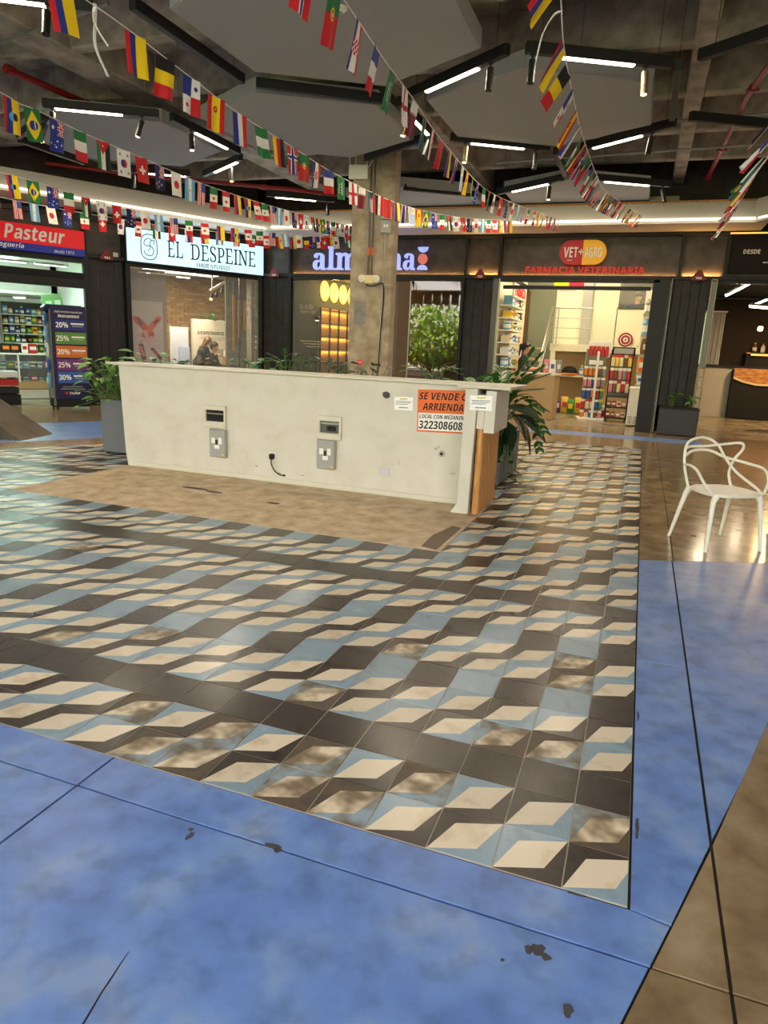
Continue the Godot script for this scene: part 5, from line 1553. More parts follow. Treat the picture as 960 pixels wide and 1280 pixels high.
	# tall shelf at the right, with bags and tins
	u = thing("tall_shelf", "tall narrow white shelf of pet goods beside the entrance, above the chest freezer", "shelves", Vector3(-0.14, 0, -14.75))
	mi("back_panel", boxm(Vector3(0.3, 1.9, 0.02), 0, Vector3(0, 1.95, -0.2)), M["white plastic"], u)
	for i in 5:
		var y: float = [2.36, 1.92, 1.5, 1.12, 0.86][i]
		mi("shelf", boxm(Vector3(0.3, 0.03, 0.4), 0.003, Vector3(0, y, 0)), M["white plastic"], u)
		mi("price_strip", boxm(Vector3(0.3, 0.05, 0.01), 0.002, Vector3(0, y, 0.205)), M["grey box"], u)
	for q in [["bottle", "grey", 0.13, 0.36, -0.21, 2.375, "grey spray bottle"], ["bottle", "red", 0.13, 0.38, -0.07, 2.375, "red-brown bottle"], ["bottle", "light blue", 0.17, 0.4, -0.2, 1.935, "pale blue bottle"], ["carton", "black", 0.12, 0.26, -0.06, 1.935, "black carton"], ["bag", "brown", 0.26, 0.34, -0.14, 1.515, "brown pet food bag"], ["bag", "orange", 0.14, 0.33, -0.21, 1.135, "orange pet food bag"], ["bag", "cream", 0.13, 0.31, -0.07, 1.135, "cream and brown pet food bag"], ["bag", "white", 0.12, 0.22, -0.2, 0.875, "white pouch"], ["carton", "green", 0.13, 0.16, -0.07, 0.875, "dark green carton"]]:
		put(q[0], q[1], Vector3(q[2], q[3], 0.14 if q[0] != "bottle" else q[2]), Vector3(q[4], q[5], -14.63), 0, "%s on the tall narrow shelf by the pharmacy entrance" % q[6], "goods on the tall shelf")
	# chest freezer
	var z := thing("chest_freezer", "white chest freezer with a vent grille inside the veterinary pharmacy's entrance", "freezer", Vector3(-0.19, 0, -14.3))
	mi("body", boxm(Vector3(0.36, 0.76, 0.5), 0.015, Vector3(0, 0.41, 0)), M["white plastic"], z)
	mi("lid", boxm(Vector3(0.38, 0.05, 0.52), 0.012, Vector3(0, 0.81, 0)), M["white plastic"], z)
	for i in 5:
		for j in 3:
			mi("vent_slot", boxm(Vector3(0.09, 0.014, 0.006), 0.002, Vector3(-0.11 + 0.11 * j, 0.08 + 0.032 * i, 0.251)), M["steel dark"], z)
	mi("sticker", boxm(Vector3(0.06, 0.06, 0.002), 0, Vector3(0.13, 0.66, 0.252)), M["paper"], z)
	# revolving stand of packets
	var q0 := Vector3(-1.2, 0, -15.1)
	var d := thing("packet_stand", "white revolving stand hung with small packets, red ones at its top", "display stand", q0, 0.2)
	mi("base", boxm(Vector3(0.6, 0.05, 0.42), 0.008, Vector3(0, 0.025, 0)), M["white plastic"], d)
	mi("front_post", boxm(Vector3(0.05, 1.5, 0.05), 0.004, Vector3(0.02, 0.8, 0.2)), M["white plastic"], d)
	mi("core_board", boxm(Vector3(0.44, 1.5, 0.06), 0.004, Vector3(0, 0.85, 0.0)), mat("mesh grey", rgb(120, 116, 108), 0.6), d)
	mi("head_board", boxm(Vector3(0.5, 0.36, 0.03), 0.004, Vector3(0.06, 1.6, -0.02)), M["paper"], d)
	mi("tray", boxm(Vector3(0.3, 0.1, 0.1), 0.004, Vector3(0, 1.3, 0.08)), M["white plastic"], d)
	var db := Basis(Vector3.UP, 0.2)
	for row in 5:
		for c in 5:
			var at := q0 + db * Vector3(-0.2 + 0.1 * c, 1.22 - 0.25 * row, 0.08 + rng.randf_range(0, 0.05))
			put("packet", ["brown", "red", "cream", "green", "grey", "blue", "pink", "orange"][rng.randi() % 8], Vector3(0.085, 0.22, 0.04), at, 0.2, "small packet, %s row down, %s from left, on the white revolving stand" % [ORD[row], ORD[c]], "packets on the revolving stand")
	for c in 5:
		put("packet", "red", Vector3(0.075, 0.3, 0.035), q0 + db * Vector3(-0.14 + 0.09 * c, 1.74, 0.05), 0.2, "red packet at the top of the revolving stand, %s from the left" % ORD[c], "red packets on top of the stand")
	# dark wire rack on wheels
	q0 = Vector3(-0.63, 0, -15.0)
	d = thing("wire_rack", "dark wheeled rack hung with packets, with deep trays below", "rack", q0)
	mi("back_mesh", boxm(Vector3(0.46, 1.1, 0.03), 0.003, Vector3(0, 1.1, -0.12)), M["mesh grey"], d)
	mi("top_frame", boxm(Vector3(0.5, 0.18, 0.03), 0.004, Vector3(0.02, 1.58, -0.12)), M["black metal"], d)
	mi("top_card", boxm(Vector3(0.42, 0.12, 0.01), 0.002, Vector3(0.02, 1.58, -0.1)), M["grey box"], d)
	for x in [-0.23, 0.23]:
		mi("upright", boxm(Vector3(0.03, 1.58, 0.03), 0.003, Vector3(x, 0.82, -0.12)), M["black metal"], d)
		mi("side_panel", boxm(Vector3(0.02, 0.5, 0.3), 0.003, Vector3(x, 0.33, 0.02)), M["black metal"], d)
	for i in 3:
		mi("tray", boxm(Vector3(0.46, 0.03, 0.3), 0.003, Vector3(0, 0.09 + 0.24 * i, 0.02)), M["black metal"], d)
	for x in [-0.2, 0.2]:
		var st := mb()
		lathe(st, [[0.0, 0.0], [0.035, 0.0], [0.035, 0.03], [0.0, 0.03]], 12, Transform3D(Basis(Vector3.FORWARD, PI / 2), Vector3(x, 0.038, 0.1)))
		mi("caster", st.commit(), M["black matt"], d)
	for row in 3:
		for c in 5:
			put("packet", [["cream", "yellow", "cream", "brown", "yellow"], ["red", "brown", "pink", "grey", "red"], ["pink", "brown", "cream", "red", "cream"]][row][c], Vector3(0.08, 0.27, 0.04), q0 + Vector3(-0.18 + 0.09 * c, 1.5 - 0.29 * row, -0.05), 0, "packet, %s row down, %s from left, on the dark wheeled rack" % [ORD[row], ORD[c]], "packets on the wheeled rack")
	for row in 2:
		for c in 4:
			put("carton", ["red", "brown", "pink", "cream", "brown", "red", "cream", "pink"][row * 4 + c], Vector3(0.09, 0.12, 0.14), q0 + Vector3(-0.165 + 0.11 * c, 0.107 + 0.24 * row, 0.05), 0, "small pack in the wheeled rack's %s tray, %s from left" % [["bottom", "middle"][row], ORD[c]], "packs in the rack's trays")
	# white tub, dog bed, sacks under the platform
	d = thing("tub", "white round tub with a red label on the floor beside the revolving stand", "tub", Vector3(-0.98, 0, -15.6))
	var sb := mb()
	lathe(sb, [[0.0, 0.0], [0.15, 0.0], [0.17, 0.26], [0.175, 0.28], [0.16, 0.3], [0.0, 0.3]], 18)
	mi("body", sb.commit(), M["white plastic"], d)
	sb = mb()
	lathe(sb, [[0.158, 0.05], [0.17, 0.2]], 18)
	mi("label_band", sb.commit(), hue("red"), d)
	d = thing("pet_bed", "black domed pet bed with an orange edge on the storage board", "pet bed", Vector3(-1.9, 0.95, -16.55))
	sb = mb()
	lathe(sb, [[0.2, 0.04], [0.19, 0.12], [0.14, 0.19], [0.06, 0.22], [0.0, 0.225]], 18)
	mi("dome", sb.commit(), M["black matt"], d)
	sb = mb()
	lathe(sb, [[0.0, 0.0], [0.21, 0.0], [0.225, 0.025], [0.2, 0.05]], 18)
	mi("cushion_edge", sb.commit(), hue("orange"), d)
	put("carton", "pink", Vector3(0.12, 0.2, 0.1), Vector3(-2.2, 0.95, -16.55), 0, "pinkish carton left of the black pet bed", "goods by the pet bed")
	put("bottle", "light blue", Vector3(0.11, 0.26, 0.11), Vector3(-1.6, 0.95, -16.5), 0, "pale blue bottle right of the black pet bed", "goods by the pet bed")
	for i in 6:
		put("bag", ["blue", "purple", "yellow", "green", "yellow", "grey"][i], Vector3(0.2, [0.36, 0.34, 0.4, 0.34, 0.4, 0.3][i], 0.14), Vector3(-2.26 + 0.17 * i, 0.02, -16.35 + 0.03 * (i % 2)), 0.1 * (i % 3 - 1), "%s pet food sack under the storage board, %s from left" % [["blue", "purple", "yellow", "green", "yellow", "grey"][i], ORD[i]], "sacks under the platform")
	# sales counter
	d = thing("sales_counter", "tan wooden sales counter behind the glossy potted plant, where the woman stands", "counter", Vector3(-2.42, 0, -14.5), -0.12)
	mi("front_panel", boxm(Vector3(0.95, 0.98, 0.04), 0.004, Vector3(0, 0.5, 0.22)), M["tan board"], d)
	mi("side_panel", boxm(Vector3(0.04, 0.98, 0.46), 0.004, Vector3(0.46, 0.5, 0)), M["tan board"], d)
	mi("top", boxm(Vector3(1.0, 0.04, 0.52), 0.005, Vector3(0, 1.0, 0)), M["off white"], d)
	for i in 3:
		put("bag", ["pink", "white", "grey"][i], Vector3(0.13, 0.3, 0.08), Vector3(-2.22 + 0.14 * i, 1.03, -14.5), 0, "clear sweet bag on the tan sales counter, %s from the left" % ORD[i], "bags on the sales counter")

# ------------------------------------------------------------------ the dark bar at the right
func bar_shop() -> void:
	var s := thing("letter_sign", "small white capital letters on the black fascia of the bar", "sign", Vector3(1.47, 3.45, -13.25))
	text("DESDE", 0.28, 0.075, 0.02, M["paper"], s, Vector3(0, 0, 0.0), "Droid Sans", 0.6)
	mi("mark", boxm(Vector3(0.12, 0.02, 0.02), 0.003, Vector3(0.27, -0.19, 0.0)), M["paper"], s)
	mi("backing", boxm(Vector3(3.6, 0.66, 0.03), 0.003, Vector3(1.45, -0.06, -0.03)), M["black matt"], s)
	var g := thing("led_strip", "orange line of light along the top of the bar's fascia", "strip light", Vector3(2.9, 3.745, -13.06))
	mi("diffuser", boxm(Vector3(3.7, 0.025, 0.03), 0.004), M["warm strip"], g)
	area("light", g, Vector3(0, -0.02, 0.04), Vector2(3.6, 0.03), 0.25, Color(1, 0.7, 0.35), Vector3(0, -0.7, 0.4))
	var r := structure("wall_bar")
	mi("side", boxm(Vector3(0.1, 3.2, 6.3), 0, Vector3(0.78, 1.5, -16.75)), M["black matt"], r)
	mi("back", boxm(Vector3(6, 3.2, 0.1), 0, Vector3(3.9, 1.5, -19.85)), mat("umber", rgb(48, 35, 25), 0.8), r)
	mi("side", boxm(Vector3(0.1, 3.2, 6.6), 0, Vector3(6.0, 1.5, -16.6)), M["black matt"], r)
	mi("inner_ceiling", boxm(Vector3(5.2, 0.1, 6.3), 0, Vector3(3.4, 3.2, -16.75)), M["black matt"], r)
	# raw concrete bar wall with a black counter front and a live-edge slab
	var w := structure("wall_counter")
	mi("concrete", boxm(Vector3(5.0, 1.3, 0.14), 0.006, Vector3(3.5, 0.65, -18.75)), mat("bar concrete", rgb(186, 182, 173), 0.8), w)
	mi("ledge", boxm(Vector3(5.0, 0.05, 0.24), 0.006, Vector3(3.5, 1.325, -18.75)), M["black metal"], w)
	var c := thing("bar_counter", "black bar counter with a live-edge wooden slab on its front", "bar counter", Vector3(3.41, 0, -18.55))
	mi("front", boxm(Vector3(2.75, 1.24, 0.2), 0.006, Vector3(0, 0.64, 0)), M["black matt"], c)
	var st := mb()
	ext(st, V([-1.34, 1.3, -1.34, 1.09, -1.1, 0.99, -0.8, 0.93, -0.55, 0.93, -0.2, 1.02, 0.2, 1.04, 0.6, 0.9, 1.0, 0.93, 1.34, 1.0, 1.34, 1.3]), 0.04, Transform3D(Basis.IDENTITY, Vector3(0, 0, 0.1)))
	mi("wood_slab", st.commit(), M["slab wood"], c)
	st = mb()
	ext(st, V([-1.34, 1.09, -1.1, 0.99, -0.8, 0.93, -0.55, 0.93, -0.2, 1.02, 0.2, 1.04, 0.6, 0.9, 1.0, 0.93, 1.34, 1.0, 1.34, 0.94, 1.0, 0.87, 0.6, 0.84, 0.2, 0.98, -0.2, 0.96, -0.55, 0.88, -0.8, 0.88, -1.1, 0.94, -1.34, 1.03]), 0.042, Transform3D(Basis.IDENTITY, Vector3(0, 0, 0.1)))
	mi("live_edge", st.commit(), M["sapwood"], c)
	# lamps
	var L := func(label: String, a: Vector3, b: Vector3, glow: String, e: float) -> void:
		var o := thing("line_lamp", label, "lamp", (a + b) / 2)
		var s1 := mb()
		bar(s1, a - (a + b) / 2, b - (a + b) / 2, 0.05, 0.05, 0.006)
		mi("tube", s1.commit(), M[glow], o)
		var s2 := mb()
		bar(s2, a - (a + b) / 2 + Vector3(0, 0.045, 0), b - (a + b) / 2 + Vector3(0, 0.045, 0), 0.06, 0.04, 0)
		mi("housing", s2.commit(), M["black metal"], o)
		var l := OmniLight3D.new()
		l.name = "light"
		l.light_energy = e
		l.light_color = Color(1, 0.9, 0.74)
		l.omni_range = 14
		l.omni_attenuation = 2
		l.light_size = 0.05
		l.shadow_enabled = true
		o.add_child(l)
		l.position = Vector3(0, -0.08, 0.04)
	L.call("bright slanting line lamp at the front of the bar's dark ceiling", Vector3(1.2, 2.72, -13.9), Vector3(1.75, 3.06, -14.2), "tube glow", 0.8)
	L.call("angled line lamp deeper in the bar, its rising arm", Vector3(1.78, 2.6, -15.0), Vector3(2.1, 2.75, -15.1), "tube glow", 0.3)
	L.call("angled line lamp deeper in the bar, its level arm", Vector3(1.78, 2.6, -15.0), Vector3(2.7, 2.53, -15.0), "tube glow", 0.3)
	L.call("warm glowing line lamp along the bar's back shelf", Vector3(2.5, 1.66, -19.3), Vector3(4.9, 1.66, -19.3), "warm strip", 0.9)
	lamp_box("ceiling_lamp", "added warm lamp in the bar's dark ceiling, hidden behind its fascia", Vector3(3.2, 3.1, -16.6), 0, Vector3(0.5, 0.04, 0.5), "spot glow", Color(1, 0.82, 0.58), 14.0)  # added fill light out of view, for the dim counter and floor
	var bs := thing("back_shelf", "warmly lit bottle shelf deep inside the dark bar", "shelves", Vector3(3.7, 0, -19.6))
	mi("board", boxm(Vector3(2.6, 0.05, 0.35), 0.004, Vector3(0, 1.7, 0)), M["slab wood"], bs)
	mi("cabinet", boxm(Vector3(2.6, 1.6, 0.35), 0.004, Vector3(0, 0.85, 0)), M["black matt"], bs)
	stock(Vector3(2.5, 1.726, -19.6), Vector3(4.9, 1.726, -19.6), 12, 0.3, 0.12, ["bottle"], ["brown", "green", "black", "orange", "cream"], 0, "on the lit shelf deep inside the bar", "bottles in the bar")
	var pd := thing("pendant_lamp", "small warm square pendant lamp inside the bar", "lamp", Vector3(2.17, 2.19, -15.9))
	mi("shade", boxm(Vector3(0.1, 0.1, 0.1), 0.02), M["spot glow"], pd)
	mi("cable", boxm(Vector3(0.008, 0.9, 0.008), 0, Vector3(0, 0.5, 0)), M["black matt"], pd)
	var cu := thing("curtain", "added grey curtain beside a glowing slit standing for a reflection at the bar's left back", "curtain", Vector3(1.5, 1.36, -19.3))  # curtain added with the glowing slit to imitate a glass reflection
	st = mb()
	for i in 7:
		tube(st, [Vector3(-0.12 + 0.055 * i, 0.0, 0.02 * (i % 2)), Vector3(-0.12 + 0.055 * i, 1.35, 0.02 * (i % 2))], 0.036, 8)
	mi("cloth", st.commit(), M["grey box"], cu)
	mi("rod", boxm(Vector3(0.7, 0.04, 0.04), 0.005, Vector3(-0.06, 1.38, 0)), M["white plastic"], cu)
	var wd := structure("reflection_slit_6")
	mi("reflection_glow", boxm(Vector3(0.3, 1.4, 0.03), 0, Vector3(1.18, 2.02, -19.5)), emit("reflection glow", rgb(206, 226, 170), 0.8), wd)  # glowing slab added in place of a greenish reflection in glass
	# round mat on the bar floor
	var mt := thing("floor_mat", "dark oval mat on the floor in front of the bar", "mat", Vector3(2.75, 0.001, -15.3))
	mi("mat", flat_poly(disc_poly(Vector2.ZERO, 0.6, 0.3, 28), 0.01, 0.01), M["black matt"], mt)
	mi("edge", flat_poly(disc_poly(Vector2.ZERO, 0.64, 0.33, 28), 0.006, 0.006), M["steel dark"], mt)
	var v := structure("window_5")
	mi("frame", boxm(Vector3(4.0, 0.06, 0.08), 0.004, Vector3(3.0, 2.9, -13.2)), M["black metal"], v)

# ------------------------------------------------------------------ black tracks, glowing bars and spots
func track(a: Vector2, b: Vector2, label: String, led: Array, spots: Array, e: float = 2.4) -> void:    # a, b: ends in x and z; led: from and to along it, 0 to 1; spots: [place along it, tilt x, tilt z, lit]
	var A := Vector3(a.x, 4.2, a.y)
	var B := Vector3(b.x, 4.2, b.y)
	var mid := (A + B) / 2
	var d := (B - A).normalized()
	var len := A.distance_to(B)
	var o := thing("track_light", label, "track light", mid)
	var ba := Basis(d.cross(Vector3.UP).normalized() * -1.0, Vector3.UP, d)
	ba = Basis(Vector3.UP.cross(d).normalized(), Vector3.UP, d)
	var st := mb()
	bx(st, Vector3.ZERO, Vector3(0.07, 0.1, len), 0.005, ba)
	mi("profile", st.commit(), M["black metal"], o)
	for s in [-0.4, 0.4]:
		st = mb()
		tube(st, [d * len * s + Vector3(0, 0.05, 0), d * len * s + Vector3(0, 0.9, 0)], 0.003, 4)
		mi("hanging_wire", st.commit(), M["steel dark"], o)
	if led.size() > 0:
		var c: Vector3 = d * len * ((led[0] + led[1]) / 2 - 0.5)
		st = mb()
		bx(st, c + Vector3(0, -0.052, 0), Vector3(0.05, 0.03, len * (led[1] - led[0])), 0.008, ba)
		mi("led_bar", st.commit(), M["tube glow"], o)
		var l := area("light", o, c + Vector3(0, -0.075, 0), Vector2(0.05, len * (led[1] - led[0])), e, Color(1, 0.93, 0.8), Vector3.DOWN)
		l.basis = Basis(Vector3.UP.cross(d).normalized(), d, Vector3.UP) if (Vector3.UP.cross(d).normalized()).cross(d).dot(Vector3.UP) > 0 else Basis(-Vector3.UP.cross(d).normalized(), d, Vector3.UP)
	for s in spots:
		var p: Vector3 = d * len * (s[0] - 0.5) + Vector3(0, -0.05, 0)
		var dir := Vector3(s[1], -1, s[2]).normalized()
		var j: Vector3 = p + Vector3(0, -0.05, 0)
		st = mb()
		tube(st, [p, j], 0.01, 6)
		tube(st, [p + Vector3(0, 0.005, 0), p + Vector3(0, -0.012, 0)], 0.028, 10)
		var stem := mi("spot_joint", st.commit(), M["black metal"], o)
		st = mb()
		tube(st, [j, j + dir * 0.2], 0.034, 14)
		mi("spot_can", st.commit(), M["brass can"] if s[3] and s.size() > 4 else M["black metal"], o)
		if s[3]:
			st = mb()
			tube(st, [j + dir * 0.195, j + dir * 0.204], 0.027, 12)
			mi("spot_face", st.commit(), M["spot glow"], stem)
			var sl := SpotLight3D.new()
			sl.name = "light"
			sl.light_color = Color(1, 0.84, 0.6)
			sl.light_energy = 2.5
			sl.spot_angle = 28
			sl.spot_range = 14
			sl.light_size = 0.03
			sl.shadow_enabled = true
			o.add_child(sl, true)
			sl.position = j + dir * 0.22
			sl.basis = Basis.looking_at(dir, Vector3.FORWARD)

func track_lights() -> void:
	mat("brass can", rgb(150, 132, 100), 0.4, 0.6)
	var T := func(x0: float, z0: float, x1: float, z1: float, label: String, led: Array = [], spots: Array = []) -> void:
		track(Vector2(x0, z0), Vector2(x1, z1), label, led, spots)
	T.call(-6.1, -3.0, -4.95, -3.68, "track light with a glowing bar cut off by the photo's top left corner", [0.1, 0.72], [[0.72, 0.1, 0.25, false]])
	T.call(-4.6, -3.75, -4.6, -5.5, "unlit black track on the left of the largest hexagonal panel")
	T.call(-4.5, -5.62, -3.3, -6.42, "unlit black track across the front edge of the panel nearest the column")
	T.call(-7.5, -5.6, -6.3, -6.28, "track light with a glowing bar and two spots before the far left hexagonal panel", [0.1, 0.68], [[0.08, 0, 0.1, false], [0.85, -0.25, 0.2, true]])
	T.call(-6.2, -6.4, -6.2, -8.0, "track light running away from the viewer between the two left hexagonal panels", [0.32, 0.8], [[0.26, 0.1, 0.1, true]])
	T.call(-7.6, -9.15, -6.35, -8.3, "track light with a glowing bar behind the far left hexagonal panel", [0.3, 0.9], [[0.75, 0.1, 0.1, true]])
	T.call(-3.0, -6.35, -1.7, -5.42, "track light with glowing bar on the right hexagonal panel's front left edge", [0.22, 0.75], [[0.86, 0, 0.1, false]])
	T.call(-1.53, -5.42, -0.25, -6.1, "track light with bar and brass spot, right hexagonal panel's front right edge", [0.2, 0.74], [[0.05, 0, 0.1, false], [0.82, 0.05, 0.1, true, 1]])
	T.call(-1.3, -8.75, -0.15, -7.92, "track light with glowing bar on the right hexagonal panel's back right edge", [0.14, 0.68], [[0.78, -0.1, 0.1, false]])
	T.call(-2.92, -7.95, -1.72, -8.68, "track light with glowing bar on the right hexagonal panel's back left edge", [0.2, 0.74], [[0.15, 0, 0.1, true, 1], [0.86, 0, 0.1, false]])
	T.call(-3.14, -6.5, -3.14, -7.9, "track light running away from the viewer in the gap right of the column's panel", [0.3, 0.8], [[0.2, -0.2, 0.1, true, 1], [0.85, -0.3, 0.2, false]])
	T.call(-2.95, -11.25, -1.72, -10.38, "track light with bar and lit spot, left before the small far panel", [0.25, 0.8], [[0.82, 0, 0.1, true]])
	T.call(-4.5, -10.65, -3.35, -11.4, "unlit black track behind the column, right of it")
	T.call(-1.25, -10.45, -0.1, -11.1, "track light with a glowing bar before the small far panel, right side", [0.14, 0.72], [[0.9, 0.3, 0.2, false]])
	T.call(-0.02, -5.98, 1.2, -5.1, "unlit black track slanting up to the photo's right edge")
	T.call(0.0, -7.72, 1.25, -8.4, "unlit black track crossing the red pipe at the right edge")
	T.call(-0.19, -6.15, -0.19, -7.7, "unlit black track running away from the viewer, right of the hexagonal panels")
	T.call(-1.66, -8.85, -1.66, -10.2, "unlit black track running away from the viewer below the right hexagonal panel")
	T.call(-4.45, -8.72, -3.3, -7.93, "unlit black track on the back right edge of the column's panel")
	T.call(-7.3, -10.75, -6.2, -11.45, "track light with a glowing bar just left of the column, behind the flags", [0.12, 0.72], [[0.9, 0.1, 0.2, false]])
	T.call(-9.18, -6.78, -9.18, -8.05, "unlit black track running away from the viewer at the left edge")
	T.call(-9.1, -8.4, -7.85, -9.1, "track light with a glowing bar behind the flags at the left", [0.45, 0.95], [[0.35, 0, 0.1, false]])
	T.call(-7.85, -6.0, -9.05, -6.65, "track with two lit spots behind the first flag string at the left edge", [], [[0.05, -0.2, 0.3, true], [0.2, 0.3, 0.3, true, 1]])

# ------------------------------------------------------------------ strings of flags
const FC := {"r": [206, 32, 40], "y": [246, 210, 20], "b": [32, 52, 140], "w": [240, 238, 232], "k": [26, 24, 26], "g": [30, 120, 62], "c": [104, 172, 222], "o": [240, 130, 30], "m": [124, 24, 52], "n": [22, 28, 84]}

func fcol(c: String) -> Color:
	return rgb(FC[c][0], FC[c][1], FC[c][2])

func fstripes(im: Image, s: String, along: bool, w: Array = []) -> void:      # along: stripes that run along the length of the flag
	var total := 0.0
	for i in s.length():
		total += w[i] if w.size() > 0 else 1.0
	var at := 0.0
	for i in s.length():
		var k: float = (w[i] if w.size() > 0 else 1.0) / total
		if along:
			im.fill_rect(Rect2i(int(round(at * 42)), 0, int(ceil(k * 42)) + 1, 64), fcol(s[i]))
		else:
			im.fill_rect(Rect2i(0, int(round(at * 64)), 42, int(ceil(k * 64)) + 1), fcol(s[i]))
		at += k

func fdisc(im: Image, u: float, v: float, r: float, c: String, sq: float = 1.0) -> void:
	for x in range(int(u - r), int(u + r) + 1):
		for y in range(int(v - r * sq), int(v + r * sq) + 1):
			if x >= 0 and y >= 0 and x < 42 and y < 64 and pow((x - u) / r, 2) + pow((y - v) / (r * sq), 2) <= 1.0:
				im.set_pixel(x, y, fcol(c))

func frect(im: Image, u: int, v: int, w: int, h: int, c: String) -> void:
	im.fill_rect(Rect2i(u, v, w, h), fcol(c))

func fcross(im: Image, u: int, v: int, w: int, h: int, t: int, at: int, c: String) -> void:
	im.fill_rect(Rect2i(u + w / 2 - t / 2, v, t, h), fcol(c))
	im.fill_rect(Rect2i(u, v + at - t / 2, w, t), fcol(c))

func fjack(im: Image) -> void:                                   # the union canton, at the flag's top by the string
	frect(im, 0, 0, 21, 32, "b")
	for t in 32:
		for q in [[t * 21.0 / 32, "w", 4], [21 - t * 21.0 / 32, "w", 4], [t * 21.0 / 32, "r", 2], [21 - t * 21.0 / 32, "r", 2]]:
			var x := clampi(int(q[0]) - q[2] / 2, 0, 20)
			im.fill_rect(Rect2i(x, t, mini(q[2], 21 - x), 1), fcol(q[1]))
	fcross(im, 0, 0, 21, 32, 7, 16, "w")
	fcross(im, 0, 0, 21, 32, 3, 16, "r")

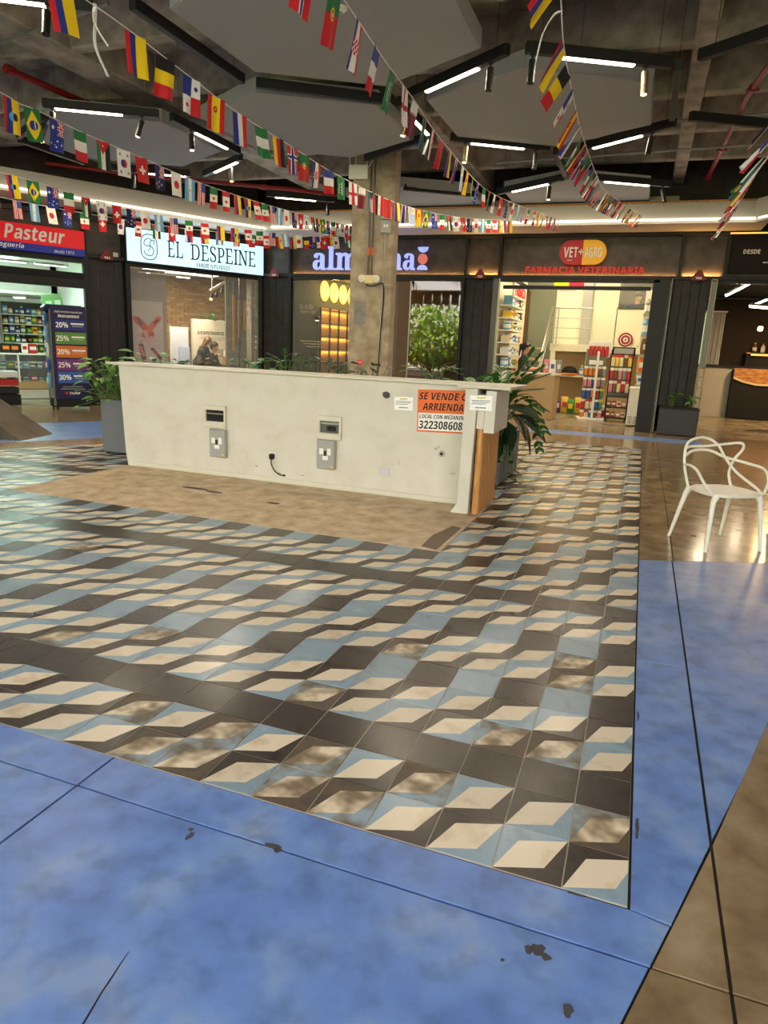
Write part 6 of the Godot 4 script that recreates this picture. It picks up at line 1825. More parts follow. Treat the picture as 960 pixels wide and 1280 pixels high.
# u runs from the flag's top to its foot, v from the string outwards
func flag_image(n: String) -> Image:
	var im := Image.create(42, 64, false, Image.FORMAT_RGBA8)
	im.fill(fcol("w"))
	match n:
		"Colombia": fstripes(im, "ybr", true, [2, 1, 1])
		"Ecuador":
			fstripes(im, "ybr", true, [2, 1, 1])
			fdisc(im, 20, 32, 7, "c", 1.2)
			fdisc(im, 14, 32, 5, "k", 1.4)
		"Belgium": fstripes(im, "kyr", false)
		"Panama":
			frect(im, 0, 32, 21, 32, "r")
			frect(im, 21, 0, 21, 32, "b")
			fdisc(im, 10, 16, 4, "b")
			fdisc(im, 31, 48, 4, "r")
		"Spain":
			fstripes(im, "ryr", true, [1, 2, 1])
			fdisc(im, 21, 22, 5, "r", 1.2)
			fdisc(im, 21, 22, 2, "y")
		"Netherlands": fstripes(im, "rwb", true)
		"Nigeria": fstripes(im, "gwg", false)
		"Germany": fstripes(im, "kry", true)
		"Norway":
			im.fill(fcol("r"))
			fcross(im, 0, 0, 42, 64, 12, 24, "w")
			fcross(im, 0, 0, 42, 64, 6, 24, "b")
		"Portugal":
			fstripes(im, "gr", false, [2, 3])
			fdisc(im, 21, 26, 8, "y")
			fdisc(im, 21, 26, 5, "r")
			fdisc(im, 21, 26, 3, "w")
		"Croatia":
			fstripes(im, "rwb", true)
			for i in 5:
				for j in 5:
					frect(im, 12 + i * 4, 22 + j * 4, 4, 4, "r" if (i + j) % 2 == 0 else "w")
		"France": fstripes(im, "bwr", false)
		"Saudi Arabia":
			im.fill(fcol("g"))
			for i in 9:
				frect(im, 14 + (i % 2) * 3, 16 + i * 4, 6, 2, "w")
			frect(im, 29, 18, 2, 30, "w")
		"England": fcross(im, 0, 0, 42, 64, 9, 32, "r")
		"Qatar":
			im.fill(fcol("m"))
			frect(im, 0, 0, 42, 18, "w")
			for i in 9:
				for t in 6:
					im.fill_rect(Rect2i(int(i * 4.67 + t * 0.4), 18 + t, maxi(1, int(4.67 - t * 0.8)), 1), fcol("w"))
		"South Africa":
			fstripes(im, "rwgwb", true, [7, 2, 4, 2, 7])
			for t in 30:
				var hw := int(20.0 * (1.0 - t / 30.0))
				im.fill_rect(Rect2i(21 - hw - 1, t, 2 * hw + 2, 1), fcol("g"))
				im.fill_rect(Rect2i(21 - maxi(0, hw - 5), t, maxi(0, 2 * hw - 10), 1), fcol("k"))
		"Egypt":
			fstripes(im, "rwk", true)
			fdisc(im, 21, 32, 4, "y")
		"Morocco":
			im.fill(fcol("r"))
			fdisc(im, 21, 32, 7, "g")
			fdisc(im, 21, 32, 5, "r")
		"Thailand": fstripes(im, "rwbwr", true, [1, 1, 2, 1, 1])
		"Uruguay":
			fstripes(im, "wcwcwcwcw", true)
			frect(im, 0, 0, 22, 24, "w")
			fdisc(im, 11, 12, 6, "y")
		"Brazil":
			im.fill(fcol("g"))
			for t in 56:
				var hw2 := int(18.0 * (1.0 - absf(t - 28) / 28.0))
				im.fill_rect(Rect2i(21 - hw2, 4 + t, 2 * hw2 + 1, 1), fcol("y"))
			fdisc(im, 21, 32, 9, "b")
			frect(im, 18, 25, 2, 14, "w")
		"Australia":
			im.fill(fcol("b"))
			fjack(im)
			for q in [[32, 16, 4], [10, 48, 2], [20, 42, 2], [22, 54, 2], [34, 48, 2], [25, 50, 1]]:
				fdisc(im, q[0], q[1], q[2], "w")
		"New Zealand":
			im.fill(fcol("n"))
			fjack(im)
			for q in [[10, 48, 3], [20, 42, 3], [22, 55, 3], [34, 48, 3]]:
				fdisc(im, q[0], q[1], q[2], "w")
				fdisc(im, q[0], q[1], q[2] - 1, "r")
		"Italy": fstripes(im, "gwr", false)
		"Jordan":
			fstripes(im, "kwg", true)
			for t in 30:
				var hw3 := int(21.0 * (1.0 - t / 30.0))
				im.fill_rect(Rect2i(21 - hw3, t, 2 * hw3, 1), fcol("r"))
			fdisc(im, 21, 10, 2, "w")
		"South Korea":
			fdisc(im, 21, 32, 10, "r")
			for x in range(21, 32):
				for y in range(21, 44):
					if pow(x - 21, 2) + pow(y - 32, 2) <= 100:
						im.set_pixel(x, y, fcol("b"))
			for q in [[6, 8], [6, 50], [30, 8], [30, 50]]:
				for i in 3:
					frect(im, q[0] + i * 2, q[1], 1, 7, "k")
		"Switzerland":
			im.fill(fcol("r"))
			fcross(im, 10, 21, 22, 22, 7, 11, "w")
		"Japan": fdisc(im, 21, 32, 11, "r")
		"Argentina":
			fstripes(im, "cwc", true)
			fdisc(im, 21, 32, 4, "y")
		"USA":
			fstripes(im, "rwrwrwrwrwrwr", true)
			frect(im, 0, 0, 23, 26, "b")
			for i in 5:
				for j in 5:
					frect(im, 3 + i * 4, 3 + j * 5, 1, 1, "w")
		"Mexico":
			fstripes(im, "gwr", false)
			fdisc(im, 21, 32, 5, "o", 1.0)
			fdisc(im, 20, 32, 3, "g")
		"Canada":
			fstripes(im, "rwr", false, [1, 2, 1])
			fdisc(im, 21, 32, 6, "r", 0.8)
			frect(im, 12, 31, 18, 3, "r")
			frect(im, 27, 31, 6, 2, "r")
		"Serbia": fstripes(im, "rbw", true)
	return im

const ADJ := {"Colombia": "yellow, blue and red", "Ecuador": "yellow, blue and red, with an arms disc", "Belgium": "black, yellow and red", "Panama": "quartered white, blue and red", "Spain": "red and yellow", "Netherlands": "red, white and blue striped", "Nigeria": "green and white", "Germany": "black, red and gold", "Norway": "red with a blue cross", "Portugal": "green and red", "Croatia": "chequered red, white and blue", "France": "blue, white and red", "Saudi Arabia": "green with white script", "England": "white with a red cross", "Qatar": "maroon and white", "South Africa": "green, red and blue with a black wedge", "Egypt": "red, white and black", "Morocco": "red with a green star", "Thailand": "red, white and blue barred", "Uruguay": "white and blue striped with a sun", "Brazil": "green with a yellow diamond", "Australia": "blue with white stars", "New Zealand": "dark blue with red stars", "Italy": "green, white and red", "Jordan": "black, white and green with a red wedge", "South Korea": "white with a red and blue disc", "Switzerland": "red with a white cross", "Japan": "white with a red disc", "Argentina": "pale blue and white", "USA": "red and white striped with a blue corner", "Mexico": "green, white and red with an emblem", "Canada": "red and white with a leaf", "Serbia": "red, blue and white"}
const ROW1 := ["Colombia", "Belgium", "Panama", "Spain", "Netherlands", "Nigeria", "Germany", "Norway", "Portugal", "Croatia", "France", "Saudi Arabia", "England", "Qatar", "South Africa", "Egypt", "Morocco", "Colombia", "Thailand", "Uruguay", "Spain", "Brazil", "Australia", "Italy", "Jordan", "South Korea", "Switzerland", "New Zealand", "Japan", "Argentina", "Mexico", "Canada", "Ecuador", "Serbia"]
const ROW2 := ["Ecuador", "Brazil", "Australia", "Italy", "Jordan", "South Korea", "Switzerland", "New Zealand", "Japan", "Argentina", "USA", "Mexico", "Canada", "Colombia", "Ecuador", "Canada", "Mexico", "USA", "Argentina", "Japan", "New Zealand", "Switzerland", "South Korea", "Jordan", "Italy", "Australia", "Brazil"]

var flag_shapes := []
func flag_shape(k: int) -> ArrayMesh:
	while flag_shapes.size() < 6:
		var i := flag_shapes.size()
		var st := mb()
		var P := func(u: float, v: float) -> Vector3:        # 14 cm along the string, 21 cm down, softly waved
			return Vector3(0.14 * (u - 0.5), -0.21 * v, (0.008 + 0.004 * (i % 3)) * v * sin(u * (4.0 + i) + i * 1.7) + 0.01 * v * v * sin(i * 2.1))
		for y in 5:
			for x in 5:
				var c := [Vector2(x, y) / 5.0, Vector2(x + 1, y) / 5.0, Vector2(x + 1, y + 1) / 5.0, Vector2(x, y + 1) / 5.0]
				for q in [0, 1, 2, 0, 2, 3]:
					var p: Vector2 = c[q]
					var e := 0.02
					st.set_normal((P.call(p.x, p.y + e) - P.call(p.x, p.y - e)).cross(P.call(p.x + e, p.y) - P.call(p.x - e, p.y)).normalized())
					st.set_uv(Vector2(1.0 - p.x, p.y))
					st.add_vertex(P.call(p.x, p.y))
		flag_shapes.append(st.commit())
	return flag_shapes[k]

func bunting(label: String, pts: Array, names: Array, start: Vector3, step: float, last: float, swing: Vector3, twist: float) -> Node3D:     # the first flag hangs at start; last: how far along the cord flags go on from there
	var o := thing("flag_bunting", label, "bunting")
	var path := catmull(pts, 8)
	var st := mb()
	tube(st, path, 0.0035, 5)
	mi("cord", st.commit(), M["cord white"], o)
	var run := [0.0]
	var s := 0.0
	var near := 1e9
	for i in range(1, path.size()):
		run.append(run[-1] + path[i].distance_to(path[i - 1]))
		var d: float = path[i].distance_to(start)
		if d < near:
			near = d
			s = run[-1]
	last += s
	var n := 0
	while s < minf(last, run[-1] - 0.1) and n < 60:
		var i := 1
		while run[i] < s:
			i += 1
		var p: Vector3 = path[i - 1].lerp(path[i], (s - run[i - 1]) / (run[i] - run[i - 1]))
		var t: Vector3 = (path[i] - path[i - 1]).normalized()
		var name_: String = names[n % names.size()]
		if name_ == "":                                      # a gap, where two strings are tied together
			s += step
			n += 1
			continue
		if not M.has("flag " + name_):
			var fm := print_mat("flag " + name_, flag_image(name_), 0.75)
			fm.backlight_enabled = true
			fm.backlight = Color(0.3, 0.3, 0.3)
		var down := (Vector3(0, -1, 0) + swing + Vector3(rng.randf_range(-0.1, 0.1), 0, rng.randf_range(-0.1, 0.1))).normalized()
		var y := -(down - t * down.dot(t) * 0.85).normalized()
		var z := t.cross(y).normalized()
		var f := mi("flag", flag_shape(rng.randi() % 6), M["flag " + name_], o)
		f.transform = Transform3D(Basis(Vector3.UP, twist + rng.randf_range(-0.12, 0.12)) * Basis(t, y, z), p)
		f.set_meta("label", "%s flag" % ADJ[name_])
		s += step * rng.randf_range(0.88, 1.12)
		n += 1
	return o

func ribbon(o: Node3D, pts: Array) -> void:
	var st := mb()
	var c := catmull(pts, 4)
	for i in c.size() - 1:
		bar(st, c[i], c[i + 1], 0.016, 0.004)
	mi("ribbon_tail", st.commit(), M["cord white"], o)

func bunting_all() -> void:
	var o := bunting("flag string from the upper left corner to the concrete column and beyond", [Vector3(-2.3, 3.95, 3.9), Vector3(-2.75, 3.1, 0.6), Vector3(-2.86, 3.00, -0.96), Vector3(-2.89, 3.02, -1.14), Vector3(-2.96, 3.05, -1.64), Vector3(-3.02, 3.04, -2.26), Vector3(-3.07, 3.02, -2.98), Vector3(-3.12, 3.04, -3.73), Vector3(-3.23, 3.09, -5.15), Vector3(-3.28, 3.22, -7.19), Vector3(-3.14, 3.45, -9.31), Vector3(-2.8, 3.88, -12.24)], ["Colombia", ""] + ROW1, Vector3(-2.89, 3.02, -1.13), 0.31, 99, Vector3.ZERO, -0.28)
	ribbon(o, [Vector3(-2.88, 3.02, -1.36), Vector3(-2.9, 2.96, -1.38), Vector3(-2.89, 2.84, -1.36), Vector3(-2.82, 2.70, -1.36)])
	ribbon(o, [Vector3(-2.88, 3.02, -1.36), Vector3(-2.87, 2.93, -1.34), Vector3(-2.83, 2.84, -1.38)])
	bunting("flag string from the top centre down to the white fascia left of the pharmacy sign", [Vector3(-1.2, 3.95, 3.9), Vector3(-1.45, 3.0, 0.6), Vector3(-1.55, 2.91, -1.02), Vector3(-1.61, 2.95, -1.52), Vector3(-1.69, 2.98, -2.23), Vector3(-1.78, 3.04, -2.96), Vector3(-1.93, 3.11, -4.42), Vector3(-2.13, 3.34, -7.38), Vector3(-1.91, 3.88, -12.24)], ["Norway", "Portugal", "Croatia", "France", "Saudi Arabia", "England", "Qatar", "South Africa", "Egypt", "Morocco", "Colombia", "Thailand", "Uruguay", "Spain", "Brazil", "Australia", "Italy", "Jordan", "South Korea", "Switzerland", "New Zealand", "Japan", "Argentina", "USA", "Mexico", "Canada", "Colombia", "Ecuador"], Vector3(-1.55, 2.91, -1.02), 0.36, 99, Vector3(-0.15, 0, 0.1), 0.0)
	o = bunting("flag string hanging steeply from the top edge, right of centre", [Vector3(-0.5, 3.95, 3.9), Vector3(-0.72, 3.6, 0.0), Vector3(-0.73, 3.11, -1.88), Vector3(-0.73, 3.03, -2.08), Vector3(-0.74, 2.98, -2.37), Vector3(-0.73, 2.9, -2.98), Vector3(-0.73, 2.89, -3.46), Vector3(-0.76, 3.04, -5.28), Vector3(-0.77, 3.29, -7.27), Vector3(-0.46, 3.9, -12.24)], ["Colombia", "", "Colombia", "Belgium", "Panama", "Spain", "Netherlands", "Nigeria", "Germany", "Norway", "Portugal", "Croatia", "France", "Saudi Arabia", "England", "Qatar", "South Africa", "Egypt", "Morocco", "Colombia", "Thailand", "Uruguay", "Spain", "Brazil", "Australia", "Italy", "Jordan", "South Korea", "Switzerland", "Japan"], Vector3(-0.73, 3.11, -1.88), 0.245, 99, Vector3(-0.55, 0, 0.25), 0.0)
	ribbon(o, [Vector3(-0.73, 3.05, -2.07), Vector3(-0.765, 3.04, -2.07), Vector3(-0.81, 2.96, -2.06), Vector3(-0.83, 2.84, -2.05)])
	bunting("short flag string at the photo's right edge, blown sideways", [Vector3(0.2, 3.95, 3.9), Vector3(0.25, 2.8, 0.6), Vector3(0.29, 2.55, -1.96), Vector3(0.34, 2.56, -2.74), Vector3(0.39, 2.68, -3.83), Vector3(0.5, 2.9, -6.18), Vector3(0.63, 3.2, -9.0), Vector3(0.9, 3.88, -12.24)], ["Egypt", "Panama", "Jordan", "Serbia", "Brazil", "South Africa", "Spain", "Morocco", "Switzerland", "Canada", "England", "Japan", "Canada", "Switzerland"], Vector3(0.29, 2.55, -1.96), 0.34, 7.4, Vector3(-0.75, 0, 0.25), 0.0)
	bunting("upper flag string of the left three, crossing before the left ceiling panel", [Vector3(-3.3, 3.95, 3.9), Vector3(-3.9, 2.98, 0.2), Vector3(-4.13, 2.91, -1.79), Vector3(-4.22, 2.91, -2.08), Vector3(-4.30, 2.94, -2.36), Vector3(-4.43, 2.96, -2.94), Vector3(-4.55, 2.99, -3.78), Vector3(-4.71, 3.03, -4.92), Vector3(-5.0, 3.19, -6.86), Vector3(-5.34, 3.44, -9.37), Vector3(-5.55, 3.63, -11.02), Vector3(-5.7, 3.88, -12.2)], ["Ecuador", "Brazil", "Australia", "Italy", "Jordan", "South Korea", "Switzerland", "New Zealand", "Japan", "Argentina", "USA", "Mexico", "Canada", "Colombia", "Ecuador", "Canada", "Mexico", "USA", "Argentina", "Japan", "New Zealand", "Switzerland", "South Korea", "Jordan"], Vector3(-4.2, 2.91, -2.02), 0.28, 9.2, Vector3.ZERO, -0.22)
	bunting("middle flag string of the left three, just above the drugstore sign", [Vector3(-4.6, 3.95, 3.9), Vector3(-5.6, 2.95, -1.4), Vector3(-6.02, 2.90, -3.38), Vector3(-6.17, 2.93, -3.82), Vector3(-6.25, 2.95, -4.17), Vector3(-6.5, 3.0, -5.32), Vector3(-6.63, 3.09, -6.9), Vector3(-6.4, 3.24, -9.08), Vector3(-5.8, 3.45, -11.0), Vector3(-5.3, 3.88, -12.24)], ROW2, Vector3(-6.17, 2.93, -3.82), 0.33, 99, Vector3.ZERO, -0.3)
	bunting("lower flag string of the left three, passing before the hair studio's light box", [Vector3(-5.9, 3.95, 3.9), Vector3(-7.1, 3.0, -2.6), Vector3(-7.55, 2.99, -4.69), Vector3(-7.67, 3.04, -5.74), Vector3(-7.68, 3.1, -6.76), Vector3(-7.3, 3.2, -8.61), Vector3(-6.31, 3.41, -10.71), Vector3(-5.6, 3.88, -12.22)], ["Mexico", "USA", "Argentina", "Japan", "Australia", "Mexico", "Switzerland", "South Korea", "Canada", "Jordan", "Switzerland", "Serbia", "Ecuador", "Argentina", "USA", "Mexico", "Canada", "Spain", "Colombia", "Belgium", "Panama", "Spain", "Netherlands", "Nigeria", "Germany", "Norway", "Portugal"], Vector3(-7.56, 2.99, -4.8), 0.32, 99, Vector3.ZERO, -0.1)

# ------------------------------------------------------------------ chairs
func chair(label: String, at: Vector3, turn: float) -> void:
	var o := thing("armchair", label, "chair", at, turn, "")
	var W: Material = M["chair white"]
	# seat: a thin shell with a rounded front, its rim turned down
	var st := mb()
	var outl := []
	for i in 28:
		var a := TAU * i / 28
		var x := signf(cos(a)) * pow(absf(cos(a)), 0.62) * 0.235
		var z := signf(sin(a)) * pow(absf(sin(a)), 0.7) * 0.22
		outl.append(Vector3(x * (1.0 + 0.06 * z / 0.22), 0, z))
	var rings := [[0.0, 0.446], [0.5, 0.447], [0.85, 0.453], [0.96, 0.458], [1.0, 0.452], [1.0, 0.435], [0.94, 0.430], [0.0, 0.425]]
	for r in rings.size() - 1:
		for i in 28:
			var p: Vector3 = outl[i]
			var q: Vector3 = outl[(i + 1) % 28]
			var a: Vector3 = p * rings[r][0] + Vector3(0, rings[r][1], 0)
			var b: Vector3 = q * rings[r][0] + Vector3(0, rings[r][1], 0)
			var c: Vector3 = q * rings[r + 1][0] + Vector3(0, rings[r + 1][1], 0)
			var d: Vector3 = p * rings[r + 1][0] + Vector3(0, rings[r + 1][1], 0)
			var out := Vector3.UP if r < 4 else (Vector3(p.x, 0, p.z) if r == 4 else Vector3.DOWN)
			quad(st, a, b, c, d, out)
	mi("seat", st.commit(), W, o)
	for s in [[-1, 1], [1, 1], [-1, -1], [1, -1]]:
		st = mb()
		var top := Vector3(s[0] * 0.205, 0.44, s[1] * 0.165)
		var foot := Vector3(s[0] * 0.245, 0.0, 0.215 if s[1] > 0 else -0.27)
		tube(st, [top + Vector3(-s[0] * 0.02, 0.005, 0), top.lerp(foot, 0.12), top.lerp(foot, 0.5), foot], [0.03, 0.022, 0.017, 0.013], 10)
		mi("leg", st.commit(), W, o)
	# the three crossing loops of the back and arms
	var L := func(p: Array, r: float) -> void:
		var s2 := mb()
		tube(s2, catmull(p, 5), r, 10)
		mi("back_loop", s2.commit(), W, o)
	L.call([Vector3(-0.2, 0.44, -0.17), Vector3(-0.225, 0.6, -0.22), Vector3(-0.22, 0.74, -0.25), Vector3(-0.17, 0.815, -0.265), Vector3(-0.02, 0.835, -0.29), Vector3(0.09, 0.78, -0.27), Vector3(0.14, 0.68, -0.22), Vector3(0.17, 0.58, -0.1), Vector3(0.235, 0.48, 0.08), Vector3(0.225, 0.445, 0.15)], 0.0115)
	L.call([Vector3(0.2, 0.44, -0.17), Vector3(0.19, 0.55, -0.21), Vector3(0.235, 0.66, -0.235), Vector3(0.31, 0.75, -0.24), Vector3(0.29, 0.8, -0.25), Vector3(0.16, 0.785, -0.28), Vector3(0.0, 0.765, -0.295), Vector3(-0.15, 0.765, -0.27), Vector3(-0.215, 0.755, -0.25)], 0.0115)
	L.call([Vector3(-0.222, 0.69, -0.24), Vector3(-0.12, 0.73, -0.275), Vector3(0.03, 0.73, -0.285), Vector3(0.16, 0.68, -0.24), Vector3(0.26, 0.655, -0.1), Vector3(0.305, 0.63, 0.04), Vector3(0.295, 0.55, 0.12), Vector3(0.235, 0.45, 0.16)], 0.012)
	L.call([Vector3(-0.225, 0.62, -0.22), Vector3(-0.275, 0.635, -0.08), Vector3(-0.295, 0.615, 0.04), Vector3(-0.285, 0.54, 0.12), Vector3(-0.225, 0.45, 0.16)], 0.0115)

func chairs() -> void:
	chair("white plastic armchair with three crossing back loops standing whole on the brown floor", Vector3(0.565, 0, -4.3), 0.55)
	chair("white plastic armchair cut off by the right edge, only a leg showing", Vector3(1.36, 0, -5.0), -0.5)

# ------------------------------------------------------------------ plants
func leaf_mesh(l: float, w: float, droop: float, fold: float = 0.12, n: int = 6) -> ArrayMesh:     # along +z from its foot, bending down
	var st := mb()
	var row := []
	for i in n + 1:
		var t := float(i) / n
		var hw := w * 0.5 * sin(PI * pow(t, 0.75)) * (1.0 if i < n else 0.0) + (0.004 if i == 0 else 0.0)
		var y := -droop * t * t
		row.append([Vector3(-hw, y + fold * hw, l * t), Vector3(0, y, l * t), Vector3(hw, y + fold * hw, l * t)])
	for i in n:
		for k in 2:
			quad(st, row[i][k], row[i][k + 1], row[i + 1][k + 1], row[i + 1][k], Vector3.UP)
	return st.commit()

func lay(o: Node3D, at: Vector3, dir: Vector3, roll: float = 0.0) -> void:       # points +z along dir
	var z := dir.normalized()
	var x := (Vector3.UP.cross(z) if absf(z.y) < 0.98 else Vector3.RIGHT).normalized()
	o.transform = Transform3D(Basis(x, z.cross(x), z).rotated(z, roll), at)

func pot(o: Node3D, s: Vector3, m: Material) -> void:
	mi("box", boxm(Vector3(s.x, s.y - 0.03, s.z), 0.012, Vector3(0, s.y / 2 + 0.015, 0)), m, o)
	mi("soil", boxm(Vector3(s.x - 0.04, 0.02, s.z - 0.04), 0, Vector3(0, s.y + 0.004, 0)), M["soil"], o)
	for x in [-1, 1]:
		for z in [-1, 1]:
			mi("foot", boxm(Vector3(0.04, 0.03, 0.04), 0.004, Vector3(x * (s.x / 2 - 0.05), 0.015, z * (s.z / 2 - 0.05))), M["black matt"], o)

# a plant of leaves on stalks: n stalks from a footprint, each with one leaf
func leafy(called: String, label: String, at: Vector3, foot: Vector2, n: int, h: Array, reach: float, ll: float, lw: float, droop: float, m: Material, aim: Vector3 = Vector3.ZERO) -> void:
	var o := thing(called, label, "plant", at)
	var lm := [leaf_mesh(ll, lw, droop), leaf_mesh(ll * 0.8, lw * 0.85, droop * 0.6), leaf_mesh(ll * 1.1, lw, droop * 1.4)]
	for i in n:
		var a := TAU * (i * 0.618 + rng.randf() * 0.2)
		var base := Vector3(rng.randf_range(-0.5, 0.5) * foot.x, 0, rng.randf_range(-0.5, 0.5) * foot.y)
		var hh := lerpf(h[0], h[1], rng.randf())
		var top := base + Vector3(cos(a) * reach * rng.randf_range(0.3, 1.0), hh, sin(a) * reach * rng.randf_range(0.3, 1.0)) + aim * rng.randf()
		var st := mb()
		tube(st, [base, base.lerp(top, 0.6) + Vector3(0, hh * 0.12, 0), top], [0.006, 0.004, 0.003], 5)
		mi("stalk", st.commit(), M["stem"], o)
		var lf_ := mi("leaf", lm[i % 3], m, o)
		lay(lf_, top, Vector3(cos(a), rng.randf_range(-0.3, 0.5), sin(a)) + aim, rng.randf_range(-0.5, 0.5))

# arching fronds with paired leaflets
func frondy(called: String, label: String, at: Vector3, fronds: Array, m: Material, pairs: int = 8, size: float = 0.1) -> void:     # fronds: [foot, middle, tip]
	var o := thing(called, label, "plant", at)
	var lm := leaf_mesh(size, size * 0.46, size * 0.12, 0.2, 5)
	for f in fronds:
		var p := catmull([f[0], f[1], f[2]], 7)
		var st := mb()
		var rad := []
		for i in p.size():
			rad.append(0.010 * (1.0 - 0.75 * i / p.size()))
		tube(st, p, rad, 6)
		var fr := mi("frond", st.commit(), M["stem"], o)
		for i in pairs:
			var t := 0.22 + 0.76 * i / (pairs - 1.0)
			var k := mini(int(t * (p.size() - 1)), p.size() - 2)
			var q: Vector3 = p[k].lerp(p[k + 1], t * (p.size() - 1) - k)
			var d: Vector3 = (p[k + 1] - p[k]).normalized()
			var side := d.cross(Vector3.UP)
			side = (side if side.length() > 0.1 else Vector3.RIGHT).normalized()
			for s in [-1.0, 1.0]:
				var lf_ := mi("leaflet", lm, m, fr)
				lay(lf_, q, side * s + d * 0.8 + Vector3(0, 0.15, 0), s * 0.3)

func plants() -> void:
	# planters stand behind the kiosk; their plants look over its counter
	var o := thing("planter_box", "grey planter box behind the left end of the white kiosk", "planter", Vector3(-5.95, 0, -5.3))
	pot(o, Vector3(0.88, 0.68, 0.44), M["planter grey"])
	o = thing("planter_box", "dark grey planter box behind the wood clad right end of the kiosk", "planter", Vector3(-1.82, 0, -6.22))
	pot(o, Vector3(0.66, 0.55, 1.2), M["planter grey"])
	for i in 3:
		o = thing("planter_box", "grey planter box hidden behind the kiosk wall, %s from the left" % ORD[i], "planter", Vector3(-4.85 + 1.06 * i, 0, -5.45))
		pot(o, Vector3(0.98, 0.7, 0.4), M["planter grey"])
	leafy("bushy_plant", "bushy bright green leafy plant spilling over the left planter, beside the discount banner", Vector3(-6.2, 0.69, -5.25), Vector2(0.4, 0.34), 110, [-0.05, 0.52], 0.26, 0.125, 0.072, 0.05, M["fresh leaf"], Vector3(-0.1, -0.04, 0.12))
	leafy("bushy_plant", "spreading thin-stalked plant above the kiosk counter's left end", Vector3(-5.8, 0.69, -5.3), Vector2(0.3, 0.3), 16, [0.4, 0.58], 0.25, 0.15, 0.07, 0.04, M["green"])
	var mid := [[-5.3, 10, 0.46, "leaf", "low green plant over the counter, below the fashion poster's left foot"], [-4.95, 10, 0.45, "brown stem", "brownish dry plant over the counter, below the fashion poster"], [-4.55, 12, 0.5, "leaf", "leafy plant over the counter, left of the hairdresser"], [-4.25, 8, 0.52, "green", "light green plant over the counter, below the white reception partition"], [-3.72, 9, 0.62, "deep leaf", "dark broad-leaved plant over the counter before the planked pier"], [-3.28, 12, 0.54, "deep leaf", "dark leafy plant over the counter before the lit niches"], [-2.95, 8, 0.5, "deep leaf", "low dark plant over the counter, just left of the column"]]
	for q in mid:
		leafy("counter_plant", q[4], Vector3(q[0], 0.71, -5.45), Vector2(0.26, 0.2), q[1] + 6, [q[2] - 0.12, q[2] + 0.05], 0.16, 0.12, 0.07, 0.03, M[q[3]])
	var fan := []
	for i in 7:
		var a := 0.6 * (i - 3)
		fan.append([Vector3.ZERO, Vector3(sin(a) * 0.1, 0.5, 0.02), Vector3(sin(a) * 0.34, 0.66 - absf(a) * 0.09, 0.06)])
	frondy("fern", "fern with upright fronds over the counter, before the pier left of the lamp shop", Vector3(-3.98, 0.71, -5.4), fan, M["leaf"], 8, 0.06)
	frondy("fern", "fern over the counter in front of the garden reflection", Vector3(-2.25, 0.71, -5.45), fan, M["leaf"], 8, 0.06)
	leafy("counter_plant", "broad flat-leaved plant over the counter's right end, below the dark pier", Vector3(-1.95, 0.57, -5.85), Vector2(0.3, 0.2), 12, [0.5, 0.62], 0.2, 0.3, 0.12, 0.05, M["green"])
	# the glossy plant at the right end: pairs of leaflets on arching stems
	var z := []
	for q in [[0.34, 0.9, 0.1, 0.12, 0.5], [0.08, 0.62, -0.1, 0.0, 0.4], [0.34, 0.62, 0.2, 0.2, 0.45], [0.42, 0.5, 0.0, 0.15, 0.42], [-0.05, 0.62, 0.2, -0.02, 0.4], [0.5, 0.3, 0.15, 0.2, 0.42], [0.55, 0.08, 0.2, 0.28, 0.4], [0.5, -0.12, 0.1, 0.32, 0.32], [0.38, 0.7, -0.2, 0.15, 0.45], [0.0, 0.7, 0.0, 0.0, 0.4], [0.42, 0.86, 0.05, 0.16, 0.5], [0.46, 0.74, 0.1, 0.18, 0.5], [0.5, 0.66, 0.05, 0.22, 0.5]]:
		z.append([Vector3(-0.05, 0, 0), Vector3(q[3], q[4], q[2] * 0.5), Vector3(q[0], q[1], q[2])])
	frondy("glossy_plant", "tall glossy green plant with paired leaflets at the kiosk's right end", Vector3(-1.62, 0.57, -5.95), z, M["leaf"], 10, 0.125)
	# big drooping dark leaves below it
	o = thing("dark_leaved_plant", "plant with large drooping dark leaves hanging over the right planter's front", "plant", Vector3(-1.58, 0.57, -5.75))
	var big := [leaf_mesh(0.42, 0.2, 0.22, 0.1, 7), leaf_mesh(0.34, 0.17, 0.2, 0.1, 7)]
	for q in [[0.05, 0.22, 0.1, 0.5, -0.9, 0.4], [0.12, 0.26, 0.0, 1.0, -0.5, 0.2], [0.0, 0.2, 0.12, 0.1, -1.0, 0.6], [0.18, 0.2, -0.1, 1.0, -0.8, 0.0], [-0.05, 0.24, 0.1, -0.4, -0.7, 0.6], [0.14, 0.16, 0.12, 0.7, -1.2, 0.5], [0.1, 0.32, 0.05, 0.8, 0.1, 0.3], [0.2, 0.24, 0.05, 1.2, -0.3, 0.1], [0.02, 0.3, 0.1, 0.3, -0.2, 0.7], [0.16, 0.1, 0.1, 0.6, -1.4, 0.3]]:
		var st := mb()
		var tip := Vector3(q[0], q[1], q[2])
		tube(st, [Vector3(0, 0, 0), tip * 0.6 + Vector3(0, 0.05, 0), tip], [0.009, 0.007, 0.005], 6)
		mi("stalk", st.commit(), M["stem"], o)
		var l := mi("leaf", big[rng.randi() % 2], M["deep leaf"], o)
		lay(l, tip, Vector3(q[3], q[4], q[5]), rng.randf_range(-0.3, 0.3))
	leafy("trailing_plant", "small trailing plant with dark heart leaves hanging low at the right planter", Vector3(-1.44, 0.5, -5.62), Vector2(0.06, 0.1), 13, [-0.36, -0.1], 0.1, 0.11, 0.075, 0.03, M["deep leaf"], Vector3(0.22, -0.1, 0.1))
